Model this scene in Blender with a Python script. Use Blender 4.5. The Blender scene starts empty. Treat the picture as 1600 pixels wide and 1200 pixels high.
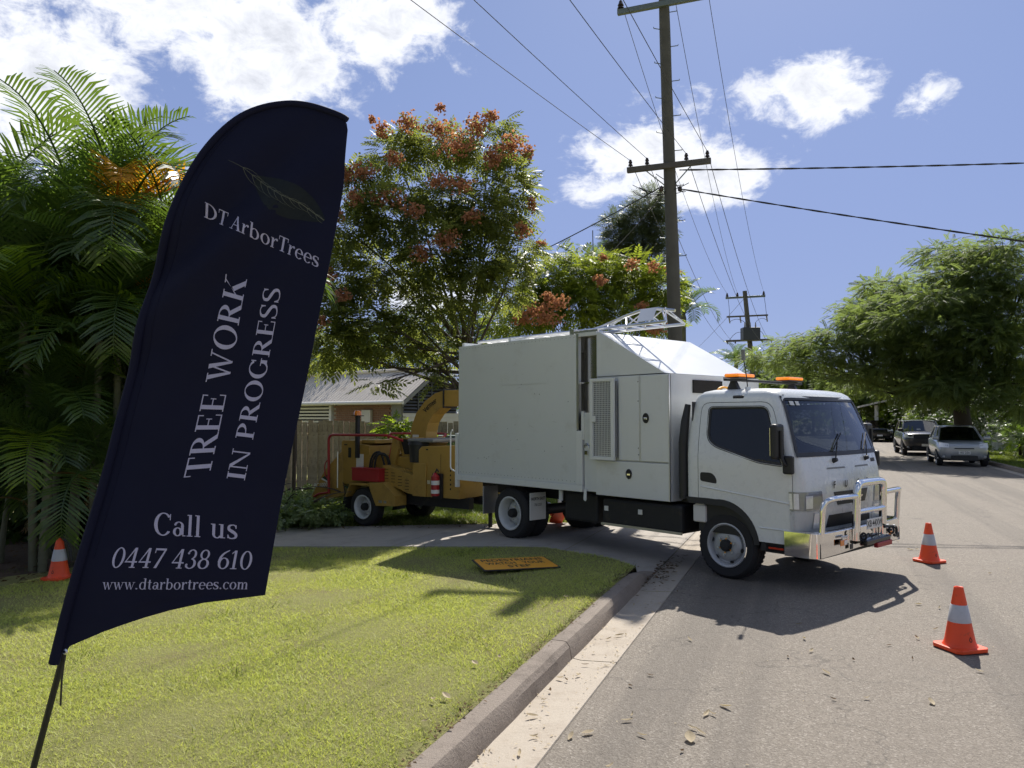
import bpy, bmesh, math, random
import numpy as np
from math import sin, cos, pi, radians, sqrt
from mathutils import Vector, Matrix
random.seed(7); rng = np.random.default_rng(11)
S = bpy.context.scene
COL = S.collection

# ------------------------------------------------------------------ camera
cam = bpy.data.cameras.new('camera'); camo = bpy.data.objects.new('camera', cam); COL.objects.link(camo)
camo.location = (0, 0, 1.8); camo.rotation_euler = (radians(90) + math.atan2(52, 1200), 0, 0)
cam.sensor_width = 36; cam.lens = 27.0; cam.clip_start = 0.05; cam.clip_end = 2000
S.camera = camo
# ------------------------------------------------------------------ light
SUN_AZ, SUN_EL = radians(18), radians(46.5)
SKY_STRENGTH = 0.125
EXPOSURE = 0.68
sund = Vector((sin(SUN_AZ)*cos(SUN_EL), cos(SUN_AZ)*cos(SUN_EL), sin(SUN_EL)))
sl = bpy.data.lights.new('sun', 'SUN'); sl.energy = 4.0; sl.angle = radians(0.53); sl.color = (1.0, 0.95, 0.87)
so = bpy.data.objects.new('sun', sl); COL.objects.link(so); so.location = (0, 0, 30)
so.rotation_euler = (-sund).to_track_quat('-Z', 'Y').to_euler()
S.view_settings.view_transform = 'Standard'; S.view_settings.look = 'None'
S.view_settings.exposure = EXPOSURE; S.view_settings.gamma = 1.0; S.view_settings.use_curve_mapping = False
try:
    S.cycles.max_bounces = 5; S.cycles.diffuse_bounces = 2; S.cycles.glossy_bounces = 3; S.cycles.transmission_bounces = 3; S.cycles.transparent_max_bounces = 6; S.cycles.sample_clamp_indirect = 6
    S.cycles.use_adaptive_sampling = True; S.cycles.adaptive_threshold = .02; S.cycles.caustics_reflective = False; S.cycles.caustics_refractive = False
except Exception: pass

class N:
    """tiny node-tree helper"""
    def __init__(s, nt): s.nt = nt
    def __call__(s, typ, inputs=None, **kw):
        n = s.nt.nodes.new(typ)
        for k, v in kw.items(): setattr(n, k, v)
        for k, v in (inputs or {}).items():
            i = n.inputs[k]
            if isinstance(v, bpy.types.NodeSocket): s.nt.links.new(v, i)
            else: i.default_value = v
        return n
    def m(s, op, a, b=None, c=None, clamp=False):
        d = {0: a}
        if b is not None: d[1] = b
        if c is not None: d[2] = c
        n = s('ShaderNodeMath', d, operation=op, use_clamp=clamp); return n.outputs[0]
    def ss(s, x, lo, hi):
        n = s('ShaderNodeMapRange', {'Value': x, 'From Min': lo, 'From Max': hi}, interpolation_type='SMOOTHSTEP'); return n.outputs[0]
    def mix(s, f, a, b, typ='RGBA', bt='MIX'):
        n = s('ShaderNodeMix', data_type=typ, blend_type=bt)
        ix = {'RGBA': (0, 6, 7, 2)}[typ]
        for i, v in zip(ix[:3], (f, a, b)):
            if isinstance(v, bpy.types.NodeSocket): s.nt.links.new(v, n.inputs[i])
            else: n.inputs[i].default_value = v if not isinstance(v, tuple) or len(v) == 4 else (*v, 1)
        return n.outputs[ix[3]]
    def noise(s, vec, scale, detail=4, rough=.55, dist=0.):
        n = s('ShaderNodeTexNoise', {'Scale': scale, 'Detail': detail, 'Roughness': rough, 'Distortion': dist})
        if vec is not None: s.nt.links.new(vec, n.inputs['Vector'])
        return n.outputs['Fac']

def az_el(x, y):
    """direction (azimuth, elevation) of a point of sky given as slopes"""
    return math.atan2(x, 1), math.atan2(y, sqrt(1 + x*x))

def make_world():
    W = bpy.data.worlds.new('World'); S.world = W; W.use_nodes = True
    nt = W.node_tree; nt.nodes.clear(); n = N(nt)
    sky = n('ShaderNodeTexSky', sky_type='NISHITA', sun_disc=False, sun_elevation=SUN_EL, sun_rotation=SUN_AZ,
            air_density=1.0, dust_density=0.35, ozone_density=4.0, altitude=60)
    tint = n.mix(1.0, sky.outputs[0], (.55, .52, .52), bt='MULTIPLY')
    tc = n('ShaderNodeTexCoord'); d = tc.outputs['Generated']
    sep = n('ShaderNodeSeparateXYZ', {0: d}); x, y, z = sep.outputs
    # the tropical noon haze evens the sky out towards the horizon
    low = n.ss(z, 0.9, 0.1)
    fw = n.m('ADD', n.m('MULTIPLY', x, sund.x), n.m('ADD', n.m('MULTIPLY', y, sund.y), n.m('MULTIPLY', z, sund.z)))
    haze = n.mix(n.ss(fw, -.5, .75), (1.08, 1.24, 1.7), (1.40, 1.77, 3.34))  # haze away from the sun dimmed to cut fill light on the truck side
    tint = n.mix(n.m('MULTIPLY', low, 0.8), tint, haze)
    az = n.m('ARCTAN2', x, y); el = n.m('ARCSINE', z)
    cv = n('ShaderNodeCombineXYZ', {0: az, 1: n.m('MULTIPLY', el, 1.5), 2: 0.0}).outputs[0]
    # a fluffy fractal field
    f1 = n.noise(cv, 5.5, 9, .62, .25); f2 = n.noise(cv, 21, 6, .65, .4)
    f = n.m('ADD', n.m('MULTIPLY', f1, .62), n.m('MULTIPLY', f2, .38))
    # cloud banks: azimuth, elevation (degrees), half-widths (degrees), weight
    banks = [(-27, 29, 18, 7.5, 1.02), (-19, 25, 10, 5.5, .92), (-33, 21, 10, 7, 1.02), (-10.5, 27.5, 7, 4.2, .95), (-23, 15, 4.5, 5, .62),
             (9.8, 18.6, 5.6, 3.6, 1.0), (14, 17.2, 6.2, 2.6, 1.0), (6.5, 16.8, 4, 1.8, .85), (22.6, 22.2, 4.6, 2.9, 1.12), (28.6, 20.6, 3.0, 2.0, .68),
             (19.5, 22.5, 4.2, 2, .52), (27.5, 20.2, 1.6, 1.2, .5), (4.5, 24.8, 1.6, 1.2, .45), (3, 31, 5, 2.5, .5), (-4, 14, 2.5, 1.6, .55), (-6, 9, 7, 3, .75), (3, 16, 2, 1, .5)]
    M = None
    for a, e, wa, we, wt in banks:
        dx = n.m('DIVIDE', n.m('SUBTRACT', az, radians(a)), radians(wa)); dy = n.m('DIVIDE', n.m('SUBTRACT', el, radians(e)), radians(we))
        q = n.m('ADD', n.m('MULTIPLY', dx, dx), n.m('MULTIPLY', dy, dy))
        b = n.m('MULTIPLY', n.m('EXPONENT', n.m('MULTIPLY', q, -1.0)), wt)
        M = b if M is None else n.m('MAXIMUM', M, b)
    # scattered cumulus added out of view, shaped for ambient light and the windscreen reflection
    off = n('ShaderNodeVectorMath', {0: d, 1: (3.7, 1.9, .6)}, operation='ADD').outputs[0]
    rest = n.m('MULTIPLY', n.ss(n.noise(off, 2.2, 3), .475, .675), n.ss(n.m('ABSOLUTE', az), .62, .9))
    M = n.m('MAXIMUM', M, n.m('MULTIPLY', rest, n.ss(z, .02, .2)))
    dens = n.m('ADD', M, n.m('MULTIPLY', n.m('SUBTRACT', f, .5), 3.0))
    cov = n.ss(dens, .40, .78)
    shade = n.m('ADD', n.ss(dens, .7, 1.8), n.m('MULTIPLY', n.m('SUBTRACT', f2, .5), 1.2), clamp=True)
    ccol = n.mix(shade, (5.3, 5.4, 5.7), (2.9, 3.05, 3.45))
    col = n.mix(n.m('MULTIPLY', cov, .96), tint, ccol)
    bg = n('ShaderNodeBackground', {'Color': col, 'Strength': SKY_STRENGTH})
    out = n('ShaderNodeOutputWorld', {0: bg.outputs[0]})
    try: W.cycles.sampling_method = 'MANUAL'; W.cycles.sample_map_resolution = 256
    except Exception: pass
make_world()

# ------------------------------------------------------------------ mesh helpers
def shade(me, ang):
    bm = bmesh.new(); bm.from_mesh(me)
    for f in bm.faces: f.smooth = True
    for e in bm.edges:
        e.smooth = (len(e.link_faces) == 2 and e.calc_face_angle(3.2) < radians(ang))
    bm.to_mesh(me); bm.free()

def mobj(name, me, mat=None, parent=None):
    o = bpy.data.objects.new(name, me); COL.objects.link(o)
    if mat is not None: me.materials.append(MAT[mat] if isinstance(mat, str) else mat)
    if parent is not None: o.parent = parent
    return o

class MB:
    def __init__(s): s.v = []; s.f = []
    def raw(s, v, f):
        b = len(s.v); s.v += [tuple(p) for p in v]; s.f += [tuple(i + b for i in q) for q in f]; return s
    def box(s, x0, x1, y0, y1, z0, z1, M=None):
        v = [Vector((x, y, z)) for x in (x0, x1) for y in (y0, y1) for z in (z0, z1)]
        if M is not None: v = [M @ p for p in v]
        return s.raw(v, [(0, 1, 3, 2), (4, 6, 7, 5), (0, 4, 5, 1), (2, 3, 7, 6), (0, 2, 6, 4), (1, 5, 7, 3)])
    def prism(s, poly, vec):
        n = len(poly); vec = Vector(vec); a = [Vector(p) for p in poly]
        return s.raw(a + [p + vec for p in a], [tuple(range(n))[::-1], tuple(range(n, 2*n))] + [(i, (i+1) % n, n + (i+1) % n, n + i) for i in range(n)])
    def tube(s, pts, r, n=8, closed=False, cap=True):
        P = [Vector(p) for p in pts]; m = len(P)
        R = list(r) if hasattr(r, '__len__') else [r]*m
        T = []
        for i in range(m):
            a = P[(i-1) % m] if (closed or i > 0) else P[i]; b = P[(i+1) % m] if (closed or i < m-1) else P[i]
            T.append((b - a).normalized())
        u = T[0].orthogonal().normalized(); v = []
        for i in range(m):
            u = (u - T[i]*u.dot(T[i])).normalized(); w = T[i].cross(u)
            v += [P[i] + (u*cos(2*pi*k/n) + w*sin(2*pi*k/n))*R[i] for k in range(n)]
        f = []
        for i in range(m if closed else m-1):
            j = (i+1) % m
            f += [(i*n+k, i*n+(k+1) % n, j*n+(k+1) % n, j*n+k) for k in range(n)]
        if cap and not closed: f += [tuple(range(n))[::-1], tuple(range((m-1)*n, m*n))]
        return s.raw(v, f)
    def cyl(s, a, b, r, r2=None, n=16): return s.tube([a, b], [r, r if r2 is None else r2], n)
    def lathe(s, prof, M=None, n=24, cap=False):
        """prof: (radius, height) pairs about local z"""
        v = [Vector((r*cos(2*pi*k/n), r*sin(2*pi*k/n), h)) for r, h in prof for k in range(n)]
        if M is not None: v = [M @ p for p in v]
        f = [(i*n+k, i*n+(k+1) % n, (i+1)*n+(k+1) % n, (i+1)*n+k) for i in range(len(prof)-1) for k in range(n)]
        if cap: f += [tuple(range(n))[::-1], tuple(range((len(prof)-1)*n, len(prof)*n))]
        return s.raw(v, f)
    def strip(s, rows):
        """loft open rows of equal length"""
        n = len(rows[0]); v = [p for r in rows for p in r]
        return s.raw(v, [(i*n+k, i*n+k+1, (i+1)*n+k+1, (i+1)*n+k) for i in range(len(rows)-1) for k in range(n-1)])
    def mesh(s, name):
        me = bpy.data.meshes.new(name); me.from_pydata([tuple(p) for p in s.v], [], s.f); me.update(); return me
    def build(s, name, mat, parent=None, smooth=0, bevel=0, seg=2, fixn=True):
        me = s.mesh(name)
        if fixn:
            bm = bmesh.new(); bm.from_mesh(me); bmesh.ops.recalc_face_normals(bm, faces=bm.faces); bm.to_mesh(me); bm.free()
        if smooth: shade(me, smooth)
        o = mobj(name, me, mat, parent)
        if bevel:
            b = o.modifiers.new('bevel', 'BEVEL'); b.width = bevel; b.segments = seg; b.limit_method = 'ANGLE'; b.angle_limit = radians(35)
            b.harden_normals = False
        return o

def bez(a, b, c, n=8):
    a, b, c = Vector(a), Vector(b), Vector(c)
    return [(1-t)**2*a + 2*t*(1-t)*b + t*t*c for t in [i/n for i in range(n+1)]]
def rounded(pts, r, n=5):
    """round the inner corners of a polyline"""
    P = [Vector(p) for p in pts]; out = [P[0]]
    for i in range(1, len(P)-1):
        a = P[i] + (P[i-1]-P[i]).normalized()*min(r, (P[i-1]-P[i]).length*.49); c = P[i] + (P[i+1]-P[i]).normalized()*min(r, (P[i+1]-P[i]).length*.49)
        out += bez(a, P[i], c, n)
    return out + [P[-1]]
def tag(o, label, cat, group=None):
    o['label'] = label; o['category'] = cat
    if group: o['group'] = group
    return o
def thing(name, label, cat, loc=(0, 0, 0), rz=0., group=None):
    o = bpy.data.objects.new(name, None); COL.objects.link(o); o.location = loc; o.rotation_euler = (0, 0, rz)
    o.empty_display_size = .2
    return tag(o, label, cat, group)
def struct(o): o['kind'] = 'structure'; return o
def stuff(o): o['kind'] = 'stuff'; return o
def copy_tree(o, parent=None):
    c = o.copy(); COL.objects.link(c); c.parent = parent
    for ch in o.children:
        copy_tree(ch, c)
    return c
def text_mesh(body, size, name='lettering', bold=0., space=1.0):
    cu = bpy.data.curves.new(name, 'FONT'); cu.body = body; cu.size = size; cu.align_x = 'CENTER'; cu.align_y = 'CENTER'; cu.offset = bold; cu.space_character = space
    cu.resolution_u = 3
    o = bpy.data.objects.new(name, cu); COL.objects.link(o); bpy.context.view_layer.update()
    me = bpy.data.meshes.new_from_object(o.evaluated_get(bpy.context.evaluated_depsgraph_get()))
    bpy.data.objects.remove(o); me.name = name; return me
def lettering(body, size, mat, parent, O, X, Y, bold=0., sx=1., space=1.0, width=None):
    """flat lettering: centre O, reading direction X, up direction Y"""
    me = text_mesh(body, size, bold=bold, space=space)
    if width: xs = [v.co.x for v in me.vertices]; sx = width/(max(xs)-min(xs))
    O, X, Y = Vector(O), Vector(X).normalized(), Vector(Y).normalized(); Z = X.cross(Y)
    for v in me.vertices: p = v.co.copy(); v.co = O + X*p.x*sx + Y*p.y + Z*p.z
    return mobj('lettering', me, mat, parent)
def boolean(o, cutter, op='DIFFERENCE'):
    m = o.modifiers.new('b', 'BOOLEAN'); m.object = cutter; m.operation = op; m.solver = 'EXACT'
    bpy.context.view_layer.update()
    me = bpy.data.meshes.new_from_object(o.evaluated_get(bpy.context.evaluated_depsgraph_get()))
    o.modifiers.clear(); old = o.data; o.data = me; me.name = o.name
    return o
def kill(o): bpy.data.objects.remove(o)

# many small pieces at once -------------------------------------------------
def rand_rot(nn, up=None, spread=1.0):
    """random frames whose z axis scatters around 'up' (N,3)"""
    z = rng.normal(size=(nn, 3))*spread
    if up is not None: z = z + up
    z /= np.linalg.norm(z, axis=1)[:, None] + 1e-9
    a = rng.normal(size=(nn, 3)); x = np.cross(a, z); x /= np.linalg.norm(x, axis=1)[:, None] + 1e-9
    return np.stack([x, np.cross(z, x), z], axis=2)
def frames(dirs, roll=None, nn=None):
    """frames whose x axis follows dirs, z as upright as possible, rolled a little"""
    x = dirs/(np.linalg.norm(dirs, axis=1)[:, None] + 1e-9)
    up = np.tile(np.array([0., 0, 1]), (len(x), 1)); y = np.cross(up, x); y /= np.linalg.norm(y, axis=1)[:, None] + 1e-9
    z = np.cross(x, y)
    if roll is not None:
        c, s_ = np.cos(roll)[:, None], np.sin(roll)[:, None]; y, z = y*c + z*s_, z*c - y*s_
    return np.stack([x, y, z], axis=2)
def scatter_mesh(name, tv, tf, loc, R, sc):
    tv = np.asarray(tv, float); tf = np.asarray(tf, int); nn, V, F, k = len(loc), len(tv), len(tf), tf.shape[1]
    sc = np.asarray(sc, float); sc = sc[:, None, None] if sc.ndim == 1 else sc[:, None, :]
    v = np.einsum('nij,nvj->nvi', R, tv[None]*sc) + loc[:, None, :]
    f = (tf[None] + (np.arange(nn)*V)[:, None, None]).reshape(-1)
    me = bpy.data.meshes.new(name); me.vertices.add(nn*V); me.vertices.foreach_set('co', v.reshape(-1).astype(np.float32))
    me.loops.add(nn*F*k); me.loops.foreach_set('vertex_index', f.astype(np.int32))
    me.polygons.add(nn*F); me.polygons.foreach_set('loop_start', (np.arange(nn*F)*k).astype(np.int32))
    try: me.polygons.foreach_set('loop_total', np.full(nn*F, k, np.int32))
    except Exception: pass
    me.update(calc_edges=True); me.validate(); return me
# ------------------------------------------------------------------ materials
MAT = {}
def pm(name, col, rough=.5, metal=0., var=.12, vs=6., bump=0., bs=60., coat=0., spec=.5, dirt=None, ds=3., dth=(.55, .75), alpha=None, emit=None):
    m = bpy.data.materials.new(name); m.use_nodes = True; nt = m.node_tree; n = N(nt); p = nt.nodes['Principled BSDF']
    tc = n('ShaderNodeTexCoord').outputs['Object']
    f = n.noise(tc, vs, 5, .6)
    c = n.mix(f, tuple(max(0, x*(1-var)) for x in col), tuple(min(1, x*(1+var)) for x in col))
    if dirt is not None:
        g = n.ss(n.noise(tc, ds, 7, .7), *dth); c = n.mix(n.m('MULTIPLY', g, dirt[3] if len(dirt) > 3 else .7), c, dirt[:3])
    nt.links.new(c, p.inputs['Base Color'])
    rr = n.m('ADD', rough - .06, n.m('MULTIPLY', n.noise(tc, vs*2.3, 4), .12)); nt.links.new(rr, p.inputs['Roughness'])
    p.inputs['Metallic'].default_value = metal; p.inputs['Coat Weight'].default_value = coat; p.inputs['Specular IOR Level'].default_value = spec
    if coat: p.inputs['Coat Roughness'].default_value = .06
    if bump:
        b = n('ShaderNodeBump', {'Height': n.noise(tc, bs, 6, .65), 'Strength': 1.0, 'Distance': bump}); nt.links.new(b.outputs[0], p.inputs['Normal'])
    if emit: p.inputs['Emission Color'].default_value = (*emit[:3], 1); p.inputs['Emission Strength'].default_value = emit[3]
    MAT[name] = m; return m
def leafmat(name, c1, c2, c3=None, trans=.5, tc_=None, rough=.45, spec=.4, nvar=.35):
    m = bpy.data.materials.new(name); m.use_nodes = True; nt = m.node_tree; nt.nodes.clear(); n = N(nt)
    g = n('ShaderNodeNewGeometry'); r = g.outputs['Random Per Island']
    oc = n('ShaderNodeTexCoord').outputs['Object']; big = n.noise(oc, .8, 3)
    c = n.mix(r, c1, c2); c = n.mix(n.m('MULTIPLY', n.ss(big, .42, .68), nvar), c, c3 or c2)
    p = n('ShaderNodeBsdfPrincipled', {'Base Color': c, 'Roughness': rough, 'Specular IOR Level': spec})
    tcol = n.mix(r, tc_ or tuple(min(1, x*1.6) for x in c2), tuple(min(1, x*y) for x, y in zip(tc_ or c2, (1.2, 1.15, .8))))
    t = n('ShaderNodeBsdfTranslucent', {'Color': tcol})
    mx = n('ShaderNodeMixShader', {0: trans, 1: p.outputs[0], 2: t.outputs[0]})
    n('ShaderNodeOutputMaterial', {0: mx.outputs[0]}); MAT[name] = m; return m
def glassmat(name, tint, gl=.1, ior=1.52, mixdark=0.):
    m = bpy.data.materials.new(name); m.use_nodes = True; nt = m.node_tree; nt.nodes.clear(); n = N(nt)
    t = n('ShaderNodeBsdfTransparent', {'Color': (*tint, 1)}); g = n('ShaderNodeBsdfGlossy', {'Color': (1, 1, 1, 1), 'Roughness': .015})
    fr = n('ShaderNodeFresnel', {'IOR': ior}); f = n.m('ADD', n.m('MULTIPLY', fr.outputs[0], 1.0), gl, clamp=True)
    mx = n('ShaderNodeMixShader', {0: f, 1: t.outputs[0], 2: g.outputs[0]}); n('ShaderNodeOutputMaterial', {0: mx.outputs[0]}); MAT[name] = m; return m

pm('white_paint', (.76, .78, .77), .28, var=.02, coat=.5, dirt=(.5, .46, .38, .18), ds=2.5, dth=(.5, .8))
pm('white_panel', (.71, .735, .73), .34, var=.03, vs=1.3, coat=.3, dirt=(.40, .38, .32, .3), ds=2.2, dth=(.52, .78))
pm('white_frame', (.76, .78, .77), .42, var=.03, dirt=(.35, .3, .24, .4), ds=6, dth=(.55, .8))
pm('chrome', (.88, .88, .87), .07, 1., var=.02)
pm('stainless', (.55, .54, .52), .22, 1., var=.08)
pm('alu', (.78, .78, .79), .3, 1., var=.06)
pm('alu_dull', (.7, .71, .72), .45, .9, var=.1)
pm('rubber', (.022, .022, .024), .78, var=.3, bump=.002, bs=90)
pm('black_plastic', (.02, .02, .022), .5, var=.2)
pm('black_gloss', (.012, .012, .014), .15, var=.1)
pm('chassis', (.018, .018, .02), .6, var=.3, dirt=(.07, .055, .04, .6), ds=7)
pm('wheel_steel', (.46, .47, .48), .45, .25, var=.12, dirt=(.2, .17, .13, .6), ds=9)
pm('rim_white', (.6, .61, .6), .45, var=.06, dirt=(.25, .22, .18, .6), ds=9)
pm('interior', (.06, .06, .065), .75, var=.2)
pm('interior_light', (.42, .42, .41), .7, var=.1)
pm('chip_yellow', (.40, .245, .055), .42, var=.07, coat=.12, dirt=(.16, .1, .045, .6), ds=4, dth=(.5, .75))
pm('red_paint', (.36, .02, .025), .4, var=.1, dirt=(.12, .03, .02, .5), ds=6)
pm('amber', (1., .33, .02), .12, var=.05, coat=.6, emit=(1., .24, .01, .35))
pm('amber_lens', (.9, .25, .02), .18, var=.05, coat=.5)
pm('red_lens', (.5, .02, .01), .2, var=.05, coat=.5)
pm('lens', (.82, .84, .85), .2, .15, var=.25, vs=30, coat=.6)
pm('lens_dark', (.3, .31, .32), .2, .3, var=.2, vs=25, coat=.6)
pm('plate_white', (.72, .72, .7), .4, var=.03)
pm('ink', (.012, .012, .013), .55, var=.1)
pm('cone_orange', (.88, .085, .018), .46, var=.07, bump=.001, bs=20, dirt=(.22, .07, .04, .5), ds=14, dth=(.56, .74))
pm('cone_band', (.52, .51, .52), .35, var=.14, vs=14, dirt=(.28, .26, .24, .5), ds=18)
pm('sign_yellow', (.86, .38, .012), .45, var=.05)
pm('flag_cloth', (.0055, .007, .028), .78, var=.25, vs=3, bump=.0006, bs=900, spec=.25)
pm('flag_print', (.46, .45, .64), .75, var=.05, spec=.2)
pm('flag_pole', (.02, .022, .02), .4, var=.1)
pm('timber_pole', (.105, .10, .085), .85, var=.35, vs=3, bump=.01, bs=14)
pm('arm_timber', (.11, .1, .09), .8, var=.3, bump=.004, bs=20)
pm('arm_steel', (.17, .2, .19), .5, .4, var=.2)
pm('porcelain', (.32, .3, .27), .25, var=.15)
pm('wire', (.03, .03, .033), .6, var=.1)
pm('wire_alu', (.07, .07, .075), .8, .0, var=.1)
pm('transformer', (.05, .055, .06), .5, var=.15)
pm('rust_post', (.075, .055, .038), .7, var=.3, vs=12)
pm('brick_red', (.27, .15, .095), .88, var=.3, vs=2.2, bump=.003, bs=60)
pm('mortar', (.42, .38, .32), .95, var=.1)
pm('roof_steel', (.66, .60, .52), .5, .1, var=.12, vs=1.2, dirt=(.3, .23, .16, .4), ds=1.5)
pm('trim_white', (.7, .69, .66), .5, var=.05)
pm('weatherboard', (.6, .58, .52), .6, var=.06)
pm('louvre_dark', (.1, .105, .115), .5, var=.1)
pm('dark_room', (.02, .018, .016), .9)
pm('grey_trim', (.22, .225, .23), .6, var=.1)
pm('bin_green', (.02, .06, .045), .5, var=.15)
pm('paling', (.44, .355, .26), .9, var=.4, vs=2.2, bump=.006, bs=22, dirt=(.1, .085, .07, .7), ds=5, dth=(.48, .7))
pm('bark', (.1, .08, .062), .95, var=.4, vs=5, bump=.02, bs=14)
pm('bark_dark', (.045, .037, .03), .95, var=.4, vs=5, bump=.02, bs=14)
pm('palm_stem', (.13, .13, .08), .7, var=.3, vs=5, bump=.004, bs=12, dirt=(.09, .075, .05, .7), ds=6)
pm('silver_paint', (.40, .42, .44), .3, .45, var=.04, coat=.7)
pm('navy_paint', (.03, .034, .045), .25, .25, var=.05, coat=.8)
pm('black_paint', (.012, .013, .018), .22, .2, var=.05, coat=.8)
pm('fence_white', (.6, .6, .58), .6, var=.06)
pm('house_far', (.5, .49, .46), .7, var=.08)
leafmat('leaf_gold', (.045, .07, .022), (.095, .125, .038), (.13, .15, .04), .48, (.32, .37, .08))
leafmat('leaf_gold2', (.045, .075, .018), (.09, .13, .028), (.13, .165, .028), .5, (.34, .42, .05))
leafmat('pod', (.42, .19, .115), (.60, .33, .22), (.50, .23, .15), .42, (.68, .35, .2), rough=.7, spec=.15)
leafmat('palm_leaf', (.03, .06, .02), (.055, .098, .03), (.075, .11, .028), .36, (.19, .31, .04), rough=.38, spec=.6)
leafmat('palm_lime', (.06, .115, .015), (.11, .17, .02), None, .5, (.33, .48, .03), rough=.32, spec=.6)
leafmat('palm_orange', (.5, .23, .02), (.62, .32, .03), (.5, .17, .02), .5, (.85, .42, .03), rough=.5)
leafmat('palm_dead', (.16, .11, .06), (.26, .19, .09), None, .35, (.4, .28, .1), rough=.7, spec=.2)
leafmat('rain_leaf', (.042, .068, .03), (.08, .115, .046), (.12, .165, .062), .5, (.27, .36, .10), rough=.6, spec=.2)
leafmat('pine_leaf', (.05, .07, .04), (.09, .115, .06), (.11, .13, .06), .35, (.18, .23, .09))
leafmat('shrub_leaf', (.04, .075, .015), (.09, .14, .02), (.13, .18, .02), .48, (.35, .48, .04))
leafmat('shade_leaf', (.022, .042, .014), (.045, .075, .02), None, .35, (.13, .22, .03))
leafmat('cut_leaf', (.10, .15, .05), (.23, .30, .13), (.30, .35, .17), .35, (.3, .4, .08), rough=.4)
leafmat('grass_blade', (.30, .35, .08), (.52, .58, .165), (.60, .56, .25), .4, (.68, .75, .18), rough=.55, spec=.3, nvar=.6)
leafmat('grass_wild', (.05, .085, .016), (.10, .14, .024), (.12, .14, .03), .38, (.24, .32, .04), rough=.5, spec=.3, nvar=.4)
leafmat('dry_leaf', (.34, .27, .17), (.58, .5, .36), (.5, .38, .2), .2, (.6, .5, .3), rough=.7, spec=.2)
leafmat('brown_leaf', (.06, .04, .025), (.16, .1, .05), None, .2, (.2, .12, .05), rough=.8, spec=.15)

def asphalt():
    m = bpy.data.materials.new('asphalt'); m.use_nodes = True; nt = m.node_tree; n = N(nt); p = nt.nodes['Principled BSDF']
    v = n('ShaderNodeTexCoord').outputs['Object']
    st = n('ShaderNodeTexVoronoi', {'Vector': v, 'Scale': 85.0}); agg = n('ShaderNodeSeparateColor', {0: st.outputs['Color']}).outputs[0]
    base = n.mix(agg, (.165, .14, .112), (.265, .232, .19))
    dark = n.ss(agg, .88, .97); base = n.mix(n.m('MULTIPLY', dark, .5), base, (.38, .345, .30))
    pits = n.ss(n.noise(v, 130, 3, .7), .56, .7); base = n.mix(n.m('MULTIPLY', pits, .55), base, (.05, .046, .042))
    blot = n.noise(v, .55, 6, .6); base = n.mix(n.m('MULTIPLY', n.ss(blot, .4, .66), .35), base, (.2, .17, .14))
    rot = n('ShaderNodeMapping', {'Vector': v, 'Rotation': (0, 0, radians(21))}); band = n('ShaderNodeMapping', {'Vector': rot.outputs[0], 'Scale': (1.15, .035, 1)})
    base = n.mix(n.m('MULTIPLY', n.ss(n.noise(band.outputs[0], 1.0, 4, .6), .48, .62), .5), base, (.115, .1, .085))
    oil = n.ss(n.noise(v, .9, 3, .5), .66, .74); base = n.mix(n.m('MULTIPLY', oil, .45), base, (.075, .068, .062))
    st2 = n.ss(n.noise(v, 2.3, 7, .7), .54, .78); base = n.mix(n.m('MULTIPLY', st2, .3), base, (.09, .082, .076))
    # hairline cracks
    mp = n('ShaderNodeMapping', {'Vector': v, 'Scale': (.28, .5, 1)}); wv = n('ShaderNodeTexVoronoi', {'Vector': n('ShaderNodeVectorMath', {0: mp.outputs[0], 1: n('ShaderNodeVectorMath', {0: n('ShaderNodeTexNoise', {'Vector': v, 'Scale': 1.6, 'Detail': 6.0}).outputs['Color'], 1: (.5, .5, .5)}, operation='MULTIPLY').outputs[0]}, operation='ADD').outputs[0], 'Scale': 1.0}, feature='DISTANCE_TO_EDGE')
    ck = n.ss(wv.outputs['Distance'], .006, .0); base = n.mix(n.m('MULTIPLY', ck, .42), base, (.05, .045, .04))
    nt.links.new(base, p.inputs['Base Color']); p.inputs['Roughness'].default_value = .82; p.inputs['Specular IOR Level'].default_value = .35
    h = n.m('ADD', n.m('MULTIPLY', st.outputs['Distance'], 1.0), n.m('MULTIPLY', pits, -.6))
    b = n('ShaderNodeBump', {'Height': h, 'Strength': .8, 'Distance': .004}); nt.links.new(b.outputs[0], p.inputs['Normal'])
    MAT['asphalt'] = m
asphalt()
def concrete(name, c1, c2, stain, amt=.5, fine=.02):
    m = bpy.data.materials.new(name); m.use_nodes = True; nt = m.node_tree; n = N(nt); p = nt.nodes['Principled BSDF']
    v = n('ShaderNodeTexCoord').outputs['Object']
    c = n.mix(n.noise(v, 1.7, 7, .65), c1, c2); c = n.mix(n.m('MULTIPLY', n.ss(n.noise(v, 3.1, 8, .72), .48, .7), amt), c, stain)
    sp = n.ss(n.noise(v, 120, 3, .7), .58, .72); c = n.mix(n.m('MULTIPLY', sp, .35), c, tuple(x*.35 for x in stain))
    lt = n.ss(n.noise(v, 60, 3, .7), .6, .75); c = n.mix(n.m('MULTIPLY', lt, .35), c, tuple(min(1, x*1.5) for x in c2))
    nt.links.new(c, p.inputs['Base Color']); p.inputs['Roughness'].default_value = .88
    b = n('ShaderNodeBump', {'Height': n.noise(v, 45, 8, .7), 'Strength': .8, 'Distance': fine}); nt.links.new(b.outputs[0], p.inputs['Normal']); MAT[name] = m
concrete('kerb_concrete', (.2, .165, .135), (.3, .25, .205), (.12, .095, .075), .7, .012)
concrete('gutter_concrete', (.38, .325, .26), (.5, .44, .36), (.30, .24, .18), .55, .006)
concrete('drive_concrete', (.36, .32, .275), (.47, .43, .375), (.25, .215, .18), .5, .005)
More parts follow.
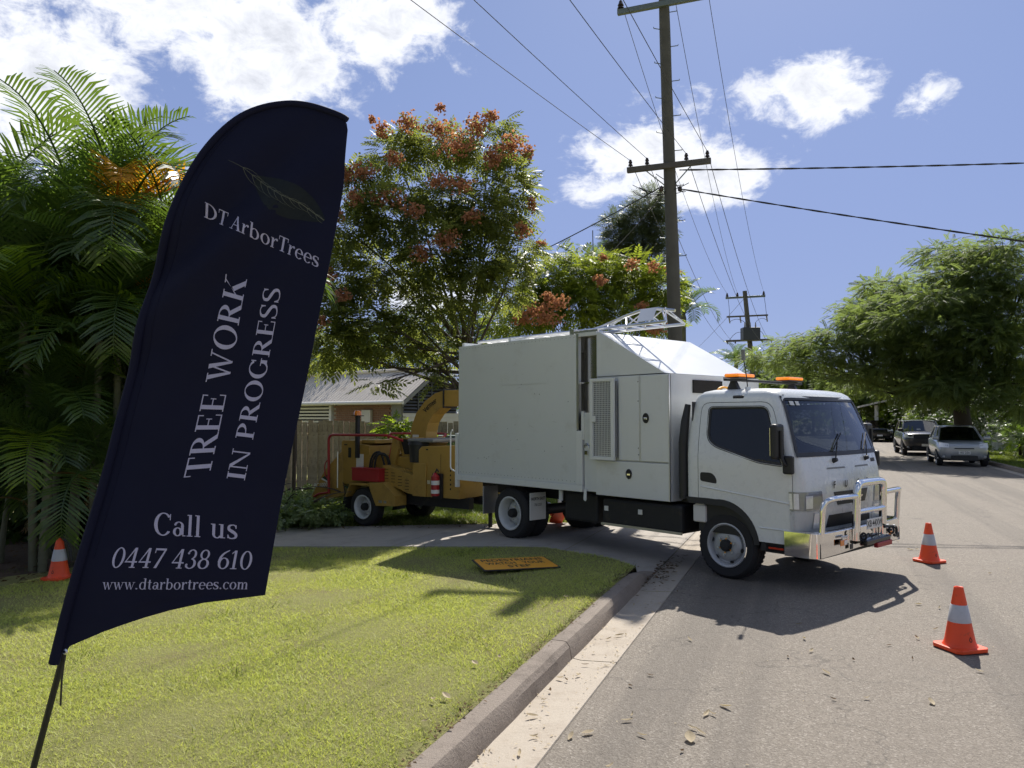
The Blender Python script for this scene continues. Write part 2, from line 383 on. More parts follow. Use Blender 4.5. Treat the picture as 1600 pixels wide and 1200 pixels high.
def soil():
    m = bpy.data.materials.new('lawn_soil'); m.use_nodes = True; nt = m.node_tree; n = N(nt); p = nt.nodes['Principled BSDF']
    v = n('ShaderNodeTexCoord').outputs['Object']
    c = n.mix(n.noise(v, 35, 6, .7), (.19, .20, .065), (.44, .42, .18)); c = n.mix(n.m('MULTIPLY', n.ss(n.noise(v, 1.1, 5, .6), .45, .7), .5), c, (.26, .21, .12))
    nt.links.new(c, p.inputs['Base Color']); p.inputs['Roughness'].default_value = .95; p.inputs['Specular IOR Level'].default_value = .1
    b = n('ShaderNodeBump', {'Height': n.noise(v, 70, 6, .7), 'Strength': 1.0, 'Distance': .03}); nt.links.new(b.outputs[0], p.inputs['Normal']); MAT['lawn_soil'] = m
soil()
pm('mulch', (.11, .075, .05), .95, var=.5, vs=12, bump=.02, bs=30)
pm('bare_dirt', (.12, .085, .055), .95, var=.4, vs=14, bump=.02, bs=40)
glassmat('glass_tint', (.10, .11, .12), .01)
glassmat('glass_screen', (.55, .62, .62), .02)
glassmat('glass_car', (.16, .18, .19), .05)
pm('gutter_strip', (.5, .46, .32), .6, var=.05)
# ------------------------------------------------------------------ the ground, in road coordinates: t along the street, u to the left of the near kerb
K0 = Vector((.615, 6.21, 0)); RD = Vector((sin(radians(21)), cos(radians(21)), 0)); UD = Vector((-RD.y, RD.x, 0)); ROADROT = radians(69)
def RP(t, u, z=0.): return K0 + RD*t + UD*u + Vector((0, 0, z))
def TU(x, y):
    d = Vector((x, y, 0)) - K0; return d.dot(RD), d.dot(UD)
def lawn_z(u): return max(-.27, .125 - .045*(u - .17)) if u > 0 else 0.
_nu = [-1, .12, .45, .74, 1.68, 3.03, 5.76, 10, 40]; _nt = [2.5, 2.58, 3.0, 3.30, 3.85, 3.72, 3.46, 3.3, 3.0]
_fu = [-1, 0, 1, 2, 6, 7.3, 10, 40]; _ft = [7.9, 7.5, 6.9, 6.35, 5.68, 5.41, 5.3, 5.0]
def drive_lo(u): return float(np.interp(u, _nu, _nt))
def drive_hi(u): return float(np.interp(u, _fu, _ft))
def drive_z(u): return float(np.interp(u, [-.35, 0, .15, 1.2, 2.2], [0.006, .008, .03, .06, lawn_z(2.2)+.012])) if u < 2.2 else lawn_z(u) + .012
def ground_z(x, y):
    t, u = TU(x, y)
    if u > .17: return drive_z(u) if drive_lo(u) < t < drive_hi(u) else lawn_z(u)
    if u < -8.1: return .12
    return 0.
def grid(name, mat, ts, us, zf, parent=None):
    v = [RP(t, u, zf(t, u)) for t in ts for u in us]; n = len(us)
    f = [(i*n+k, (i+1)*n+k, (i+1)*n+k+1, i*n+k+1) for i in range(len(ts)-1) for k in range(n-1)]
    return MB().raw(v, f).build(name, mat, parent, smooth=40)

g0 = MB().raw([(-900, -300, -.6), (900, -300, -.6), (900, 1500, -.6), (-900, 1500, -.6)], [(0, 1, 2, 3)]).build('ground', 'lawn_soil'); struct(g0)
def lz(t, u):
    a, b = drive_lo(u), drive_hi(u); e = min(t - a, b - t)
    if e > 0: return min(lawn_z(u), drive_z(u)) - .03 if e > .05 else lawn_z(u) - .03
    return lawn_z(u) + .012*sin(t*3.1)*sin(u*2.7)*min(1, u/2)
lawn = grid('lawn', 'lawn_soil', list(np.arange(-10, 12, .1)) + list(np.arange(12, 34, 1.)) + [50, 80, 140, 220], list(np.arange(.17, 3, .08)) + list(np.arange(3, 12, .2)) + [14, 18, 30, 70, 200], lz); struct(lawn)
road = grid('road', 'asphalt', [-25, 0, 20, 60, 240], [-7.75, -4, -.33], lambda t, u: 0.004); struct(road)
verge = grid('verge', 'lawn_soil', [-25, 0, 20, 30, 40, 60, 240], [-8.22, -9, -12, -18, -40, -200], lambda t, u: .125 + (.0 if u > -12 else .05)); struct(verge)
# gutter slabs
gut = struct(bpy.data.objects.new('gutter', None)); COL.objects.link(gut)
ts = [-14, -8, -5.3, -2.85, -.42, 2.02, 4.5, 7, 9.5, 12, 20, 40, 80, 240]
for a, b in zip(ts[:-1], ts[1:]):
    grid('gutter_slab', 'gutter_concrete', list(np.linspace(a+.006, b-.006, 8)), [-.333, -.32, -.2, -.05, .012], lambda t, u: float(np.interp(u, [-.335, -.32, -.06, .01], [-.03, .008, -.008, .002])), gut)
for a, b in zip([-14, 6, 20, 26, 32, 60], [5.99, 19.99, 25.99, 31.99, 59.99, 240]):
    grid('gutter_slab', 'gutter_concrete', [a+.006, b-.006], [-8.06, -8.0, -7.76, -7.745], lambda t, u: float(np.interp(u, [-8.06, -8., -7.76, -7.745], [.002, -.006, .008, -.03])), gut)
# kerb stones
kerb = struct(bpy.data.objects.new('kerb', None)); COL.objects.link(kerb)
prof = [(0, -.05), (.006, .005), (.022, .092), (.05, .128), (.085, .134), (.165, .13), (.172, .0), (.172, -.2)]
def kerb_piece(a, b, mirror=None, drop=None):
    nseg = max(2, int((b-a)/.3)); rows = []
    for i in range(nseg+1):
        t = a + (b-a)*i/nseg; f = 1. if not drop else float(np.interp(t, *drop)); row = []
        for u, z in prof:
            j = .003*sin(t*9.1+u*31) + .002*sin(t*23+z*50)
            row.append(RP(t, (u + j) if mirror is None else (mirror - u - j), z*f + .5*j))
        rows.append(row)
    m = MB().strip(rows); n = len(prof); m.f += [tuple(range(n)), tuple(range(len(m.v)-n, len(m.v)))]
    return m.build('kerb_segment', 'kerb_concrete', kerb, smooth=28)
for a, b in zip([-14, -8, -5.4, -2.9, -.45], [-8.008, -5.408, -2.908, -.462, 2.5]):
    kerb_piece(a, b, drop=([2.1, 2.5], [1, .62]) if b == 2.5 else None)
kerb_piece(2.508, 3.05, drop=([2.5, 3.05], [.6, .02]))
for a, b in zip([7.6, 10, 12.5, 20, 40], [9.99, 12.49, 19.99, 39.99, 240]): kerb_piece(a, b)
for a, b in zip([-14, 0, 10, 18, 20.5, 23, 25.5, 28, 31, 40, 60], [-.01, 9.99, 17.99, 20.49, 22.99, 25.49, 27.99, 30.99, 39.99, 59.99, 240]): kerb_piece(a, b, mirror=-8.05)
# driveway slabs
drv = struct(bpy.data.objects.new('driveway', None)); COL.objects.link(drv)
for a, b in zip([0, 1.35, 3.9, 6.4, 9, 13], [1.34, 3.89, 6.39, 8.99, 12.99, 30]):
    us = list(np.linspace(a + (.014 if a == 0 else 0), b, 14)); k = 16; v = []
    for u in us:
        for i in range(k+1): v.append(RP(drive_lo(u) + (drive_hi(u)-drive_lo(u))*i/k, u, drive_z(u)))
    f = [(i*(k+1)+j, i*(k+1)+j+1, (i+1)*(k+1)+j+1, (i+1)*(k+1)+j) for i in range(len(us)-1) for j in range(k)]
    m = MB().raw(v, f); bd = [RP(drive_lo(u), u, drive_z(u)) for u in us]; m.strip([bd, [p - Vector((0, 0, .06)) for p in bd]])
    m.build('driveway_slab', 'drive_concrete', drv, smooth=30)
# mulch bed under the palms
mb = MB(); ring = [RP(1.15+2.1*cos(a)*(1+.12*sin(3*a)), 9.8+2.9*sin(a)*(1+.1*sin(5*a)), -.245+.06) for a in np.linspace(0, 2*pi, 40)[:-1]]
mb.raw([RP(1.2, 9.8, -.15)] + [p - Vector((0, 0, .055)) for p in ring], [(0, i+1, (i+1) % 39+1) for i in range(39)])
struct(mb.build('garden_bed', 'mulch', smooth=60))

# ---- grass, too many blades to count
def blades(name, mat, t0, t1, u0, u1, cand, hmin, hmax, keep, wscale=1.):
    t = rng.uniform(t0, t1, cand); u = rng.uniform(u0, u1, cand)
    x = K0.x + RD.x*t + UD.x*u; y = K0.y + RD.y*t + UD.y*u
    k = keep(t, u, x, y); t, u, x, y = t[k], u[k], x[k], y[k]
    z = np.where(u > 0, np.maximum(-.27, .125-.045*(u-.17)), np.where(u < -8.2, .125, 0.))
    nn = len(t); w = (.0016 + .00028*y)*wscale*rng.uniform(.7, 1.3, nn); h = rng.uniform(hmin, hmax, nn)
    a = rng.uniform(0, 2*pi, nn); lx, ly = rng.normal(0, .9, nn)*h, rng.normal(0, .9, nn)*h
    P = np.stack([x, y, z - .004], 1); D = np.stack([np.cos(a), np.sin(a), 0*a], 1)*w[:, None]; T = P + np.stack([lx, ly, h], 1)
    v = np.stack([P - D, P + D, T], 1).reshape(-1, 3); me = bpy.data.meshes.new(name)
    me.vertices.add(nn*3); me.vertices.foreach_set('co', v.reshape(-1).astype(np.float32)); me.loops.add(nn*3); me.loops.foreach_set('vertex_index', np.arange(nn*3, dtype=np.int32))
    me.polygons.add(nn); me.polygons.foreach_set('loop_start', (np.arange(nn)*3).astype(np.int32)); me.update(calc_edges=True)
    o = mobj(name, me, mat); stuff(o); return o
nlo = lambda u: np.interp(u, _nu, _nt); nhi = lambda u: np.interp(u, _fu, _ft)
def inview(x, y, m=.12): return (y > 2.6) & (x > -.68*y - m) & (x < .69*y + m)
def keep_near(t, u, x, y):
    d = np.minimum(1, 5.2/np.maximum(y, 1)); edge = (u > .215 + .05*np.sin(t*7) + .03*np.sin(t*19)) | (rng.random(len(t)) < .12)
    patch = .55 + .45*np.clip(np.sin(x*2.1+.7*np.sin(y*1.3))*np.sin(y*1.7+x*.6)+.75, 0, 1)
    return inview(x, y) & (t < nlo(u) - .02) & edge & (rng.random(len(t)) < d*patch) & ~((u > 7.2) & (t > -.3) & (t < 3))
lawn_grass = blades('lawn_grass', 'grass_blade', -8, 3.9, .18, 11, 900000, .012, .034, keep_near)
lawn_grass['label'] = 'short sunlit mown grass of the lawn beside the kerb'
tufts = blades('lawn_weeds', 'grass_wild', -8, 3.9, .18, 9, 60000, .03, .075, lambda t, u, x, y: inview(x, y) & (t < nlo(u) - .05) & (((np.sin(x*3.3+1.1*np.sin(y*2.1))*np.sin(y*2.9-x) > .72) & (rng.random(len(t)) < .6)) | ((u < .25) & (rng.random(len(t)) < .95))), .9)
tufts['label'] = 'darker weedy tufts in the lawn and along the kerb'
wild = blades('yard_grass', 'grass_wild', 5.3, 16, .3, 14, 260000, .03, .10, lambda t, u, x, y: inview(x, y) & (t > nhi(u) + .03) & (rng.random(len(t)) < .5), 1.6)
wild['label'] = 'rough grass growing past the driveway under the trees'
vg = blades('verge_grass', 'grass_wild', 16, 62, -16, -8.25, 200000, .03, .09, lambda t, u, x, y: inview(x, y), 1.6)
vg['label'] = 'grass of the verge on the far side of the road'

# ---- fallen leaves and bits of wood
def leaf_shape(L, W, curl):
    rows = []
    for i in range(7):
        s = i/6; w = W*sin(pi*min(1, s*.94+.03))**.8*.5; zc = curl*L*(4*(s-.5)**2)
        rows.append([Vector((L*(s-.5), -w, zc + w*.5)), Vector((L*(s-.5), 0, zc)), Vector((L*(s-.5), w, zc + w*.45))])
    m = MB().strip(rows); return m.mesh('fallen_leaf')
LS = [leaf_shape(.085, .026, .12), leaf_shape(.07, .03, .2), leaf_shape(.095, .04, .08), leaf_shape(.06, .02, .28)]
for m in LS: m.materials.append(MAT['dry_leaf'])
LD = [m.copy() for m in LS[:2]]
for m in LD: m.materials.clear(); m.materials.append(MAT['brown_leaf'])
ROADL = [(0.88, 6.39), (0.78, 6.29), (0.68, 5.62), (0.33, 5.36), (0.43, 4.43), (0.73, 4.4), (0.68, 4.61), (0.72, 4.69), (0.99, 4.35), (1.07, 4.44), (1.04, 4.5), (1.21, 4.71), (1.17, 4.71), (1.32, 4.83), (1.43, 6.26), (0.12, 4.39), (0.33, 4.38), (0.04, 4.17), (0.12, 4.69), (0.5, 4.01), (0.2, 4.95), (0.46, 5.42), (5.47, 8.88), (3.89, 7.43), (4.01, 7.29), (3.57, 6.56), (3.28, 6.3), (3.29, 5.49), (2.2, 5.46), (2.36, 6.29), (2.48, 6.72), (5.38, 10.47), (5.48, 10.47), (5.58, 11.19), (2.26, 4.97), (2.63, 4.9), (2.29, 5.96)]
DARKL = [(0.53, 5.64), (0.25, 5.12), (0.37, 5.32), (0.79, 5.2), (0.96, 5.41), (0.91, 4.2), (1.7, 7.97), (1.76, 8.47), (2.97, 5.78), (2.04, 4.96), (2.96, 6.11), (2.06, 5.82), (2.52, 5.75)]
LAWNL = [(-0.0, 6.44), (0.4, 6.61), (0.5, 7.18), (-0.25, 5.27), (-0.21, 5.87), (-0.09, 5.38), (-0.39, 4.64), (-0.47, 4.26), (-0.08, 6.74), (-0.46, 4.6)]
def drop_leaf(x, y, meshes, z, label, group, sc):
    o = mobj('fallen_leaf', random.choice(meshes)); t, u = TU(x, y); o.location = (x, y, z); o.rotation_euler = (random.uniform(-.3, .3), random.uniform(-.3, .3), random.uniform(0, 6.3))
    o.scale = (sc*random.uniform(.75, 1.2), sc*random.uniform(.7, 1.2), sc); tag(o, label, 'leaf', group)
for i, (x, y) in enumerate(ROADL):
    u = TU(x, y)[1]
    if i == 8: drop_leaf(x, y, LS[2:3], .02, 'large pale yellow fallen leaf on the asphalt near the camera', None, 1.25)
    elif u > -.33: drop_leaf(x, y, LS, .012, 'pale dry leaf fallen in the concrete gutter', 'dry leaves in the gutter', .8)
    else: drop_leaf(x, y, LS, .016, 'pale dry leaf fallen on the asphalt road', 'dry leaves on the road', .85)
for x, y in DARKL:
    u = TU(x, y)[1]
    drop_leaf(x, y, LD, .014, 'small dark curled leaf in the concrete gutter' if u > -.33 else 'small dark curled leaf on the asphalt road', 'dark leaves in the gutter' if u > -.33 else 'dark leaves on the road', .6)
for x, y in LAWNL:
    drop_leaf(x, y, LS, lawn_z(TU(x, y)[1]) + .03, 'pale dry leaf fallen on the mown lawn', 'dry leaves on the lawn', .8)
def litter(name, mat, pts, sizes, label):
    tv = [(-.5, 0, 0), (-.1, -.2, .06), (.5, 0, .02), (-.05, .2, .08)]; P = np.array(pts); nn = len(P)
    me = scatter_mesh(name, tv, [(0, 1, 2, 3)], P, rand_rot(nn, np.array([0, 0, 3.]), .6), np.array(sizes)); o = mobj(name, me, mat); stuff(o); o['label'] = label
pts, sz = [], []
for _ in range(420):
    t, u = random.uniform(-3, 4), -.31*random.random()**1.6; p = RP(t, -.3 - u if random.random() < .4 else u, .012); pts.append(p); sz.append(random.uniform(.008, .035))
for _ in range(260):
    p = RP(random.uniform(-4, 8), random.uniform(-6, -.3), .012); pts.append(p); sz.append(random.uniform(.008, .03))
litter('leaf_litter', 'dry_leaf', pts, sz, 'tiny dry chips and leaf crumbs along the gutter and road')
pts, sz = [], []
for _ in range(200):
    t, u = random.gauss(3.0, .5), random.uniform(-.2, .05); pts.append(RP(t, u, .015+random.random()*.03)); sz.append(random.uniform(.02, .07))
for _ in range(500):
    t, u = random.uniform(-5, 2.6), random.gauss(.19, .03); pts.append(RP(t, u, .125+random.random()*.02)); sz.append(random.uniform(.015, .04))
for _ in range(900):
    a, q = random.random()*6.28, sqrt(random.random()); pts.append(RP(1.15+2.2*cos(a)*q, 9.8+3*sin(a)*q, -.19+random.random()*.05)); sz.append(random.uniform(.03, .12))
for _ in range(700):
    u = random.uniform(1, 8); pts.append(RP(random.uniform(drive_hi(u)-.5, drive_hi(u)+1.6), u, lawn_z(u)+.03)); sz.append(random.uniform(.03, .09))
litter('leaf_mulch', 'brown_leaf', pts, sz, 'brown leaf crumbs along the kerb and under the trees')

# ------------------------------------------------------------------ traffic cones
def cone_mesh(name, prof, n=28): return MB().lathe(prof, n=n).mesh(name)
def make_cone(label, loc, rz, sc=1., tilt=None):
    c = thing('traffic_cone', label, 'traffic cone', loc, rz, 'orange traffic cones around the work site')
    m = MB(); L, t = .145, .03   # base plate with cut corners
    poly = [(-L, -L+.03, .004), (-L+.03, -L, .004), (L-.03, -L, .004), (L, -L+.03, .004), (L, L-.03, .004), (L-.03, L, .004), (-L+.03, L, .004), (-L, L-.03, .004)]
    m.prism(poly, (0, 0, t)); m.build('base', 'cone_orange', c, bevel=.006)
    R = lambda z: .115 + (.032-.115)*(z-.03)/.45
    MB().lathe([(.128, .03), (.118, .042), (R(.07), .07), (R(.16), .16), (R(.215), .2149)], n=28).build('cone_skirt', 'cone_orange', c, smooth=50)
    MB().lathe([(R(.345), .3451), (R(.46), .46), (.034, .476), (.029, .48), (.022, .476), (.022, .40)], n=28).build('cone_tip', 'cone_orange', c, smooth=50)
    MB().lathe([(R(.215), .214), (R(.215)+.0025, .2155), (R(.345)+.0025, .3445), (R(.345), .346)], n=28).build('reflective_band', 'cone_band', c, smooth=50)
    d = MB(); a0 = 0.
    pts = [(.0, .018), (.012, -.004), (.008, -.014), (0, -.017), (-.008, -.014), (-.012, -.004)]
    ring = [Vector((p*1.2, 0, q*1.2)) for p, q in pts]; inner = [p*.62 + Vector((0, 0, -.002)) for p in ring]
    f = lambda p: Vector((p.x, -(R(.10+p.z)+.0012) + p.x*p.x*4.5, .10+p.z))
    d.raw([f(p) for p in ring] + [f(p) for p in inner], [(i, (i+1) % 6, 6+(i+1) % 6, 6+i) for i in range(6)]); d.build('drop_mark', 'ink', c)
    c.scale = (sc, sc, sc)
    if tilt: c.rotation_euler = tilt
    return c
make_cone('orange cone nearest the camera standing on the sunlit road', (3.47, 6.03, .006), radians(14))
make_cone('orange cone on the road beside the chrome bull bar', (5.18, 9.62, .006), radians(20), 1.0)
c3 = make_cone('orange cone with a black cord on the lawn by the palms', (-5.55, 9.5, ground_z(-5.55, 9.5)), radians(-8), 1.06)
MB().tube([(.035, -.03, .49), (.09, .0, .42), (.125, .01, .3), (.14, .02, .2), (.12, .05, .2), (.10, .05, .34), (.02, .03, .5), (-.06, .0, .43), (-.11, 0, .36), (-.10, .03, .3)], .012, 6).build('cord', 'black_plastic', c3, smooth=60)
make_cone('orange cone tipped over behind the truck rear wheel', (.78, 12.75, .17), 0, 1.0, tilt=(radians(20), radians(62), radians(150)))

# ------------------------------------------------------------------ yellow sign lying on the grass
zs = lawn_z(1.5) + .042
sg = thing('warning_sign', 'yellow pedestrians warning sign lying flat on the grass', 'sign', (.04, 8.94, zs), math.atan2(.27, .82))
sg.rotation_euler = (radians(1.5), radians(.5), math.atan2(.24, .82))
MB().box(-.45, .45, -.3, .3, 0, .012).build('backing', 'black_plastic', sg, bevel=.003)
mm = MB(); q = [(-.43, -.26), (-.41, -.28), (.41, -.28), (.43, -.26), (.43, .26), (.41, .28), (-.41, .28), (-.43, .26)]
mm.prism([(x, y, .0125) for x, y in q], (0, 0, .0025)); mm.build('face', 'sign_yellow', sg)
for i, w in enumerate(('PEDESTRIANS', 'WATCH   YOUR', 'STEP')): lettering(w, .16, 'ink', sg, (0, .165-.165*i, .0165), (1, 0, 0), (0, 1, 0), bold=.003, width=(.74, .70, .27)[i])
# ------------------------------------------------------------------ the tipper truck: x forward from the front axle, y to its left (away from the camera), z up
TR = thing('work_truck', 'white cab-over tree work truck with tall enclosed tipper body', 'truck', (2.39, 8.63, 0), radians(-48))
YC, WN, WF = .95, -.05, 1.95

def cab_loft(grow=0.):
    #      z     rear   front  inset  corner bulge
    L = [(.47, -.50, .930, .00, .10, .05), (.66, -.50, .960, .00, .12, .06), (.84, -.50, .985, .00, .14, .07), (1.02, -.50, .990, .00, .15, .08), (1.20, -.50, .975, .0, .15, .09),
         (1.36, -.50, .945, .00, .14, .10), (1.50, -.50, .900, .015, .13, .10), (1.70, -.495, .830, .045, .12, .095), (1.90, -.48, .755, .085, .12, .09),
         (2.00, -.455, .712, .11, .12, .085), (2.055, -.43, .675, .135, .13, .08), (2.095, -.38, .61, .18, .15, .07), (2.118, -.30, .50, .26, .18, .06), (2.128, -.16, .33, .42, .2, .04)]
    rows = []
    for z, sr, sf, ins, rc, bl in L:
        sr -= grow; sf += grow; a, b = WN + ins - grow, WF - ins + grow; pts = []
        half = (b-a)/2
        front = lambda y: sf - bl*((y-YC)/half)**2
        def corner(cx, cy, r, a0, a1, n):
            return [(cx + r*cos(a0+(a1-a0)*i/n), cy + r*sin(a0+(a1-a0)*i/n)) for i in range(n+1)]
        rr = .07
        pts += corner(sr+rr, a+rr, rr, pi, 1.5*pi, 4)
        xs = front(a+rc) - rc
        for i in range(1, 14): pts.append((sr+rr + (xs-sr-rr)*i/14, a))
        pts += corner(xs, a+rc, rc, 1.5*pi, 2*pi, 8)
        for i in range(1, 16):
            y = a+rc + (b-a-2*rc)*i/16; pts.append((front(y), y))
        pts += corner(xs, b-rc, rc, 0, .5*pi, 8)
        for i in range(1, 14): pts.append((xs + (sr+rr-xs)*i/14, b))
        pts += corner(sr+rr, b-rr, rr, .5*pi, pi, 4)
        rows.append([Vector((x, y, z + (grow if z > 1.5 else -grow))) for x, y in pts])
    m = MB(); n = len(rows[0]); m.v = [tuple(p) for r in rows for p in r]
    m.f = [(i*n+k, i*n+(k+1) % n, (i+1)*n+(k+1) % n, (i+1)*n+k) for i in range(len(rows)-1) for k in range(n)]
    m.f += [tuple(range(n))[::-1], tuple(range((len(rows)-1)*n, len(rows)*n))]
    return m
def roundpoly(P, r, n=4):
    """rounded 2-D polygon"""
    out = []; k = len(P); r = r if hasattr(r, '__len__') else [r]*k
    for i in range(k):
        p, a, c = Vector(P[i]), Vector(P[i-1]), Vector(P[(i+1) % k]); q = r[i]
        A = p + (a-p).normalized()*min(q, (a-p).length*.48); C = p + (c-p).normalized()*min(q, (c-p).length*.48)
        for j in range(n+1):
            t = j/n; out.append((1-t)**2*A + 2*t*(1-t)*p + t*t*C)
    return out
def grow_poly(P, g):
    out = []; k = len(P); A = sum(P[i].x*P[(i+1) % k].y - P[(i+1) % k].x*P[i].y for i in range(k))
    for i in range(k):
        d = (P[(i+1) % k] - P[i-1]); 
        if d.length < 1e-9: out.append(P[i]); continue
        nrm = Vector((d.y, -d.x)).normalized()*(1 if A > 0 else -1); out.append(P[i] + nrm*g)
    return out
def side_prism(P, y0, y1): return MB().prism([(p.x, y0, p.y) for p in P], (0, y1-y0, 0))

cab = cab_loft().build('cab_shell', 'white_paint', TR)
inner = cab_loft(-.05).build('tmp', None, TR); boolean(cab, inner); kill(inner)
# wheel arch
arch = [Vector((-.62, .2)), Vector((-.62, .885)), Vector((-.20, .885))] + [Vector((-.045 + .485*cos(a), .385 + .50*sin(a))) for a in np.linspace(radians(97), radians(8), 14)] + [Vector((.44, .2))]
ap = side_prism(arch, -.4, 2.4).build('tmp', None, TR); boolean(cab, ap)
# windscreen opening: cut along x
W2 = roundpoly([(WN+.055, 1.405), (WF-.055, 1.405), (WF-.165, 2.012), (WN+.165, 2.012)], .06)
ws = MB().prism([(.45, p.x, p.y) for p in W2], (.8, 0, 0)).build('tmp', None, TR); boolean(cab, ws); kill(ws)
WIN = roundpoly([(-.225, 1.915), (-.215, 1.56), (-.12, 1.475), (.44, 1.315), (.715, 1.29), (.50, 1.915)], [.05, .08, .08, .06, .03, .08])
DOOR = roundpoly([(-.325, 1.965), (-.325, .89), (-.29, .60), (.40, .475), (.815, .475), (.815, 1.20), (.545, 1.965)], [.10, .01, .01, .01, .03, .06, .12])
for y0, y1, near in ((-.3, .30, True), (1.60, 2.4, False)):
    w = side_prism(WIN, y0, y1).build('tmp', None, TR); boolean(cab, w); 
    dc = side_prism(DOOR, y0, y1).build('tmp', None, TR)
    door = cab_loft().build('door', 'white_paint', TR); inn = cab_loft(-.045).build('tmp', None, TR); boolean(door, inn); kill(inn)
    boolean(door, dc, 'INTERSECT'); boolean(door, ap); boolean(door, w)
    dg = side_prism(grow_poly(DOOR, .006), y0, y1).build('tmp', None, TR); boolean(cab, dg)
    shade(door.data, 30)
    for t in (w, dc, dg): kill(t)
    s_ = -1 if near else 1; ysd = WN if near else WF
    # a black liner closes the gaps, its window edge is the rubber seal
    ring = grow_poly(WIN, .012); ri = grow_poly(WIN, -.022)
    def ysurf(z): return float(np.interp(z, [1.36, 1.5, 1.7, 1.9, 2.0], [0, .015, .045, .085, .11]))
    m = MB(); k = len(ring); pr = lambda p, o: Vector((p.x, ysd + (ysurf(p.y) - o)*(-s_), p.y))
    m.v = [pr(p, .004) for p in ring] + [pr(p, -.012) for p in ri] + [pr(p, -.03) for p in ri]
    m.f = [(i, (i+1) % k, k+(i+1) % k, k+i) for i in range(k)] + [(k+i, k+(i+1) % k, 2*k+(i+1) % k, 2*k+i) for i in range(k)]
    m.build('window_seal', 'black_plastic', door, smooth=30)
    g = MB(); g.v = [pr(p, -.016) for p in ri]; g.f = [tuple(range(k))]; g.build('side_window', 'glass_tint', door)
    h = MB(); hp = roundpoly([(-.30, 1.175), (-.30, 1.075), (-.085, 1.055), (-.085, 1.11), (-.14, 1.175)], [.03, .03, .02, .03, .05])
    h.prism([(p.x, ysd + s_*.004, p.y) for p in hp], (0, -s_*.02, 0)); h.build('door_handle', 'black_plastic', door, bevel=.003)
    # shallow pressed line along the door
    for (xa, za, xb, zb) in ((-.30, 1.015, .80, .90), (.44, .625, .80, .62)):
        MB().tube([(xa, ysd+s_*.001, za), (xb, ysd+s_*.001, zb)], [.008, .010], 6).build('pressed_line', 'white_paint', door, smooth=60)
kill(ap); shade(cab.data, 30)
def line_inside(o):
    me = o.data
    if len(me.materials) < 2: me.materials.append(MAT['interior'])
    for p in me.polygons:
        v = p.center - Vector((.2, YC, 1.3)); inside = WN+.02 < p.center.y < WF-.02 and -.475 < p.center.x < .95
        if p.normal.dot(v.normalized()) < -.15 and inside: p.material_index = len(me.materials)-1
for o in [cab] + [c for c in TR.children if c.name.startswith('door') and 'liner' not in c.name]: line_inside(o)
# black liner behind the door gaps
MB().box(-.36, .80, WN+.052, WN+.056, .5, 1.25).build('door_liner', 'black_plastic', TR)
# windscreen glass with black border
def wsx(z, y):
    zz = [1.36, 1.5, 1.7, 1.9, 2.0, 2.055]; f = float(np.interp(z, zz, [.945, .9, .83, .755, .712, .675])); ins = float(np.interp(z, zz, [0, .015, .045, .085, .11, .135])); bl = .095
    half = (WF-WN)/2 - ins; return f - bl*((y-YC)/half)**2
def screen_patch(inset, off, n=22, rows_=10):
    P = []
    for i in range(rows_+1):
        z = 1.395+inset + (2.02-1.395-2*inset)*i/rows_; ins = float(np.interp(z, [1.405, 2.012], [.05, .16])) + inset; a, b = WN+ins, WF-ins
        P.append([Vector((wsx(z, a+(b-a)*k/n)+off, a+(b-a)*k/n, z)) for k in range(n+1)])
    return P
MB().strip(screen_patch(.0, -.006)).build('windscreen', 'glass_screen', TR, smooth=60)
P0, P1 = screen_patch(-.012, .004), screen_patch(.035, .002)
def border(P): return P[0] + [r[-1] for r in P[1:-1]] + P[-1][::-1] + [r[0] for r in P[1:-1]][::-1]
b0, b1 = border(P0), border(P1); k = len(b0)
m = MB(); m.v = b0 + b1; m.f = [(i, (i+1) % k, k+(i+1) % k, k+i) for i in range(k)]; m.build('windscreen_seal', 'black_plastic', TR, smooth=40)
for y0, w_ in ((.20, .07), (.30, .06)):
    z0 = 1.93; m = MB(); m.strip([[Vector((wsx(z, y)+.003, y, z)) for y in (y0, y0+w_)] for z in (z0, z0+.045)]); m.build('registration_sticker', 'plate_white', TR)
# cab interior
for y in (.38, 1.42):
    st = MB().box(-.30, .25, y-.25, y+.25, .9, 1.08).build('seat', 'interior', TR, bevel=.05, seg=3)
    M = Matrix.Translation((-.28, y, 1.08)) @ Matrix.Rotation(radians(-8), 4, 'Y'); MB().box(-.07, .07, -.25, .25, 0, .56, M).build('backrest', 'interior', st, bevel=.05, seg=3)
    MB().box(-.05, .05, -.13, .13, .6, .82, M).build('headrest', 'interior', st, bevel=.04, seg=3)
MB().box(.50, .80, WN+.06, WF-.06, .95, 1.33).build('dashboard', 'interior_light', TR, bevel=.06, seg=3)
c_ = Vector((.38, .40, 1.36)); ax = Vector((-.75, 0, .66)); u_ = Vector((0, 1, 0)); v_ = ax.cross(u_).normalized()
mm = MB().tube([c_ + (u_*cos(a)+v_*sin(a))*.20 for a in np.linspace(0, 2*pi, 25)[:-1]], .014, 8, closed=True); mm.cyl(c_, c_ - ax*.25, .03); mm.tube([c_ - u_*.19, c_, c_ + u_*.19], .014, 6)
stuff(mm.build('steering_wheel', 'black_plastic', TR, smooth=50))
MB().box(-.455, -.445, .1, 1.8, 1.45, 1.9).build('rear_window', 'glass_tint', TR)
MB().box(-.445, -.43, WN+.06, WF-.06, .85, 1.98).build('rear_lining', 'interior', TR); MB().box(-.38, .62, WN+.2, WF-.2, 2.035, 2.045).build('roof_lining', 'interior', TR)
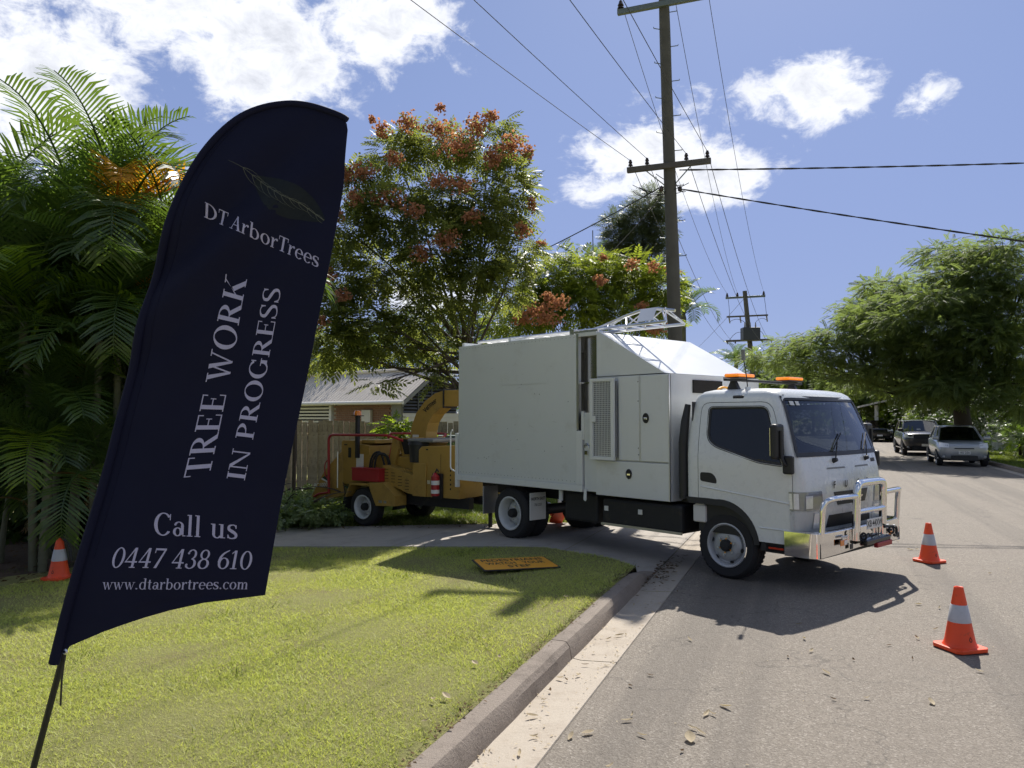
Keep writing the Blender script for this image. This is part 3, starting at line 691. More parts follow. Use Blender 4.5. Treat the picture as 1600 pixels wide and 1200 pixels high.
# wipers
for y, a in ((.62, .36), (1.42, .36)):
    z0 = 1.335; x0 = .955 - .095*((y-YC))**2
    w = MB().tube([(x0+.02, y, z0), (wsx(1.47, y+.10)+.025, y+.11, 1.47), (wsx(1.53, y+.16)+.02, y+.17, 1.53)], .008, 6); w.cyl((x0-.01, y, z0-.005), (x0+.04, y, z0+.01), .03, .02, 10)
    wi = stuff(w.build('wiper', 'black_plastic', TR, smooth=50))
    MB().tube([(wsx(z, yy)+.012, yy, z) for yy, z in ((y+.02, 1.43), (y+.17, 1.53), (y+.33, 1.62))], .007, 5).build('wiper_blade', 'rubber', wi)
# front face pieces
def fx(z, y):
    f = float(np.interp(z, [.47, .66, .84, 1.02, 1.2, 1.36], [.93, .96, .985, .99, .975, .945])); bl = float(np.interp(z, [.47, 1.36], [.05, .10])); q = f - bl*((y-YC)/1.0)**2
    e = max(0, abs(y-YC) - .86); return q - e*e*4.5
def face_patch(name, mat, pts, off, thick=.02, parent=TR, nn=8):
    """a patch following the cab front: pts = (y,z) corners bl, br, tr, tl"""
    bl, br, tr, tl = [Vector(p) for p in pts]; rows = []
    for i in range(5):
        a, b = bl.lerp(tl, i/4), br.lerp(tr, i/4); rows.append([(a.lerp(b, k/nn)) for k in range(nn+1)])
    R = [[Vector((fx(p.y, p.x)+off, p.x, p.y)) for p in r] for r in rows]; m = MB().strip(R)
    e = border(R); kk = len(e); m.raw(e + [p - Vector((thick, 0, 0)) for p in e], [(i, (i+1) % kk, kk+(i+1) % kk, kk+i) for i in range(kk)])
    return m.build(name, mat, parent, smooth=35)
face_patch('grille_slot', 'black_plastic', [(.62, .86), (1.28, .86), (1.36, 1.0), (.54, 1.0)], .008)
gb = face_patch('badge_bar', 'chrome', [(.72, .915), (1.18, .915), (1.20, .94), (.70, .94)], .016)
e_ = MB()
for a in (90, 210, 330):
    c, s_ = cos(radians(a)), sin(radians(a)); q = [Vector((0, 0)), Vector((c*.035 - s_*.025, s_*.035 + c*.025)), Vector((c*.075, s_*.075)), Vector((c*.035 + s_*.025, s_*.035 - c*.025))]
    e_.prism([(fx(.93, .95)+.018, .95+p.x, .93+p.y) for p in q], (.012, 0, 0))
stuff(e_.build('emblem', 'chrome', gb))
face_patch('lower_grille', 'black_plastic', [(.42, .63), (1.48, .63), (1.44, .76), (.46, .76)], .008)
for y in (.45, 1.08): face_patch('vent_slot', 'grey_trim', [(y, 1.245), (y+.40, 1.245), (y+.38, 1.262), (y+.02, 1.262)], .003)
for y, ch in zip((.55, .80, 1.10, 1.35), 'FUSO'):
    lettering(ch, .10, 'ink', TR, (fx(1.075, y)+.012, y, 1.075), (0, 1, 0), (0, 0, 1), bold=.003)
face_patch('badge', 'ink', [(1.62, 1.285), (1.76, 1.285), (1.76, 1.325), (1.62, 1.325)], .006)
def corner_pts(z, xa, yb, off, s_, n=26):
    """points along the cab skin from x=xa on the side, round the corner, to y=yb on the front"""
    zz = [.47, .66, .84, 1.02, 1.2]; sf = float(np.interp(z, zz, [.93, .96, .985, .99, .975])); rc = float(np.interp(z, zz, [.10, .12, .14, .15, .15])); bl = float(np.interp(z, zz, [.05, .06, .07, .08, .09]))
    a = WN; fr = lambda y: sf - bl*(y-YC)**2; xs = fr(a+rc) - rc; P = [(x, a-off) for x in np.linspace(xa, xs, 5)]
    P += [(xs + (rc+off)*sin(t), a+rc - (rc+off)*cos(t)) for t in np.linspace(0, pi/2, 11)[1:]] + [(fr(y)+off, y) for y in np.linspace(a+rc, yb, 8)[1:]]
    Q = [Vector((x, y if s_ < 0 else 2*YC - y, z)) for x, y in P]; return Q
def corner_patch(name, mat, xa, yb, z0, z1, off, s_, parent=TR, sk=0., i0=0, i1=None):
    rows = [corner_pts(z, xa, yb - (sk*(z-z0)/(z1-z0)), off, s_)[i0:i1] for z in np.linspace(z0, z1, 5)]
    m = MB().strip(rows); e = border(rows); k = len(e); c = Vector((.6, YC, 0)); m.raw(e + [p + (Vector((c.x, c.y, p.z))-p).normalized()*.02 for p in e], [(i, (i+1) % k, k+(i+1) % k, k+i) for i in range(k)])
    return m.build(name, mat, parent, smooth=35)
for s_ in (-1, 1):
    hl = corner_patch('headlight', 'lens_dark', .835, .33, .835, 1.025, .010, s_, sk=.03)
    corner_patch('headlight_reflector', 'lens', .835, .33, .85, 1.01, .014, s_, hl, i0=3, i1=9); corner_patch('headlight_lens', 'lens', .835, .33, .855, .985, .014, s_, hl, i0=11, i1=16)
    lo = corner_patch('lamp_panel', 'rim_white', .835, .34, .625, .826, .008, s_); corner_patch('indicator_lens', 'lens', .835, .335, .64, .80, .016, s_, lo, i0=16, i1=22)
# bumper and bull bar in polished steel
bm_ = MB(); zz = [(.37, .0), (.374, .004), (.62, .006), (.628, -.004), (.63, -.06)]; rows = []
path = [(.74, WN-.03), (1.00, WN-.03)] + [(1.00+.10*sin(a), WN+.06-.09*cos(a)) for a in np.linspace(.2, pi/2, 5)] + [(1.13, .35), (1.14, YC), (1.13, 1.55)] + [(1.00+.10*cos(a), WF-.06+.09*sin(a)) for a in np.linspace(0, pi/2-.2, 5)] + [(1.00, WF+.03), (.74, WF+.03)]
cen = Vector((.6, YC))
rows = []
for z, o in zz:
    r = []
    for i, (x, y) in enumerate(path):
        d = (Vector((x, y)) - cen); ny = 0 if .1 < y < 1.8 else (-1 if y < YC else 1); nx = 0 if x < 1.0 else 1
        zb = z + (.05*(1-abs(y-YC)/1.0) if z < .45 else 0)
        r.append(Vector((x + nx*o, y + ny*o, zb)))
    rows.append(r)
bm_.strip(rows); bp = bm_.build('bumper', 'chrome', TR, smooth=40)
sd_ = bp.modifiers.new('s', 'SOLIDIFY'); sd_.thickness = .01
MB().box(.5, 1.10, WN+.02, WF-.02, .37, .52).build('bumper_core', 'chassis', TR)
for y in (.35, 1.55):
    k_ = MB().box(1.158, 1.168, y-.075, y+.075, .475, .535).build('bumper_lamp', 'amber_lens', bp, bevel=.004)
    MB().box(1.168, 1.172, y+.0, y+.065, .482, .528).build('clear_lens', 'lens', k_, bevel=.002)
    MB().box(1.158, 1.172, y-.05, y+.08, .55, .575).build('lamp_cap', 'alu_dull', bp, bevel=.004)
    MB().box(1.158, 1.167, y+.14, y+.21, .42, .475).build('tow_slot', 'black_plastic', bp, bevel=.004)
xb = 1.19
big = rounded([(xb-.02, .62, .50), (xb, .62, 1.05), (xb, .66, 1.10), (xb, 1.24, 1.10), (xb, 1.28, 1.05), (xb-.02, 1.28, .50)], .11, 6)
bb = MB().tube(big, .041, 12).build('bull_bar_hoop', 'chrome', TR, smooth=50)
MB().tube([(xb, .62, .80), (xb, 1.28, .80)], .03, 10).build('bull_bar_rung', 'chrome', bb, smooth=50)
for a, b, c in ((.62, .02, 1), (1.28, 1.88, 1)):
    MB().tube(rounded([(xb, a, .97), (xb-.03, b+(.08 if b < 1 else -.08), .97), (xb-.08, b, .93), (xb-.1, b, .61)], .1, 6), .03, 10).build('bull_bar_loop', 'chrome', bb, smooth=50)
# number plate, winch and shackles
npl = MB().box(1.205, 1.213, .80, 1.17, .60, .71).build('number_plate', 'plate_white', TR, bevel=.004)
lettering('XB·44XW', .098, 'ink', npl, (1.2145, .985, .655), (0, 1, 0), (0, 0, 1), bold=.0012, sx=.88)
wn = MB().box(1.16, 1.24, .72, 1.34, .44, .50).build('winch_fairlead', 'black_gloss', TR, bevel=.015)
MB().box(1.20, 1.245, .98, 1.36, .39, .445).build('tow_strap', 'red_paint', wn, bevel=.008)
ch = MB()
for y in (.66, 1.36):
    ch.tube([Vector((1.235+.028*cos(a), y + .0, .545+.035*sin(a))) for a in np.linspace(0, 2*pi, 13)[:-1]], .011, 6, closed=True)
    ch.cyl((1.215, y-.04, .545), (1.215, y+.04, .545), .016, n=8)
ch.tube([(1.24, y, .555+.01*sin(y*60)) for y in np.linspace(.68, .84, 12)], .012, 6); ch.tube([(1.24, y, .60-.35*(y-1.2)**2) for y in np.linspace(1.16, 1.42, 10)], .014, 6)
ch.tube([(1.25, 1.42+.045*cos(a), .53+.05*sin(a)) for a in np.linspace(-2.2, 2.2, 10)], .015, 6)
stuff(ch.build('shackle', 'chassis', wn, smooth=50))
# black wheel-arch lip, step and sill
for ysd, s_ in ((WN, -1), (WF, 1)):
    m = MB(); A = [Vector((-.045 + .485*cos(a), .385 + .50*sin(a))) for a in np.linspace(radians(97), radians(6), 18)]; A = [Vector((-.50, .885)), Vector((-.20, .885))] + A; m.strip([[Vector((p.x, ysd+s_*.006, p.y)) for p in A], [Vector((p.x*.88-.005, ysd+s_*.012, .385+(p.y-.385)*.86)) for p in A], [Vector((p.x*.88-.005, ysd-s_*.30, .385+(p.y-.385)*.86)) for p in A]])
    m.build('wheel_arch', 'black_plastic', TR, smooth=40)
    st = MB().box(.43, .86, ysd-s_*.02 if s_ > 0 else ysd+.02, ysd+s_*.01 if s_ > 0 else ysd+.28, .37, .468).build('step', 'black_plastic', TR, bevel=.012)
    MB().box(.55, .72, ysd+s_*.012 - .004, ysd+s_*.012+.004, .415, .435).build('step_reflector', 'red_lens', st)
wb = MB().box(-.42, -.25, WN+.02, WN+.16, .60, .80); wb.cyl((-.36, WN+.08, .80), (-.36, WN+.08, .84), .045, n=12); wb.box(-.40, -.28, WN+.03, WN+.14, .84, .74)
stuff(wb.build('washer_bottle', 'trim_white', TR, bevel=.025))
# mirror
def mirror(s_, ysd):
    y = ysd + s_*.19
    mr = MB().box(.66, .74, min(y-s_*.02, y-s_*.2), max(y-s_*.02, y-s_*.2), 1.36, 1.73).build('mirror', 'black_plastic', TR, bevel=.03, seg=3)
    MB().box(.656, .66, min(y-s_*.04, y-s_*.18), max(y-s_*.04, y-s_*.18), 1.40, 1.69).build('mirror_glass', 'chrome', mr)
    MB().tube(rounded([(.79, ysd-s_*.02, 1.28), (.79, ysd+s_*.09, 1.30), (.75, y-s_*.1, 1.40), (.75, y-s_*.1, 1.66)], .05), .018, 8).build('mirror_arm', 'black_plastic', mr, smooth=50)
    MB().box(.745, .86, min(ysd+s_*.01, ysd+s_*.07), max(ysd+s_*.01, ysd+s_*.07), 1.21, 1.40).build('mirror_mount', 'black_plastic', mr, bevel=.02)
mirror(-1, WN); mirror(1, WF)
# roof: beacon bar, antenna, marker lamp
br = MB().box(-.08, -.03, WN+.15, WF-.1, 2.215, 2.245).build('beacon_bar', 'black_plastic', TR, bevel=.006)
for y in (.25, 1.60): MB().prism([(-.14, y, 2.10), (.03, y, 2.10), (-.03, y, 2.22), (-.08, y, 2.22)], (0, .06, 0)).build('bar_foot', 'black_plastic', br)
for y in (.24, 1.40):
    bc = MB().box(-.15, .05, y-.03, y+.34, 2.25, 2.262).build('beacon_base', 'black_plastic', br)
    MB().box(-.145, .045, y-.025, y+.335, 2.264, 2.303).build('beacon_lens', 'amber', bc, bevel=.016, seg=3)
an = MB().tube([(.18, WN+.24, 2.09), (.17, WN+.23, 2.25), (.155, WN+.20, 2.45)], .006, 6).build('antenna', 'black_plastic', TR)
MB().cyl((.155, WN+.20, 2.44), (.15, WN+.195, 2.56), .022, n=10).build('antenna_head', 'grey_trim', an, smooth=40); MB().cyl((.18, WN+.24, 2.075), (.18, WN+.24, 2.14), .03, n=10).build('antenna_base', 'chrome', an, smooth=40)
MB().box(.06, .20, WN+.112, WN+.15, 2.005, 2.045).build('marker_lamp', 'black_gloss', TR, bevel=.012)
# snorkel behind the cab
MB().tube([(-.56, WN+.05, .85), (-.56, WN+.045, 1.5), (-.54, WN+.06, 1.75), (-.52, WN+.09, 1.95)], [.055, .055, .05, .035], 8).build('intake_pipe', 'black_plastic', TR, smooth=60)
hs = MB().tube([(-.45, .7+.16*cos(a), 2.1+.07*sin(a)) for a in np.linspace(.1, pi-.1, 9)], .014, 6).build('yellow_hose', 'sign_yellow', TR, smooth=60)

# ---- wheels
def wheel(name, x, y, z, s_, R=.375, W=.22, parent=TR, dish=.0, steel='wheel_steel', holes=True, rr=.235):
    """s_: side the outer face looks to (-1 towards the camera)"""
    M = Matrix.Translation((x, y, z)) @ Matrix.Rotation(radians(90)*(1 if s_ < 0 else -1), 4, 'X')
    t = MB().lathe([(rr-.01, -W*.5), (rr+.02, 0), (rr+.03, 0), (R-.04, .004), (R-.012, -.02), (R, -.05), (R, -W+.05), (R-.012, -W+.02), (R-.04, -W), (rr, -W+.005)], M, 40).build('wheel', 'rubber', parent, smooth=40)
    # tread grooves
    tg = MB()
    for k in range(44):
        a = 2*pi*k/44; d = Vector((cos(a), sin(a), 0)); tdir = Vector((-sin(a), cos(a), 0))
        for h in (-.055, -W*.5, -W+.055):
            c = d*R + Vector((0, 0, h)); q = [c + tdir*.016 + Vector((0, 0, .018)), c - tdir*.016 + Vector((0, 0, .018)), c - tdir*.016 - Vector((0, 0, .018)), c + tdir*.016 - Vector((0, 0, .018))]
            tg.prism([M @ p for p in q], (M.to_3x3() @ d)*.004)
    stuff(tg.build('tread', 'rubber', t))
    D = dish
    rm = MB().lathe([(rr+.012, .006), (rr, .012), (rr-.012, .004), (rr-.03, -.03), (rr-.035, -.05-D*.3), (rr-.055, -.055-D), (rr*.74, -.03-D), (rr*.62, -.008-D*.9), (rr*.52, -.003-D*.8), (.07, -.004-D*.8), (0.001, -.004-D*.8)], M, 40)
    rim = rm.build('rim', steel, t, smooth=35)
    hb = MB().lathe([(.068, -.004-D*.8), (.066, .03-D*.5), (.052, .052-D*.5), (.001, .056-D*.5)], M, 20); hb.build('hub', 'chassis', rim, smooth=40)
    for k in range(6):
        a = 2*pi*k/6 + .3; c = Vector((cos(a)*.105, sin(a)*.105, -.004-D*.8)); nb = MB().cyl(M @ c, M @ (c + Vector((0, 0, .022))), .014, .012, 6); nb.build('wheel_nut', 'alu_dull', rim)
        if not holes: continue
        a += .52; c0 = Vector((cos(a)*rr*.79, sin(a)*rr*.79, -.027-D)); hh = MB(); kk = 12
        e1, e2 = Vector((cos(a), sin(a), -.55)).normalized(), Vector((-sin(a), cos(a), 0)); nz = e1.cross(e2)
        hh.v = [M @ (c0 + nz*.006 + e1*.018*cos(2*pi*i/kk) + e2*.026*sin(2*pi*i/kk)) for i in range(kk)]; hh.f = [tuple(range(kk))]; hh.build('vent_hole', 'ink', rim)
    return t
YI = -.0
fw = wheel('w', 0, YI, .375, -1, dish=.0); wheel('w', 0, 1.9, .375, 1)
wheel('w', -3.62, YI, .395, -1, dish=.11, steel='rim_white'); wheel('w', -3.62, .25, .395, -1, dish=0.); wheel('w', -3.62, 1.9, .395, 1, dish=.11, steel='rim_white'); wheel('w', -3.62, 1.65, .395, 1)
for k in range(6):   # yellow nut markers on the near front wheel
    a = 2*pi*k/6 + .3; M = Matrix.Translation((0, YI-.006, .375)) @ Matrix.Rotation(radians(90), 4, 'X')
    p = [Vector((cos(a)*.088, sin(a)*.088, .01)), Vector((cos(a+.25)*.082, sin(a+.25)*.082, .01)), Vector((cos(a+.12)*.06, sin(a+.12)*.06, .01))]
    mk = MB(); mk.prism([M @ q for q in p], (0, -.003, 0)); mk.build('nut_marker', 'sign_yellow', fw)

# ---- chassis
cs = MB().box(-4.9, .6, .55, .63, .60, .80).build('chassis_rail', 'chassis', TR); MB().box(-4.9, .6, 1.27, 1.35, .60, .80).build('chassis_rail', 'chassis', TR)
MB().cyl((-3.62, .2, .395), (-3.62, 1.7, .395), .08).build('rear_axle', 'chassis', TR, smooth=40); MB().cyl((0, .2, .36), (0, 1.7, .36), .05).build('front_axle', 'chassis', TR, smooth=40)
MB().box(-4.85, -.55, .2, 1.7, .78, .85).build('subframe', 'chassis', TR)
tk = MB().box(-1.85, -.60, .02, .50, .42, .76).build('fuel_tank', 'chassis', TR, bevel=.04)
MB().box(-1.85, -.60, .0, .02, .415, .445).build('tank_trim', 'gutter_strip', tk)
for x in (-1.80, -1.25): MB().box(x, x+.06, .008, .02, .60, .66).build('tank_label', 'plate_white', tk)
MB().box(-2.75, -1.95, .75, 1.3, .32, .80).build('gearbox', 'chassis', TR, bevel=.05)
MB().box(-.55, .55, .55, 1.35, .35, .85).build('engine', 'chassis', TR, bevel=.06)
MB().box(-2.6, -2.0, .1, .5, .40, .78).build('battery_box', 'chassis', TR, bevel=.03)
for y in (.0, 1.62):
    fl = MB().box(-3.20, -3.19, y, y+.32, .33, .72).build('mud_flap', 'plate_white', TR, bevel=.01)
    if y < 1:
        lettering('NORTH EAST', .062, 'ink', fl, (-3.186, .16, .63), (0, 1, 0), (0, 0, 1), bold=.001, sx=.72); None
        lettering('758-2253', .05, 'ink', fl, (-3.186, .16, .545), (0, 1, 0), (0, 0, 1), sx=.8)
    MB().box(-4.24, -4.23, y, y+.30, .33, .75).build('mud_flap', 'alu_dull', TR, bevel=.01)
MB().cyl((-2.62, .05, .66), (-2.62, .05, .80), .03, n=12).build('body_peg', 'white_frame', TR)

# ---- tipper body
Y0, Y1 = WN, WF+.05
bx = MB().box(-4.79, -2.24, Y0+.012, Y0+.04, .905, 2.915).build('side_panel', 'white_panel', TR); MB().box(-4.79, -2.24, Y1-.04, Y1-.012, .905, 2.915).build('side_panel', 'white_panel', TR)
MB().box(-4.80, -4.76, Y0+.04, Y1-.04, .905, 2.915).build('tail_panel', 'white_panel', TR); MB().box(-4.79, -1.90, Y0+.04, Y1-.04, 2.885, 2.91).build('roof_panel', 'white_panel', TR)
MB().box(-4.85, -2.13, Y0-.006, Y0+.05, .815, .902).build('bottom_rail', 'white_frame', TR, bevel=.006); MB().box(-4.85, -2.13, Y1-.05, Y1+.006, .815, .902).build('bottom_rail', 'white_frame', TR, bevel=.006)
MB().box(-4.86, -4.80, Y0-.008, Y0+.05, .70, 1.55).build('corner_post', 'white_frame', TR, bevel=.006)
MB().box(-4.86, -4.80, Y1-.05, Y1+.008, .70, 1.55).build('corner_post', 'white_frame', TR, bevel=.006)
MB().box(-2.236, -2.13, Y0-.004, Y0+.06, .905, 1.62).build('front_post', 'white_frame', TR, bevel=.005)
MB().box(-2.236, -2.20, Y0+.006, Y0+.06, 1.63, 2.92).build('front_post', 'alu', TR)
MB().tube(rounded([(-4.92, Y0-.01, 1.60), (-4.97, Y0-.01, 1.56), (-4.97, Y0-.01, .98), (-4.86, Y0-.01, .95)], .05), .012, 6).build('grab_rail', 'white_frame', TR, smooth=50)
# panel seam and rivets
MB().box(-3.75, -2.8, Y0+.0100, Y0+.0118, 2.272, 2.275).build('panel_seam', 'alu_dull', bx)
rv = MB()
for i in range(15): rv.lathe([(.007, 0), (.005, .003), (.001, .004)], Matrix.Translation((random.uniform(-4.7, -2.3), Y0+.011, random.uniform(.95, 2.8))) @ Matrix.Rotation(radians(90), 4, 'X'), 8)
for i in range(34):
    for z in (.945, 2.875): rv.lathe([(.006, 0), (.004, .0025), (.001, .003)], Matrix.Translation((-4.74+i*.0745, Y0+.011, z)) @ Matrix.Rotation(radians(90), 4, 'X'), 6)
stuff(rv.build('rivet', 'grey_trim', bx))
# scuffs and a wiped smear low on the panel
pm('scuff', (.50, .50, .48), .6, var=.2, vs=20); pm('smear', (.83, .84, .84), .5, var=.1, vs=12); sc_ = MB()
for _ in range(16):
    x, z, L_, a_ = random.uniform(-4.6, -2.4), random.uniform(1.0, 2.7), random.uniform(.03, .16), random.uniform(-.5, .5); d_ = Vector((cos(a_), 0, sin(a_)))*L_; q = Vector((x, Y0+.0112, z)); sc_.raw([q, q + d_*.5 + Vector((0, 0, .003)), q + d_, q + d_*.5 - Vector((0, 0, .002))], [(0, 1, 2, 3)])
stuff(sc_.build('scuff_marks', 'scuff', bx, fixn=False))
# recessed stainless chute between body and lockers
MB().box(-2.20, -1.90, Y0+.13, Y0+.14, .82, 2.87).build('stainless_panel', 'stainless', TR); MB().box(-2.20, -1.90, Y0+.06, Y0+.13, 2.25, 2.268).build('stainless_ledge', 'stainless', TR)
MB().box(-2.20, -1.88, Y0+.01, Y0+.14, 2.875, 2.925).build('chute_header', 'white_panel', TR)
rc = MB().box(-2.11, -1.905, Y0+.02, Y0+.06, .83, 1.86).build('rear_door', 'white_panel', TR, bevel=.004)
MB().box(-2.16, -2.11, Y0+.01, Y0+.05, 1.50, 1.88).build('door_stay', 'white_frame', rc, bevel=.008)
pl = MB().tube([(-2.06+.035*cos(a), Y0+.008, 1.40+.055*sin(a)) for a in np.linspace(0, pi, 9)], .006, 6); pl.box(-2.085, -2.035, Y0-.002, Y0+.018, 1.31, 1.36); stuff(pl.build('padlock', 'chrome', rc))
MB().box(-2.11, -1.905, Y0+.012, Y0+.02, 1.425, 1.435).build('door_seam', 'grey_trim', rc)
sx_ = MB().prism([(-2.09, Y0-.012, .86), (-2.05, Y0-.012, .86), (-2.05, Y0-.012, .72), (-2.07, Y0-.012, .70), (-2.10, Y0-.012, .72)], (0, .01, 0)); sx_.build('body_latch', 'white_frame', TR)
# lockers behind the cab
cb = MB().box(-1.895, -.72, Y0+.035, Y1-.035, .80, 2.325).build('locker_body', 'white_panel', TR)
def latch(x, z, par):
    M = Matrix.Translation((x, Y0-.002, z)) @ Matrix.Rotation(radians(90), 4, 'X') @ Matrix.Scale(1.35, 4, (0, 1, 0))
    l = MB().lathe([(.046, 0), (.046, .008), (.040, .011), (.036, .004), (.001, .004)], M, 20).build('latch', 'black_plastic', par, smooth=40)
    MB().box(x-.026, x+.026, Y0-.016, Y0-.006, z-.02, z+.008).build('latch_handle', 'chrome', l, bevel=.006)
d1 = MB().box(-1.505, -1.18, Y0, Y0+.03, 1.262, 2.315).build('locker_door', 'white_panel', TR, bevel=.005); d2 = MB().box(-1.155, -.735, Y0, Y0+.03, 1.262, 2.315).build('locker_door', 'white_panel', TR, bevel=.005)
d3_ = MB().box(-1.89, -.725, Y0, Y0+.03, .80, 1.245).build('locker_door', 'white_panel', TR, bevel=.005)
MB().box(-1.178, -1.157, Y0+.004, Y0+.034, 1.262, 2.315).build('hinge_post', 'alu_dull', TR)
latch(-1.07, 1.79, d2); latch(-1.34, 1.095, d3_)
hg = MB()
for d, x in ((d1, -1.19), ):
    for z in (1.34, 1.42, 2.0, 2.24): hg.lathe([(.008, 0), (.005, .004), (.001, .004)], Matrix.Translation((x, Y0-.001, z)) @ Matrix.Rotation(radians(90), 4, 'X'), 6)
stuff(hg.build('rivet', 'ink', d1))
MB().box(-.735, -.722, Y0-.004, Y0+.02, .80, 2.32).build('edge_trim', 'alu_dull', TR)
# mesh door, standing slightly proud
mf = MB()
for a in ((-1.93, -1.52, 2.26, 2.30), (-1.93, -1.52, 1.255, 1.30)): mf.box(a[0], a[1], Y0-.075, Y0-.045, a[2], a[3])
for a in ((-1.93, -1.88), (-1.575, -1.52)): mf.box(a[0], a[1], Y0-.075, Y0-.045, 1.30, 2.26)
md = stuff(mf.build('mesh_door', 'white_frame', TR, bevel=.004))
wm = MB()
for x in np.arange(-1.87, -1.58, .026): wm.tube([(x, Y0-.06, 1.30), (x, Y0-.06, 2.26)], .0032, 4)
for z in np.arange(1.315, 2.26, .026): wm.tube([(-1.88, Y0-.056, z), (-1.575, Y0-.056, z)], .0032, 4)
stuff(wm.build('wire_mesh', 'white_frame', md)); MB().box(-1.895, -1.82, Y0-.085, Y0-.074, 1.74, 1.82).build('mesh_latch', 'white_frame', md, bevel=.006)
MB().box(-1.90, -1.52, Y0-.03, Y0+.0, 1.30, 2.26).build('mesh_back', 'lens_dark', md)
# sloping head of the body over the lockers
hp = [(-1.885, 2.33), (-1.885, 2.905), (-1.84, 2.91), (-.80, 2.335)]
MB().prism([(x, Y0+.02, z) for x, z in hp], (0, Y1-Y0-.04, 0)).build('sloping_head', 'white_panel', TR)
MB().box(-.735, -.70, .42, 1.05, 2.10, 2.26).build('head_recess_shade', 'dark_room', TR)  # dark block standing for the shade of a gap behind the cab
# ---- roof rack and the lattice ladder
MB().box(-4.75, -4.70, Y0+.05, Y1-.05, 2.915, 2.975).build('rack_bar', 'white_frame', TR); MB().box(-3.65, -3.60, Y0+.05, Y1-.05, 2.915, 2.975).build('rack_bar', 'white_frame', TR)
MB().box(-2.40, -2.32, Y0+.05, Y1-.05, 2.915, 2.99).build('rack_bar', 'alu', TR)
MB().box(-2.32, -1.88, Y0+.03, Y0+.06, 2.925, 2.955).build('rack_rail', 'alu', TR)
lad = bpy.data.objects.new('lattice_ladder', None); COL.objects.link(lad); tag(lad, 'aluminium lattice ladder lying along the truck roof', 'ladder'); lad.matrix_world = TR.matrix_basis.copy()
lad.location = TR.location.copy(); lad.rotation_euler = TR.rotation_euler.copy()
def lp(s, a, b):
    """ladder lying along the roof; its top chord rises towards the front end"""
    return Vector((-4.55 + s, .36 + .05*s + a, 2.985 + .006*s + b*min(1, max(.05, (s-2.1)/.8))))
LN = 3.5
for a, b in ((-.2, 0), (.2, 0), (0, .21)):
    MB().tube([lp(s, a, b*(1 if s < LN-.25 else .75)) for s in np.linspace(0, LN, 14)], .021, 6).build('ladder_rail', 'alu', lad, smooth=50)
for i in range(11):
    s0, s1 = .1+i*.31, .1+(i+.5)*.31
    if s0 > 1.9:
        for a in (-.2, .2): MB().tube([lp(s0, a, 0), lp(s1, 0, .21), lp(s0+.31, a, 0)], .010, 5).build('lattice_brace', 'alu', lad)
    MB().tube([lp(s0, -.2, 0), lp(s0, .2, 0)], .012, 5).build('rung', 'alu', lad)
MB().tube([lp(LN, -.2, 0), lp(LN-.2, 0, .20), lp(LN, .2, 0)], .014, 6).build('end_frame', 'alu', lad)
MB().box(-.06, .20, -.10, .10, -.002, .002, Matrix.Translation(lp(LN-.42, -.11, .13)) @ Matrix.Rotation(radians(62), 4, 'X')).build('end_plate', 'alu_dull', lad)
# ------------------------------------------------------------------ feather flag
FX = [(-1.764, 0.862), (-1.729, 1.015), (-1.673, 1.26), (-1.617, 1.507), (-1.561, 1.78), (-1.504, 2.03), (-1.446, 2.257), (-1.387, 2.455), (-1.327, 2.644), (-1.266, 2.779), (-1.192, 2.887), (-1.105, 2.972), (-1.017, 3.019), (-0.915, 3.04), (-0.826, 3.034), (-0.737, 3.009), (-0.678, 2.983), (-0.65, 2.954), (-0.65, 2.921), (-0.656, 2.818), (-0.665, 2.69), (-0.692, 2.524), (-0.723, 2.358), (-0.754, 2.207), (-0.801, 1.955), (-0.858, 1.68), (-0.911, 1.408), (-0.962, 1.101), (-1.038, 1.099), (-1.162, 1.089), (-1.31, 1.059), (-1.432, 1.025), (-1.555, 0.984), (-1.697, 0.923), (-1.709, 0.908)]
def smooth_outline(P, keep):
    out = []; k = len(P)
    for i in range(k-1):
        p0, p1, p2, p3 = [np.array(P[max(0, min(k-1, j))]) for j in (i-1, i, i+1, i+2)]
        for q in range(4):
            t = q/4; out.append(tuple(.5*((2*p1)+(p2-p0)*t+(2*p0-5*p1+4*p2-p3)*t*t+(3*p1-p0-3*p2+p3)*t**3)))
    return out + [P[-1]]
FEDGE = smooth_outline(FX[:18], None); FRIGHT = smooth_outline(FX[13:28], None)
def flag_y(x, z):
    """depth of the cloth: gentle swells and the tension folds at the top corner"""
    y = 3.0 + .022*sin(2.6*z + 2.2*x) + .010*sin(5.3*z - 3*x)
    d = (x+.65)*.75 + (z-2.95)*.66; e = -(x+.65)*.66 + (z-2.95)*.75   # along / across the fold running down from the top corner
    f = math.exp(-((e-.0)/.20)**2)*min(1, max(0, -d*1.6))*math.exp(d*.9); y += .045*f*sin(e*26)
    y += .010*sin(24*(x - .19*(z-2)))*max(0, min(1, (1.5-z)/.9))*.5
    return y
FL = thing('feather_flag', 'tall navy blue feather flag with white lettering on the lawn', 'flag', (-1.95, 3.0, ground_z(-1.95, 3.0)))
fo = Vector(FL.location)
def inflag(pts, x, z):
    c = False; k = len(pts)
    for i in range(k):
        (x1, z1), (x2, z2) = pts[i], pts[i-1]
        if (z1 > z) != (z2 > z) and x < (x2-x1)*(z-z1)/(z2-z1)+x1: c = not c
    return c
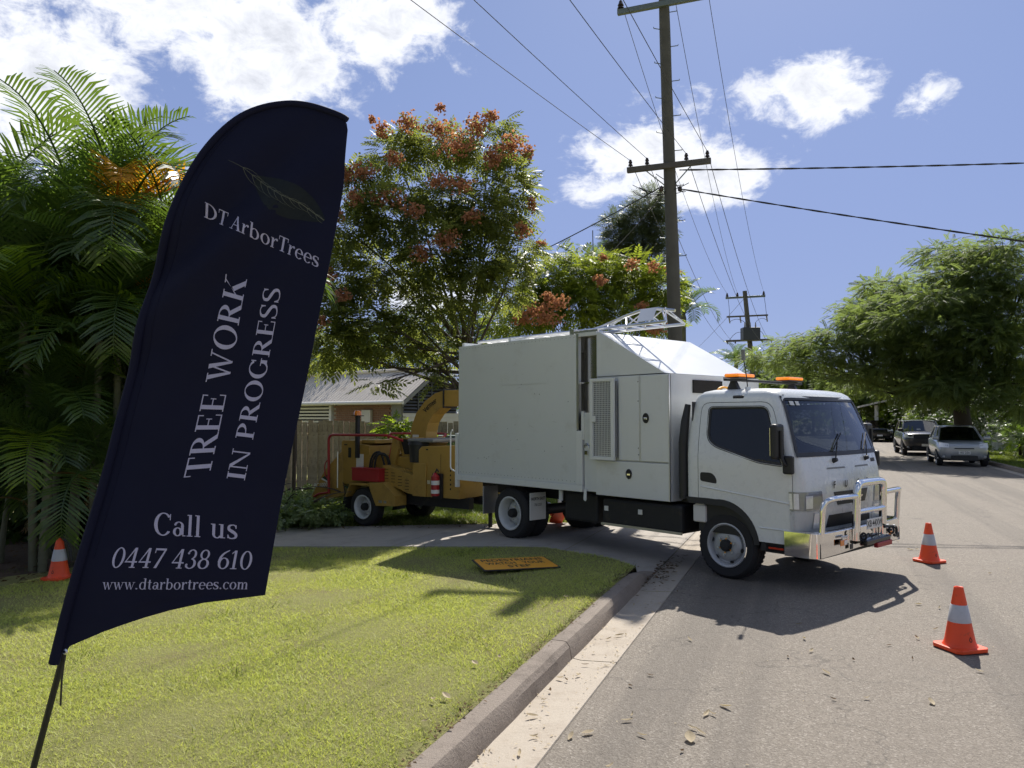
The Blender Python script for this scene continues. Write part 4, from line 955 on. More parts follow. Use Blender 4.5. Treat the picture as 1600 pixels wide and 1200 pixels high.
def flag_sheet():
    """cloth as a grid of chords between the left and right edge"""
    left = [p for i, p in enumerate(FEDGE) if i <= 52]; right = FRIGHT; hem = FX[27:35][::-1]
    def xl(z): zs = [p[1] for p in left]; return float(np.interp(z, zs, [p[0] for p in left]))
    r2 = sorted(right, key=lambda p: p[1])
    def xr(z):
        if z < 1.101: h = sorted(hem, key=lambda p: p[1]); return float(np.interp(z, [p[1] for p in h], [p[0] for p in h]))
        return float(np.interp(z, [p[1] for p in r2], [p[0] for p in r2]))
    zs = sorted(set(list(np.linspace(.9, 2.96, 80)) + list(np.linspace(2.965, 3.0385, 16)))); rows = []
    for z in zs:
        a, b = xl(z), max(xl(z)+.004, xr(z)); rows.append([Vector((a+(b-a)*k/40, flag_y(a+(b-a)*k/40, z), z)) - fo for k in range(41)])
    return MB().strip(rows)
cl = flag_sheet().build('cloth', 'flag_cloth', FL, smooth=80)
sd_ = cl.modifiers.new('s', 'SOLIDIFY'); sd_.thickness = .0016; sd_.offset = 0
# pole: straight foot, then bent along the sleeve
pole = [Vector((-1.737 - .244*(.87-z)/1.0, 3.012, z)) for z in (.03, .3, .6, .87)] + [Vector((x+.012, flag_y(x, z)+.012, z)) for x, z in FEDGE[4:66]]
MB().tube([p - fo for p in pole], [.0125]*4 + list(np.linspace(.011, .006, 62)), 8).build('pole', 'flag_pole', FL, smooth=60)
slv = MB(); e0 = [Vector((x, flag_y(x, z), z)) for x, z in FEDGE[:66]]
slv.tube([p + Vector((.016, .0, 0)) - fo for p in e0], list(np.linspace(.021, .012, 66)), 10); slv.build('sleeve', 'flag_cloth', FL, smooth=70)
sm = [Vector((x + .062 - .03*max(0, z-2.5), 0, z)) for x, z in FEDGE[8:44]]; MB().tube([Vector((p.x, flag_y(p.x, p.z) - .0012, p.z)) - fo for p in sm], .0018, 5).build('sleeve_seam', 'flag_cloth', FL, smooth=60)
tie = MB().tube([Vector(p) - fo for p in ((-1.705, 2.985, .915), (-1.712, 2.98, .88), (-1.72, 2.98, .80), (-1.725, 2.985, .70))], .004, 6).build('tie_cord', 'flag_pole', FL)
MB().lathe([(.006, -.004), (.012, 0), (.006, .004)], Matrix.Translation(Vector((-1.708, 2.975, .905)) - fo) @ Matrix.Rotation(radians(90), 4, 'X'), 10).build('eyelet', 'alu', tie, smooth=60)
MB().cyl(Vector((-1.737-.244*.66, 3.012, .21)) - fo, Vector((-1.737-.244*.86, 3.012, .0)) - fo, .017, .014, 10).build('ground_spike', 'flag_pole', FL, smooth=60)

# ---- a serif alphabet drawn from stems, hairlines and swelling bowls (cap height 1)
class G:
    def __init__(s, w): s.w = w; s.q = []
    def R(s, x0, y0, x1, y1):
        n = max(1, int(max(x1-x0, y1-y0)/.12)); hor = (x1-x0) > (y1-y0)
        for i in range(n):
            a, b = i/n, (i+1)/n
            s.q.append([(x0+(x1-x0)*a, y0), (x0+(x1-x0)*b, y0), (x0+(x1-x0)*b, y1), (x0+(x1-x0)*a, y1)] if hor else [(x0, y0+(y1-y0)*a), (x1, y0+(y1-y0)*a), (x1, y0+(y1-y0)*b), (x0, y0+(y1-y0)*b)])
        return s
    def Q(s, a, b, c, d):
        """quad with a-b one end and d-c the other"""
        for i in range(6):
            t0, t1 = i/6, (i+1)/6; L = lambda p, q, t: (p[0]+(q[0]-p[0])*t, p[1]+(q[1]-p[1])*t)
            s.q.append([L(a, d, t0), L(b, c, t0), L(b, c, t1), L(a, d, t1)])
        return s
    def O(s, cx, cy, rx, ry, tx, ty, a0=0, a1=360):
        n = max(8, int(abs(a1-a0)/11)); A = [radians(a0+(a1-a0)*i/n) for i in range(n+1)]
        for p, q in zip(A[:-1], A[1:]):
            s.q.append([(cx+rx*cos(p), cy+ry*sin(p)), (cx+rx*cos(q), cy+ry*sin(q)), (cx+(rx-tx)*cos(q), cy+(ry-ty)*sin(q)), (cx+(rx-tx)*cos(p), cy+(ry-ty)*sin(p))])
        return s
    def D(s, cx, cy, r): return s.O(cx, cy, r, r, r*.99, r*.99)
    def C(s, pts, ws):
        """swelling stroke along a smooth line"""
        P = []; n = len(pts)
        for i in range(n-1):
            p0, p1, p2, p3 = [np.array(pts[max(0, min(n-1, j))], float) for j in (i-1, i, i+1, i+2)]
            for k in range(6):
                t = k/6; P.append((.5*((2*p1)+(p2-p0)*t+(2*p0-5*p1+4*p2-p3)*t*t+(3*p1-p0-3*p2+p3)*t**3), ws[i]+(ws[i+1]-ws[i])*t))
        P.append((np.array(pts[-1], float), ws[-1])); L = []
        for i, (p, w) in enumerate(P):
            d = P[min(i+1, len(P)-1)][0]-P[max(i-1, 0)][0]; d = d/(np.linalg.norm(d)+1e-9); nn = np.array([-d[1], d[0]])*w/2; L.append((tuple(p+nn), tuple(p-nn)))
        for a, b in zip(L[:-1], L[1:]): s.q.append([a[0], a[1], b[1], b[0]])
        return s
    def serif(s, x0, x1, y, t=.045): return s.R(x0, y, x1, y+t)
def S_(w, h):
    g = G(w); X = lambda v: v*w; Y = lambda v: v*h
    g.C([(X(.82), Y(.74)), (X(.74), Y(.93)), (X(.48), Y(.985)), (X(.2), Y(.88)), (X(.2), Y(.66)), (X(.5), Y(.51)), (X(.8), Y(.33)), (X(.8), Y(.11)), (X(.5), Y(.015)), (X(.22), Y(.06)), (X(.1), Y(.27))], [.04, .05, .05, .10, .13, .15, .13, .10, .05, .05, .04])
    return g.R(X(.78), Y(.72), X(.78)+.04, Y(.98)).R(X(.07), Y(.03), X(.07)+.04, Y(.28))
def glyphs():
    L = {}; st = lambda g, x, y0=0., y1=1., T=.14: g.R(x, y0, x+T, y1)
    cs = lambda g, x, T=.14: g.serif(x-.07, x+T+.07, 0).serif(x-.07, x+T+.07, .955)
    L['I'] = cs(st(G(.34), .1), .1)
    L['T'] = st(G(.70), .28).serif(.19, .51, 0).R(.03, .945, .67, 1).R(.03, .74, .065, .95).R(.635, .74, .67, .95)
    L['E'] = cs(st(G(.66), .1), .1).R(.24, .95, .58, 1).R(.24, 0, .61, .05).R(.24, .49, .45, .535).R(.545, .77, .58, .95).R(.575, .05, .61, .27).R(.44, .39, .47, .63)
    bowl = lambda g: g.O(.27, .735, .33, .265, .14, .05, -90, 90).R(.22, .95, .28, 1).R(.22, .47, .28, .52)
    L['P'] = bowl(cs(st(G(.64), .1), .1)); L['R'] = bowl(cs(st(G(.76), .1), .1)).Q((.28, .48), (.44, .50), (.74, .0), (.57, .0)).serif(.6, .8, 0)
    L['W'] = G(1.06).Q((.05, 1), (.20, 1), (.40, 0), (.32, 0)).Q((.33, 0), (.38, 0), (.56, 1), (.51, 1)).Q((.42, 1), (.57, 1), (.77, 0), (.69, 0)).Q((.70, 0), (.75, 0), (.98, 1), (.93, 1)).serif(-.02, .28, .955).serif(.84, 1.07, .955)
    L['O'] = G(.86).O(.43, .5, .40, .53, .15, .05)
    L['K'] = cs(st(G(.82), .1), .1).Q((.24, .36), (.24, .44), (.68, 1), (.62, 1)).Q((.33, .50), (.45, .64), (.80, 0), (.63, 0)).serif(.52, .78, .955).serif(.56, .84, 0)
    L['N'] = G(.84).R(.11, 0, .16, 1).R(.68, 0, .73, 1).Q((.06, 1), (.22, 1), (.73, 0), (.66, 0)).serif(.02, .25, 0).serif(0, .16, .955).serif(.59, .82, .955)
    L['G'] = G(.84).O(.42, .5, .39, .53, .15, .05, 38, 330).R(.62, .06, .75, .40).serif(.52, .82, .39).R(.68, .70, .72, .98)
    L['C'] = G(.78).O(.42, .5, .39, .53, .15, .05, 40, 322).R(.68, .70, .72, .98)
    L['S'] = S_(.60, 1.); L['D'] = cs(st(G(.82), .1), .1).O(.25, .5, .52, .5, .15, .05, -90, 90).R(.2, .95, .26, 1).R(.2, 0, .26, .05)
    L['A'] = G(.84).Q((.10, 0), (.15, 0), (.44, 1), (.38, 1)).Q((.34, 1), (.46, 1), (.78, 0), (.62, 0)).R(.22, .32, .60, .37).serif(0, .25, 0).serif(.53, .86, 0)
    x = .66; ls = lambda g, q, T=.12: g.serif(q-.06, q+T+.06, 0, .04)
    L['r'] = ls(G(.47).R(.08, 0, .20, x), .08).R(.02, x-.04, .1, x).C([(.2, .42), (.27, .58), (.37, .64), (.43, .60)], [.04, .06, .08, .10]).D(.40, .58, .06)
    L['o'] = G(.62).O(.31, .325, .28, .345, .125, .045)
    L['b'] = G(.64).R(.08, .0, .20, 1).R(.01, .955, .1, 1).O(.33, .325, .27, .345, .12, .045, -140, 140)
    L['d'] = G(.66).R(.44, .0, .56, 1).R(.35, .955, .45, 1).O(.31, .325, .27, .345, .12, .045, 40, 320).serif(.5, .63, 0, .04)
    L['e'] = G(.57).O(.30, .325, .27, .345, .12, .045, 0, 318).R(.10, .33, .55, .372)
    L['c'] = G(.53).O(.30, .325, .27, .345, .12, .045, 42, 318).D(.46, .54, .055)
    L['s'] = S_(.47, x); L['a'] = G(.58).R(.37, .06, .49, .48).O(.28, .46, .21, .205, .11, .045, 0, 150).O(.24, .19, .20, .205, .115, .045, 0, 360).serif(.44, .58, 0, .04).D(.13, .52, .05)
    L['l'] = ls(G(.31).R(.09, 0, .21, 1), .09).R(.02, .955, .1, 1)
    L['u'] = G(.68).R(.09, .16, .21, x).R(.43, 0, .55, x).O(.30, .2, .21, .22, .11, .05, 180, 330).R(.02, x-.04, .1, x).R(.36, x-.04, .44, x).serif(.5, .64, 0, .04)
    L['w'] = G(.86).Q((.05, x), (.17, x), (.33, 0), (.26, 0)).Q((.27, 0), (.31, 0), (.45, x), (.41, x)).Q((.35, x), (.47, x), (.63, 0), (.56, 0)).Q((.57, 0), (.61, 0), (.80, x), (.76, x)).R(0, x-.04, .22, x).R(.68, x-.04, .87, x)
    L['t'] = G(.40).R(.12, .1, .24, .86).R(.02, .61, .36, x).O(.26, .13, .14, .14, .11, .05, 180, 320)
    g = ls(ls(ls(G(.98).R(.09, 0, .21, x).R(.41, 0, .53, .5).R(.73, 0, .85, .5), .09), .41), .73).R(.02, x-.04, .1, x)
    L['m'] = g.O(.35, .46, .18, .2, .12, .06, 0, 150).O(.67, .46, .18, .2, .12, .06, 0, 150)
    L['.'] = G(.28).D(.14, .07, .075); L[' '] = G(.32)
    L['0'] = G(.62).O(.31, .49, .29, .51, .12, .05); L['1'] = st(G(.46), .16, 0, 1, .12).serif(.06, .38, 0).Q((.04, .80), (.04, .86), (.18, 1), (.18, .92))
    L['4'] = st(G(.64), .36, 0, 1, .12).R(.02, .26, .60, .33).Q((.02, .28), (.09, .33), (.44, 1), (.36, 1)).serif(.28, .56, 0)
    L['7'] = G(.6).R(.04, .90, .58, 1).R(.04, .76, .08, .95).Q((.14, 0), (.28, 0), (.58, .95), (.50, .95))
    L['3'] = G(.58).O(.27, .745, .23, .255, .11, .05, -80, 150).O(.27, .26, .27, .27, .12, .05, -155, 88).D(.09, .2, .06).D(.1, .8, .055)
    L['8'] = G(.6).O(.30, .745, .23, .26, .10, .05).O(.30, .255, .27, .27, .12, .05)
    L['6'] = G(.6).O(.31, .30, .27, .31, .12, .05).C([(.08, .34), (.13, .62), (.28, .84), (.52, 1.)], [.13, .12, .09, .04])
    return L
GL = glyphs()
def print_text(body, quad, name='lettering', gap=.02, slant=0.):
    """quad: baseline start, baseline end, top start, top end on the flag (x,z)"""
    a, b, c, d = [np.array(q) for q in quad]; tot = sum(GL[ch].w + gap for ch in body) - gap; x = 0.; m = MB(); lay = 0
    for ch in body:
        g = GL[ch]
        for i, q in enumerate(g.q):
            lay = (i % 9)*.00007; pts = []
            for px, py in q:
                u = (x + px + slant*py)/tot; p = (1-py)*((1-u)*a+u*b) + py*((1-u)*c+u*d)
                pts.append(Vector((p[0], flag_y(p[0], p[1]) - .0022 - lay, p[1])) - fo)
            m.raw(pts, [(0, 1, 2, 3)])
        x += g.w + gap
    o = m.build(name, 'flag_print', FL, fixn=False); stuff(o); return o
for body, q, sl_ in (('TREE WORK', [(-1.182, 1.571), (-1.04, 2.338), (-1.284, 1.561), (-1.121, 2.366)], 0), ('IN PROGRESS', [(-1.043, 1.551), (-0.903, 2.305), (-1.115, 1.559), (-0.969, 2.313)], 0),
                ('DT ArborTrees', [(-1.21, 2.586), (-0.758, 2.385), (-1.201, 2.641), (-0.749, 2.442)], 0), ('Call us', [(-1.392, 1.346), (-1.067, 1.327), (-1.391, 1.43), (-1.065, 1.408)], 0),
                ('0447 438 610', [(-1.548, 1.223), (-1.015, 1.209), (-1.537, 1.3), (-1.011, 1.28)], .1), ('www.dtarbortrees.com', [(-1.573, 1.14), (-1.024, 1.133), (-1.572, 1.182), (-1.022, 1.174)], .05)):
    o = print_text(body, q, slant=sl_)
# printed leaf above the name: a dim green blade with pale veins
pm('print_leaf', (.016, .021, .026), .8, var=.5, vs=9, spec=.2); pm('print_vein', (.13, .14, .11), .8, var=.2, spec=.2)
stem = [(-1.109, 2.805), (-1.051, 2.776), (-0.974, 2.715), (-0.898, 2.664), (-0.821, 2.632), (-0.736, 2.571)]
onf = lambda p, o_: Vector((p[0], flag_y(*p) - o_, p[1])) - fo
sv = np.array(stem)
def stem_at(t):
    j = min(4, int(t)); return sv[j]*(1-(t-j)) + sv[j+1]*(t-j)
rows = []
for t in np.linspace(1.6, 5, 14):
    p = stem_at(t); q = stem_at(min(5, t+.05)) - stem_at(t-.05); q = q/np.linalg.norm(q); nn = np.array([-q[1], q[0]]); k = (t-1.6)/3.4; w = .10*sin(pi*min(1, k*.93+.05))**.8
    rows.append([onf(tuple(p + nn*w*f), .0016) for f in np.linspace(-.75, .62, 7)])
MB().strip(rows).build('leaf_print', 'print_leaf', FL, fixn=False)
m = MB()
def vein(P, w0, w1):
    P = [np.array(p) for p in P]; Q = []
    for i, p in enumerate(P):
        dd = P[min(i+1, len(P)-1)]-P[max(0, i-1)]; dd = dd/(np.linalg.norm(dd)+1e-9); w = w0+(w1-w0)*i/(len(P)-1); nn = np.array([-dd[1], dd[0]])*w/2; Q.append([onf(tuple(p+nn), .0026), onf(tuple(p-nn), .0026)])
    m.strip(Q)
vein([tuple(stem_at(t)) for t in np.linspace(0, 5, 16)], .001, .0032)
for i, t in enumerate(np.linspace(1.0, 4.6, 10)):
    p = stem_at(t); dd = stem_at(min(5, t+.05)) - stem_at(t-.05)
    for s_, ang, ln in ((1, .5, .085), (-1, -.85, .10)):
        a = math.atan2(dd[1], dd[0]) + ang; q = [tuple(p + np.array([cos(a+.11*k*(-s_)), sin(a+.11*k*(-s_))])*ln*(1-.06*i)*k/5) for k in range(6)]; vein(q, .0018, .0005)
stuff(m.build('leaf_veins', 'print_vein', FL, fixn=False))
# ------------------------------------------------------------------ wood chipper behind the truck: x towards the hitch, y away from the camera
_a = radians(-35); CHO = Vector((-2.51, 13.5, 0)) - Vector((cos(_a), sin(_a), 0))*.14
CH = thing('wood_chipper', 'yellow towed wood chipper with curved discharge chute behind the truck', 'wood chipper', (CHO.x, CHO.y, ground_z(CHO.x, CHO.y)+.0), _a)
def sp(poly, y0, y1): return MB().prism([(x, y0, z) for x, z in poly], (0, y1-y0, 0))
wheel('w', 0, .0, .335, -1, R=.335, W=.23, parent=CH, dish=.10, steel='rim_white', holes=False, rr=.20); wheel('w', 0, 1.62, .335, 1, R=.335, W=.23, parent=CH, dish=.10, steel='rim_white', holes=False, rr=.20)
for y0, y1 in ((-.03, .26), (1.36, 1.65)):
    fd = sp([(-.42, .50), (-.30, .74), (.16, .76), (.16, .755), (.34, .42), (.33, .41), (.17, .715), (-.29, .71), (-.40, .49)], y0, y1).build('mudguard', 'chip_yellow', CH, bevel=.004)
    sp([(.17, .77), (.52, .79), (.80, .57), (.80, .40), (.345, .38)], y0, y1).build('fender_box', 'chip_yellow', CH, bevel=.006)
    sp([(-.46, .49), (-.42, .50), (-.50, .12), (-.62, .10)], y0+.02, y1-.02).build('mud_flap', 'rubber', CH)
MB().box(.42, .50, -.034, -.03, .44, .48).build('data_plate', 'alu', CH); MB().box(.54, .60, -.034, -.03, .44, .48).build('data_plate', 'alu', CH)
# feed tray and feed box
tray = MB()
A = [(-1.38, -.02, .39), (-1.38, 1.62, .39), (-.70, 1.40, .72), (-.70, .20, .72)]
tray.raw(A + [(x, y, z-.03) for x, y, z in A], [(0, 1, 2, 3), (4, 7, 6, 5), (0, 4, 5, 1), (1, 5, 6, 2), (2, 6, 7, 3), (3, 7, 4, 0)]); tray.build('feed_tray', 'chip_yellow', CH)
for s_, ya, yb in ((-1, -.02, .17), (1, 1.62, 1.43)):
    P = [Vector((-1.38, ya, .38)), Vector((-1.05, ya + (yb-ya)*.35, .93)), Vector((-.72, yb, 1.30)), Vector((-.66, yb, .50)), Vector((-1.05, ya+(yb-ya)*.35, .36))]
    sw = MB().prism(P, (0, -s_*.025, 0)).build('tray_side', 'chip_yellow', CH, bevel=.004)
    if s_ < 0:
        q = lambda x, z, o=.004: Vector((x, float(np.interp(x, [-1.38, -1.05, -.72], [ya, ya+(yb-ya)*.35, yb])) - o, z))
        MB().raw([q(-1.10, .80), q(-.98, .86), q(-.72, .72), q(-.72, .58)], [(0, 1, 2, 3)]).build('stripe', 'bin_green', sw); MB().raw([q(-1.12, .77, .005), q(-1.10, .795, .005), q(-.72, .60, .005), q(-.72, .575, .005)], [(0, 1, 2, 3)]).build('pin_stripe', 'plate_white', sw)
        lettering('BC1000', .10, 'plate_white', sw, q(-1.12, .66, .012), (1, .12, .1), (0, 0, 1), bold=.001)
sp([(-.74, .70), (-.74, 1.46), (-.70, 1.49), (-.36, 1.49), (-.34, 1.43), (-.02, 1.40), (-.02, .72), (-.3, .70)], .17, 1.43).build('feed_box', 'chip_yellow', CH, bevel=.006)
MB().raw([(-.72, .165, .68), (-.30, .165, .60), (-.30, .165, .50), (-.55, .165, .60)], [(0, 1, 2, 3)]).build('stripe', 'bin_green', CH)
MB().box(-.55, -.48, .16, .168, 1.18, 1.36).build('slot', 'ink', CH); MB().box(-.66, -.58, .162, .168, 1.40, 1.42).build('slot', 'ink', CH)
MB().box(-.34, .0, .30, 1.3, 1.44, 1.50).build('feed_lid', 'chip_yellow', CH, bevel=.004)
dc_ = MB().box(-.34, -.16, .16, .169, .98, 1.25).build('data_sticker', 'plate_white', CH)
MB().tube(rounded([(-.90, .02, .52), (-.92, .02, 1.59), (.62, .02, 1.60), (.66, .30, 1.50)], .13), .024, 8).build('control_bar', 'red_paint', CH, smooth=60); MB().tube(rounded([(-.90, 1.58, .52), (-.92, 1.58, 1.59), (.62, 1.58, 1.60), (.66, 1.30, 1.50)], .13), .024, 8).build('control_bar', 'red_paint', CH, smooth=60)
MB().tube([(-.90, .02, .54), (-1.15, .0, .50), (-1.28, .0, .44)], .02, 6).build('bar_foot', 'red_paint', CH, smooth=60)
MB().tube(rounded([(-.92, .02, 1.15), (-1.03, .03, 1.05), (-1.02, .03, .85), (-.92, .02, .78)], .08), .012, 6).build('safety_cable', 'red_paint', CH, smooth=60)
MB().tube([(-.78, .12, .62), (-.78, .12, 1.28)], .012, 6).build('tray_rod', 'alu_dull', CH)
rb = MB().box(-.26, .40, -.02, .24, .79, 1.0).build('tool_box', 'red_paint', CH, bevel=.006); MB().box(-.28, .42, -.03, .25, 1.0, 1.02).build('tool_box_lid', 'red_paint', rb, bevel=.004)
ms = MB().box(-.31, -.25, .10, .16, 1.18, 1.93).build('beacon_mast', 'black_plastic', CH); MB().box(-.36, -.20, .05, .21, 1.93, 1.945).build('beacon_plate', 'black_plastic', ms); MB().lathe([(.07, 0), (.065, .06), (.05, .085), (.001, .09)], Matrix.Translation((-.28, .13, 1.945)), 16).build('beacon', 'amber_lens', ms, smooth=50)
# hydraulic hoses over the feed rollers
MB().box(-.02, .32, .34, 1.3, .80, 1.25).build('roller_housing', 'chip_yellow', CH, bevel=.01)
for i, (x0, r_) in enumerate(((.0, .20), (.05, .26), (.12, .22))):
    MB().tube(bez((x0, .16, .90), (x0+.02, .12, 1.30+.03*i), (x0+r_, .20, 1.30-.03*i), 8) + bez((x0+r_, .2, 1.30-.03*i), (x0+r_+.06, .22, 1.25), (x0+r_+.08, .25, 1.05), 5)[1:], .018, 7).build('hydraulic_hose', 'rubber', CH, smooth=60)
MB().box(.12, 1.0, .26, .34, 1.0, 1.07, Matrix.Rotation(radians(4), 4, 'Y')).build('lift_arm', 'chip_yellow', CH, bevel=.01)
MB().tube([(.30, .30, 1.0), (.40, .32, 1.45)], .018, 6).build('lift_rod', 'red_paint', CH)
# drum housing with open hopper
sp([(.30, 1.0), (.42, 1.54), (.50, 1.58), (.56, 1.36), (.46, 1.0)], .30, .36).build('hopper_side', 'chip_yellow', CH, bevel=.004); sp([(.42, 1.54), (.86, 1.56), (.95, 1.45), (.74, 1.22), (.54, 1.22)], .42, 1.2).build('drum_hood', 'chip_yellow', CH, bevel=.006)
MB().raw([(.50, .415, 1.52), (.84, .415, 1.53), (.76, .415, 1.26), (.60, .415, 1.26)], [(0, 1, 2, 3)]).build('hood_opening_shade', 'dark_room', CH)  # flat dark sheet painted as the shaded inside of the hopper
sp([(.45, .75), (.45, 1.22), (1.05, 1.22), (1.15, .75)], .36, 1.4).build('drum_housing', 'chip_yellow', CH, bevel=.01)
bg_ = sp([(.36, 1.07), (.43, 1.08), (1.09, .92), (1.09, .60), (.92, .62), (.30, .82)], .13, .36).build('belt_guard', 'chip_yellow', CH, bevel=.006)
for i in range(4):
    for j in range(4):
        x = .40 + .16*i; z = 1.0 - .052*j - .055*i; MB().box(x, x+.09, .126, .1295, z, z+.009, Matrix.Translation((0, 0, 0))).build('louvre_slot', 'ink', bg_)
# engine enclosure
en = sp([(1.09, .58), (1.09, 1.14), (1.17, 1.14), (1.17, 1.36), (1.24, 1.42), (2.05, 1.45), (2.05, .58)], .15, 1.42).build('engine_cover', 'chip_yellow', CH, bevel=.01)
MB().box(1.06, 1.36, .12, .16, .58, 1.13).build('engine_panel', 'chip_yellow', en, bevel=.008)
for i in range(9): MB().box(1.86, 1.885, .146, .1495, .72+i*.075, .75+i*.075).build('grille_hole', 'ink', en)
MB().box(1.66, 1.665, .147, .1495, .7, 1.30).build('panel_gap', 'ink', en); MB().box(1.40, 1.46, .112, .119, .80, .86).build('data_plate', 'alu', en); MB().box(1.34, 1.385, .145, .149, 1.36, 1.38).build('data_plate', 'ink', en)
ft = MB().cyl((1.02, .32, 1.14), (1.02, .32, 1.44), .15, .17, 18); ft.cyl((1.02, .32, 1.44), (1.02, .32, 1.50), .185, .17, 18); stuff(ft.build('air_cleaner', 'black_plastic', CH, smooth=40))
MB().box(.86, 1.45, .2, 1.1, 1.485, 1.545).build('engine_top', 'grey_trim', CH, bevel=.02)
ex = MB().cyl((1.62, .06, .62), (1.62, .06, .94), .07, n=16); ex.cyl((1.62, .06, .94), (1.62, .06, 1.0), .06, .02, 16); ex = stuff(ex.build('fire_extinguisher', 'red_paint', CH, smooth=40))
MB().lathe([(.0705, .80), (.0715, .801), (.0715, .87), (.0705, .871)], Matrix.Translation((1.62, .06, 0)), 16).build('extinguisher_label', 'plate_white', ex); MB().lathe([(.0705, .66), (.0715, .661), (.0715, .72), (.0705, .721)], Matrix.Translation((1.62, .06, 0)), 16).build('extinguisher_label', 'plate_white', ex)
MB().tube([(1.62, .06, 1.0), (1.66, .05, 1.06), (1.70, .05, 1.02)], .013, 6).build('extinguisher_lever', 'black_plastic', ex)
MB().box(1.52, 1.72, .10, .15, .58, .98).build('extinguisher_bracket', 'black_plastic', CH)
# discharge chute: a box section bent over towards the truck
cpath = [(.72, 1.50), (.74, 1.70), (.82, 1.90), (.98, 2.08), (1.18, 2.20), (1.34, 2.25)]; rows = []
for i, (x, z) in enumerate(cpath):
    a_, b_ = cpath[max(0, i-1)], cpath[min(len(cpath)-1, i+1)]; t_ = Vector((b_[0]-a_[0], b_[1]-a_[1])).normalized(); n_ = Vector((-t_.y, t_.x)); h_ = .19 - .012*i; w_ = .15
    rows.append([Vector((x + n_.x*sx*h_, .78 + sy*w_, z + n_.y*sx*h_)) for sx, sy in ((1, -1), (-1, -1), (-1, 1), (1, 1), (1, -1))])
ct = MB().strip(rows).build('discharge_chute', 'chip_yellow', CH)
MB().box(1.34, 1.78, .61, .95, 2.10, 2.38).build('chute_deflector', 'chip_yellow', ct, bevel=.01); MB().box(1.325, 1.345, .59, .97, 2.07, 2.41).build('chute_flange', 'chassis', ct)
MB().lathe([(.22, 0), (.24, .01), (.24, .05), (.22, .06)], Matrix.Translation((.74, .78, 1.46)), 20, cap=True).build('chute_collar', 'chassis', ct, smooth=40)
lb = text_mesh('Vermeer', .16, bold=.003)
for v in lb.vertices:
    p = v.co.copy(); s = .5 + p.x/.9; s = max(0, min(1, s)); k = s*2.2 + 2.1; i = int(min(4, k)); f_ = k - i
    c0 = Vector(cpath[i]).lerp(Vector(cpath[i+1]), f_); t_ = (Vector(cpath[i+1])-Vector(cpath[i])).normalized(); n_ = Vector((-t_.y, t_.x)); q = c0 + n_*(p.y*.9 + .03); v.co = Vector((q.x, .625, q.y))
mobj('lettering', lb, 'ink', ct)
MB().box(.60, .74, .622, .629, 1.53, 1.60).build('data_sticker', 'plate_white', ct)
# frame, drawbar
MB().box(-.6, 2.1, .35, .47, .40, .58).build('frame_rail', 'chassis', CH); MB().box(-.6, 2.1, 1.13, 1.25, .40, .58).build('frame_rail', 'chassis', CH); MB().cyl((0, .2, .335), (0, 1.4, .335), .05).build('axle', 'chassis', CH)
MB().tube([(1.9, .8, .5), (2.7, .72, .52), (3.1, .66, .55)], .07, 8).build('drawbar', 'chassis', CH); MB().cyl((2.35, .6, .02), (2.35, .6, .75), .035, n=10).build('jack_stand', 'chassis', CH)

# ------------------------------------------------------------------ power poles and wires
pm('insul_brown', (.05, .035, .03), .25, var=.1)
def insulator(p, par, r=.055, h=.16):
    return MB().lathe([(.02, -.06), (.022, 0), (r, .01), (r*.8, .05), (r*.45, .07), (r*.9, .085), (r*.7, .12), (r*.4, h), (.001, h+.01)], Matrix.Translation(p), 12).build('insulator', 'insul_brown', par, smooth=50)
PB = Vector((3.93, 18.0, .0)); PD = Vector((-.0247, 0, 1)).normalized()
pp = thing('power_pole', 'tall timber power pole with cross arms behind the truck', 'power pole', PB)
HT = 12.6; rows = []
m = MB(); n_ = 14
for i in range(27):
    h = HT*i/26; r_ = .175 - .055*h/HT; rows.append([PD*h + Vector((cos(a), sin(a), 0))*r_*(1+.04*sin(5*a+h*1.3)+.025*sin(9*a-h*2.1)) for a in np.linspace(0, 2*pi, n_+1)])
m.strip(rows); m.build('pole_shaft', 'timber_pole', pp, smooth=50)
AD = -UD   # cross arms stand square to the street
def arm(z, L, nm='cross_arm', mat='arm_timber', d=.13, par=pp, PDv=PD, off=0):
    c = PDv*z; y = Vector((-AD.y, AD.x, 0)); M = Matrix.Translation(c + y*off) @ Matrix.Rotation(math.atan2(AD.y, AD.x), 4, 'Z')
    return MB().box(-L, L, -.05, .05, -d/2, d/2, M).build(nm, mat, par, bevel=.008)
lv = arm(7.72, .98, off=-.17); hv = arm(11.63, 1.1, mat='arm_steel', off=-.14)
LVO = (-.90, -.50, .42, .90); lvp = []
for o_ in LVO:
    p = PD*7.72 + AD*o_ - Vector((-AD.y, AD.x, 0))*.17 + Vector((0, 0, .09)); insulator(p, lv); lvp.append(PB + p + Vector((0, 0, .14)))
hvp = []
for o_ in (-1.02, .25, 1.02):
    p = PD*11.63 + AD*o_ - Vector((-AD.y, AD.x, 0))*.14 + Vector((0, 0, .08)); insulator(p, hv, .085, .2); hvp.append(PB + p + Vector((0, 0, .2)))
for i in range(15):   # climbing pegs
    h = 5.6 + i*.42; s_ = -1 if i % 2 else 1; r_ = .175 - .055*h/HT; d = Vector((s_*.95, -.3, 0)).normalized()
    if abs(h-7.7) > .25: MB().tube([PD*h + d*(r_-.02), PD*h + d*(r_+.17), PD*h + d*(r_+.17) + Vector((0, 0, .03))], .011, 5).build('climbing_peg', 'arm_steel', pp)
for s_ in (-1, 1): MB().tube([PD*7.2, PD*7.68 + AD*.55*s_ - Vector((-AD.y, AD.x, 0))*.17], .014, 5).build('arm_brace', 'arm_steel', pp)
jl = MB()
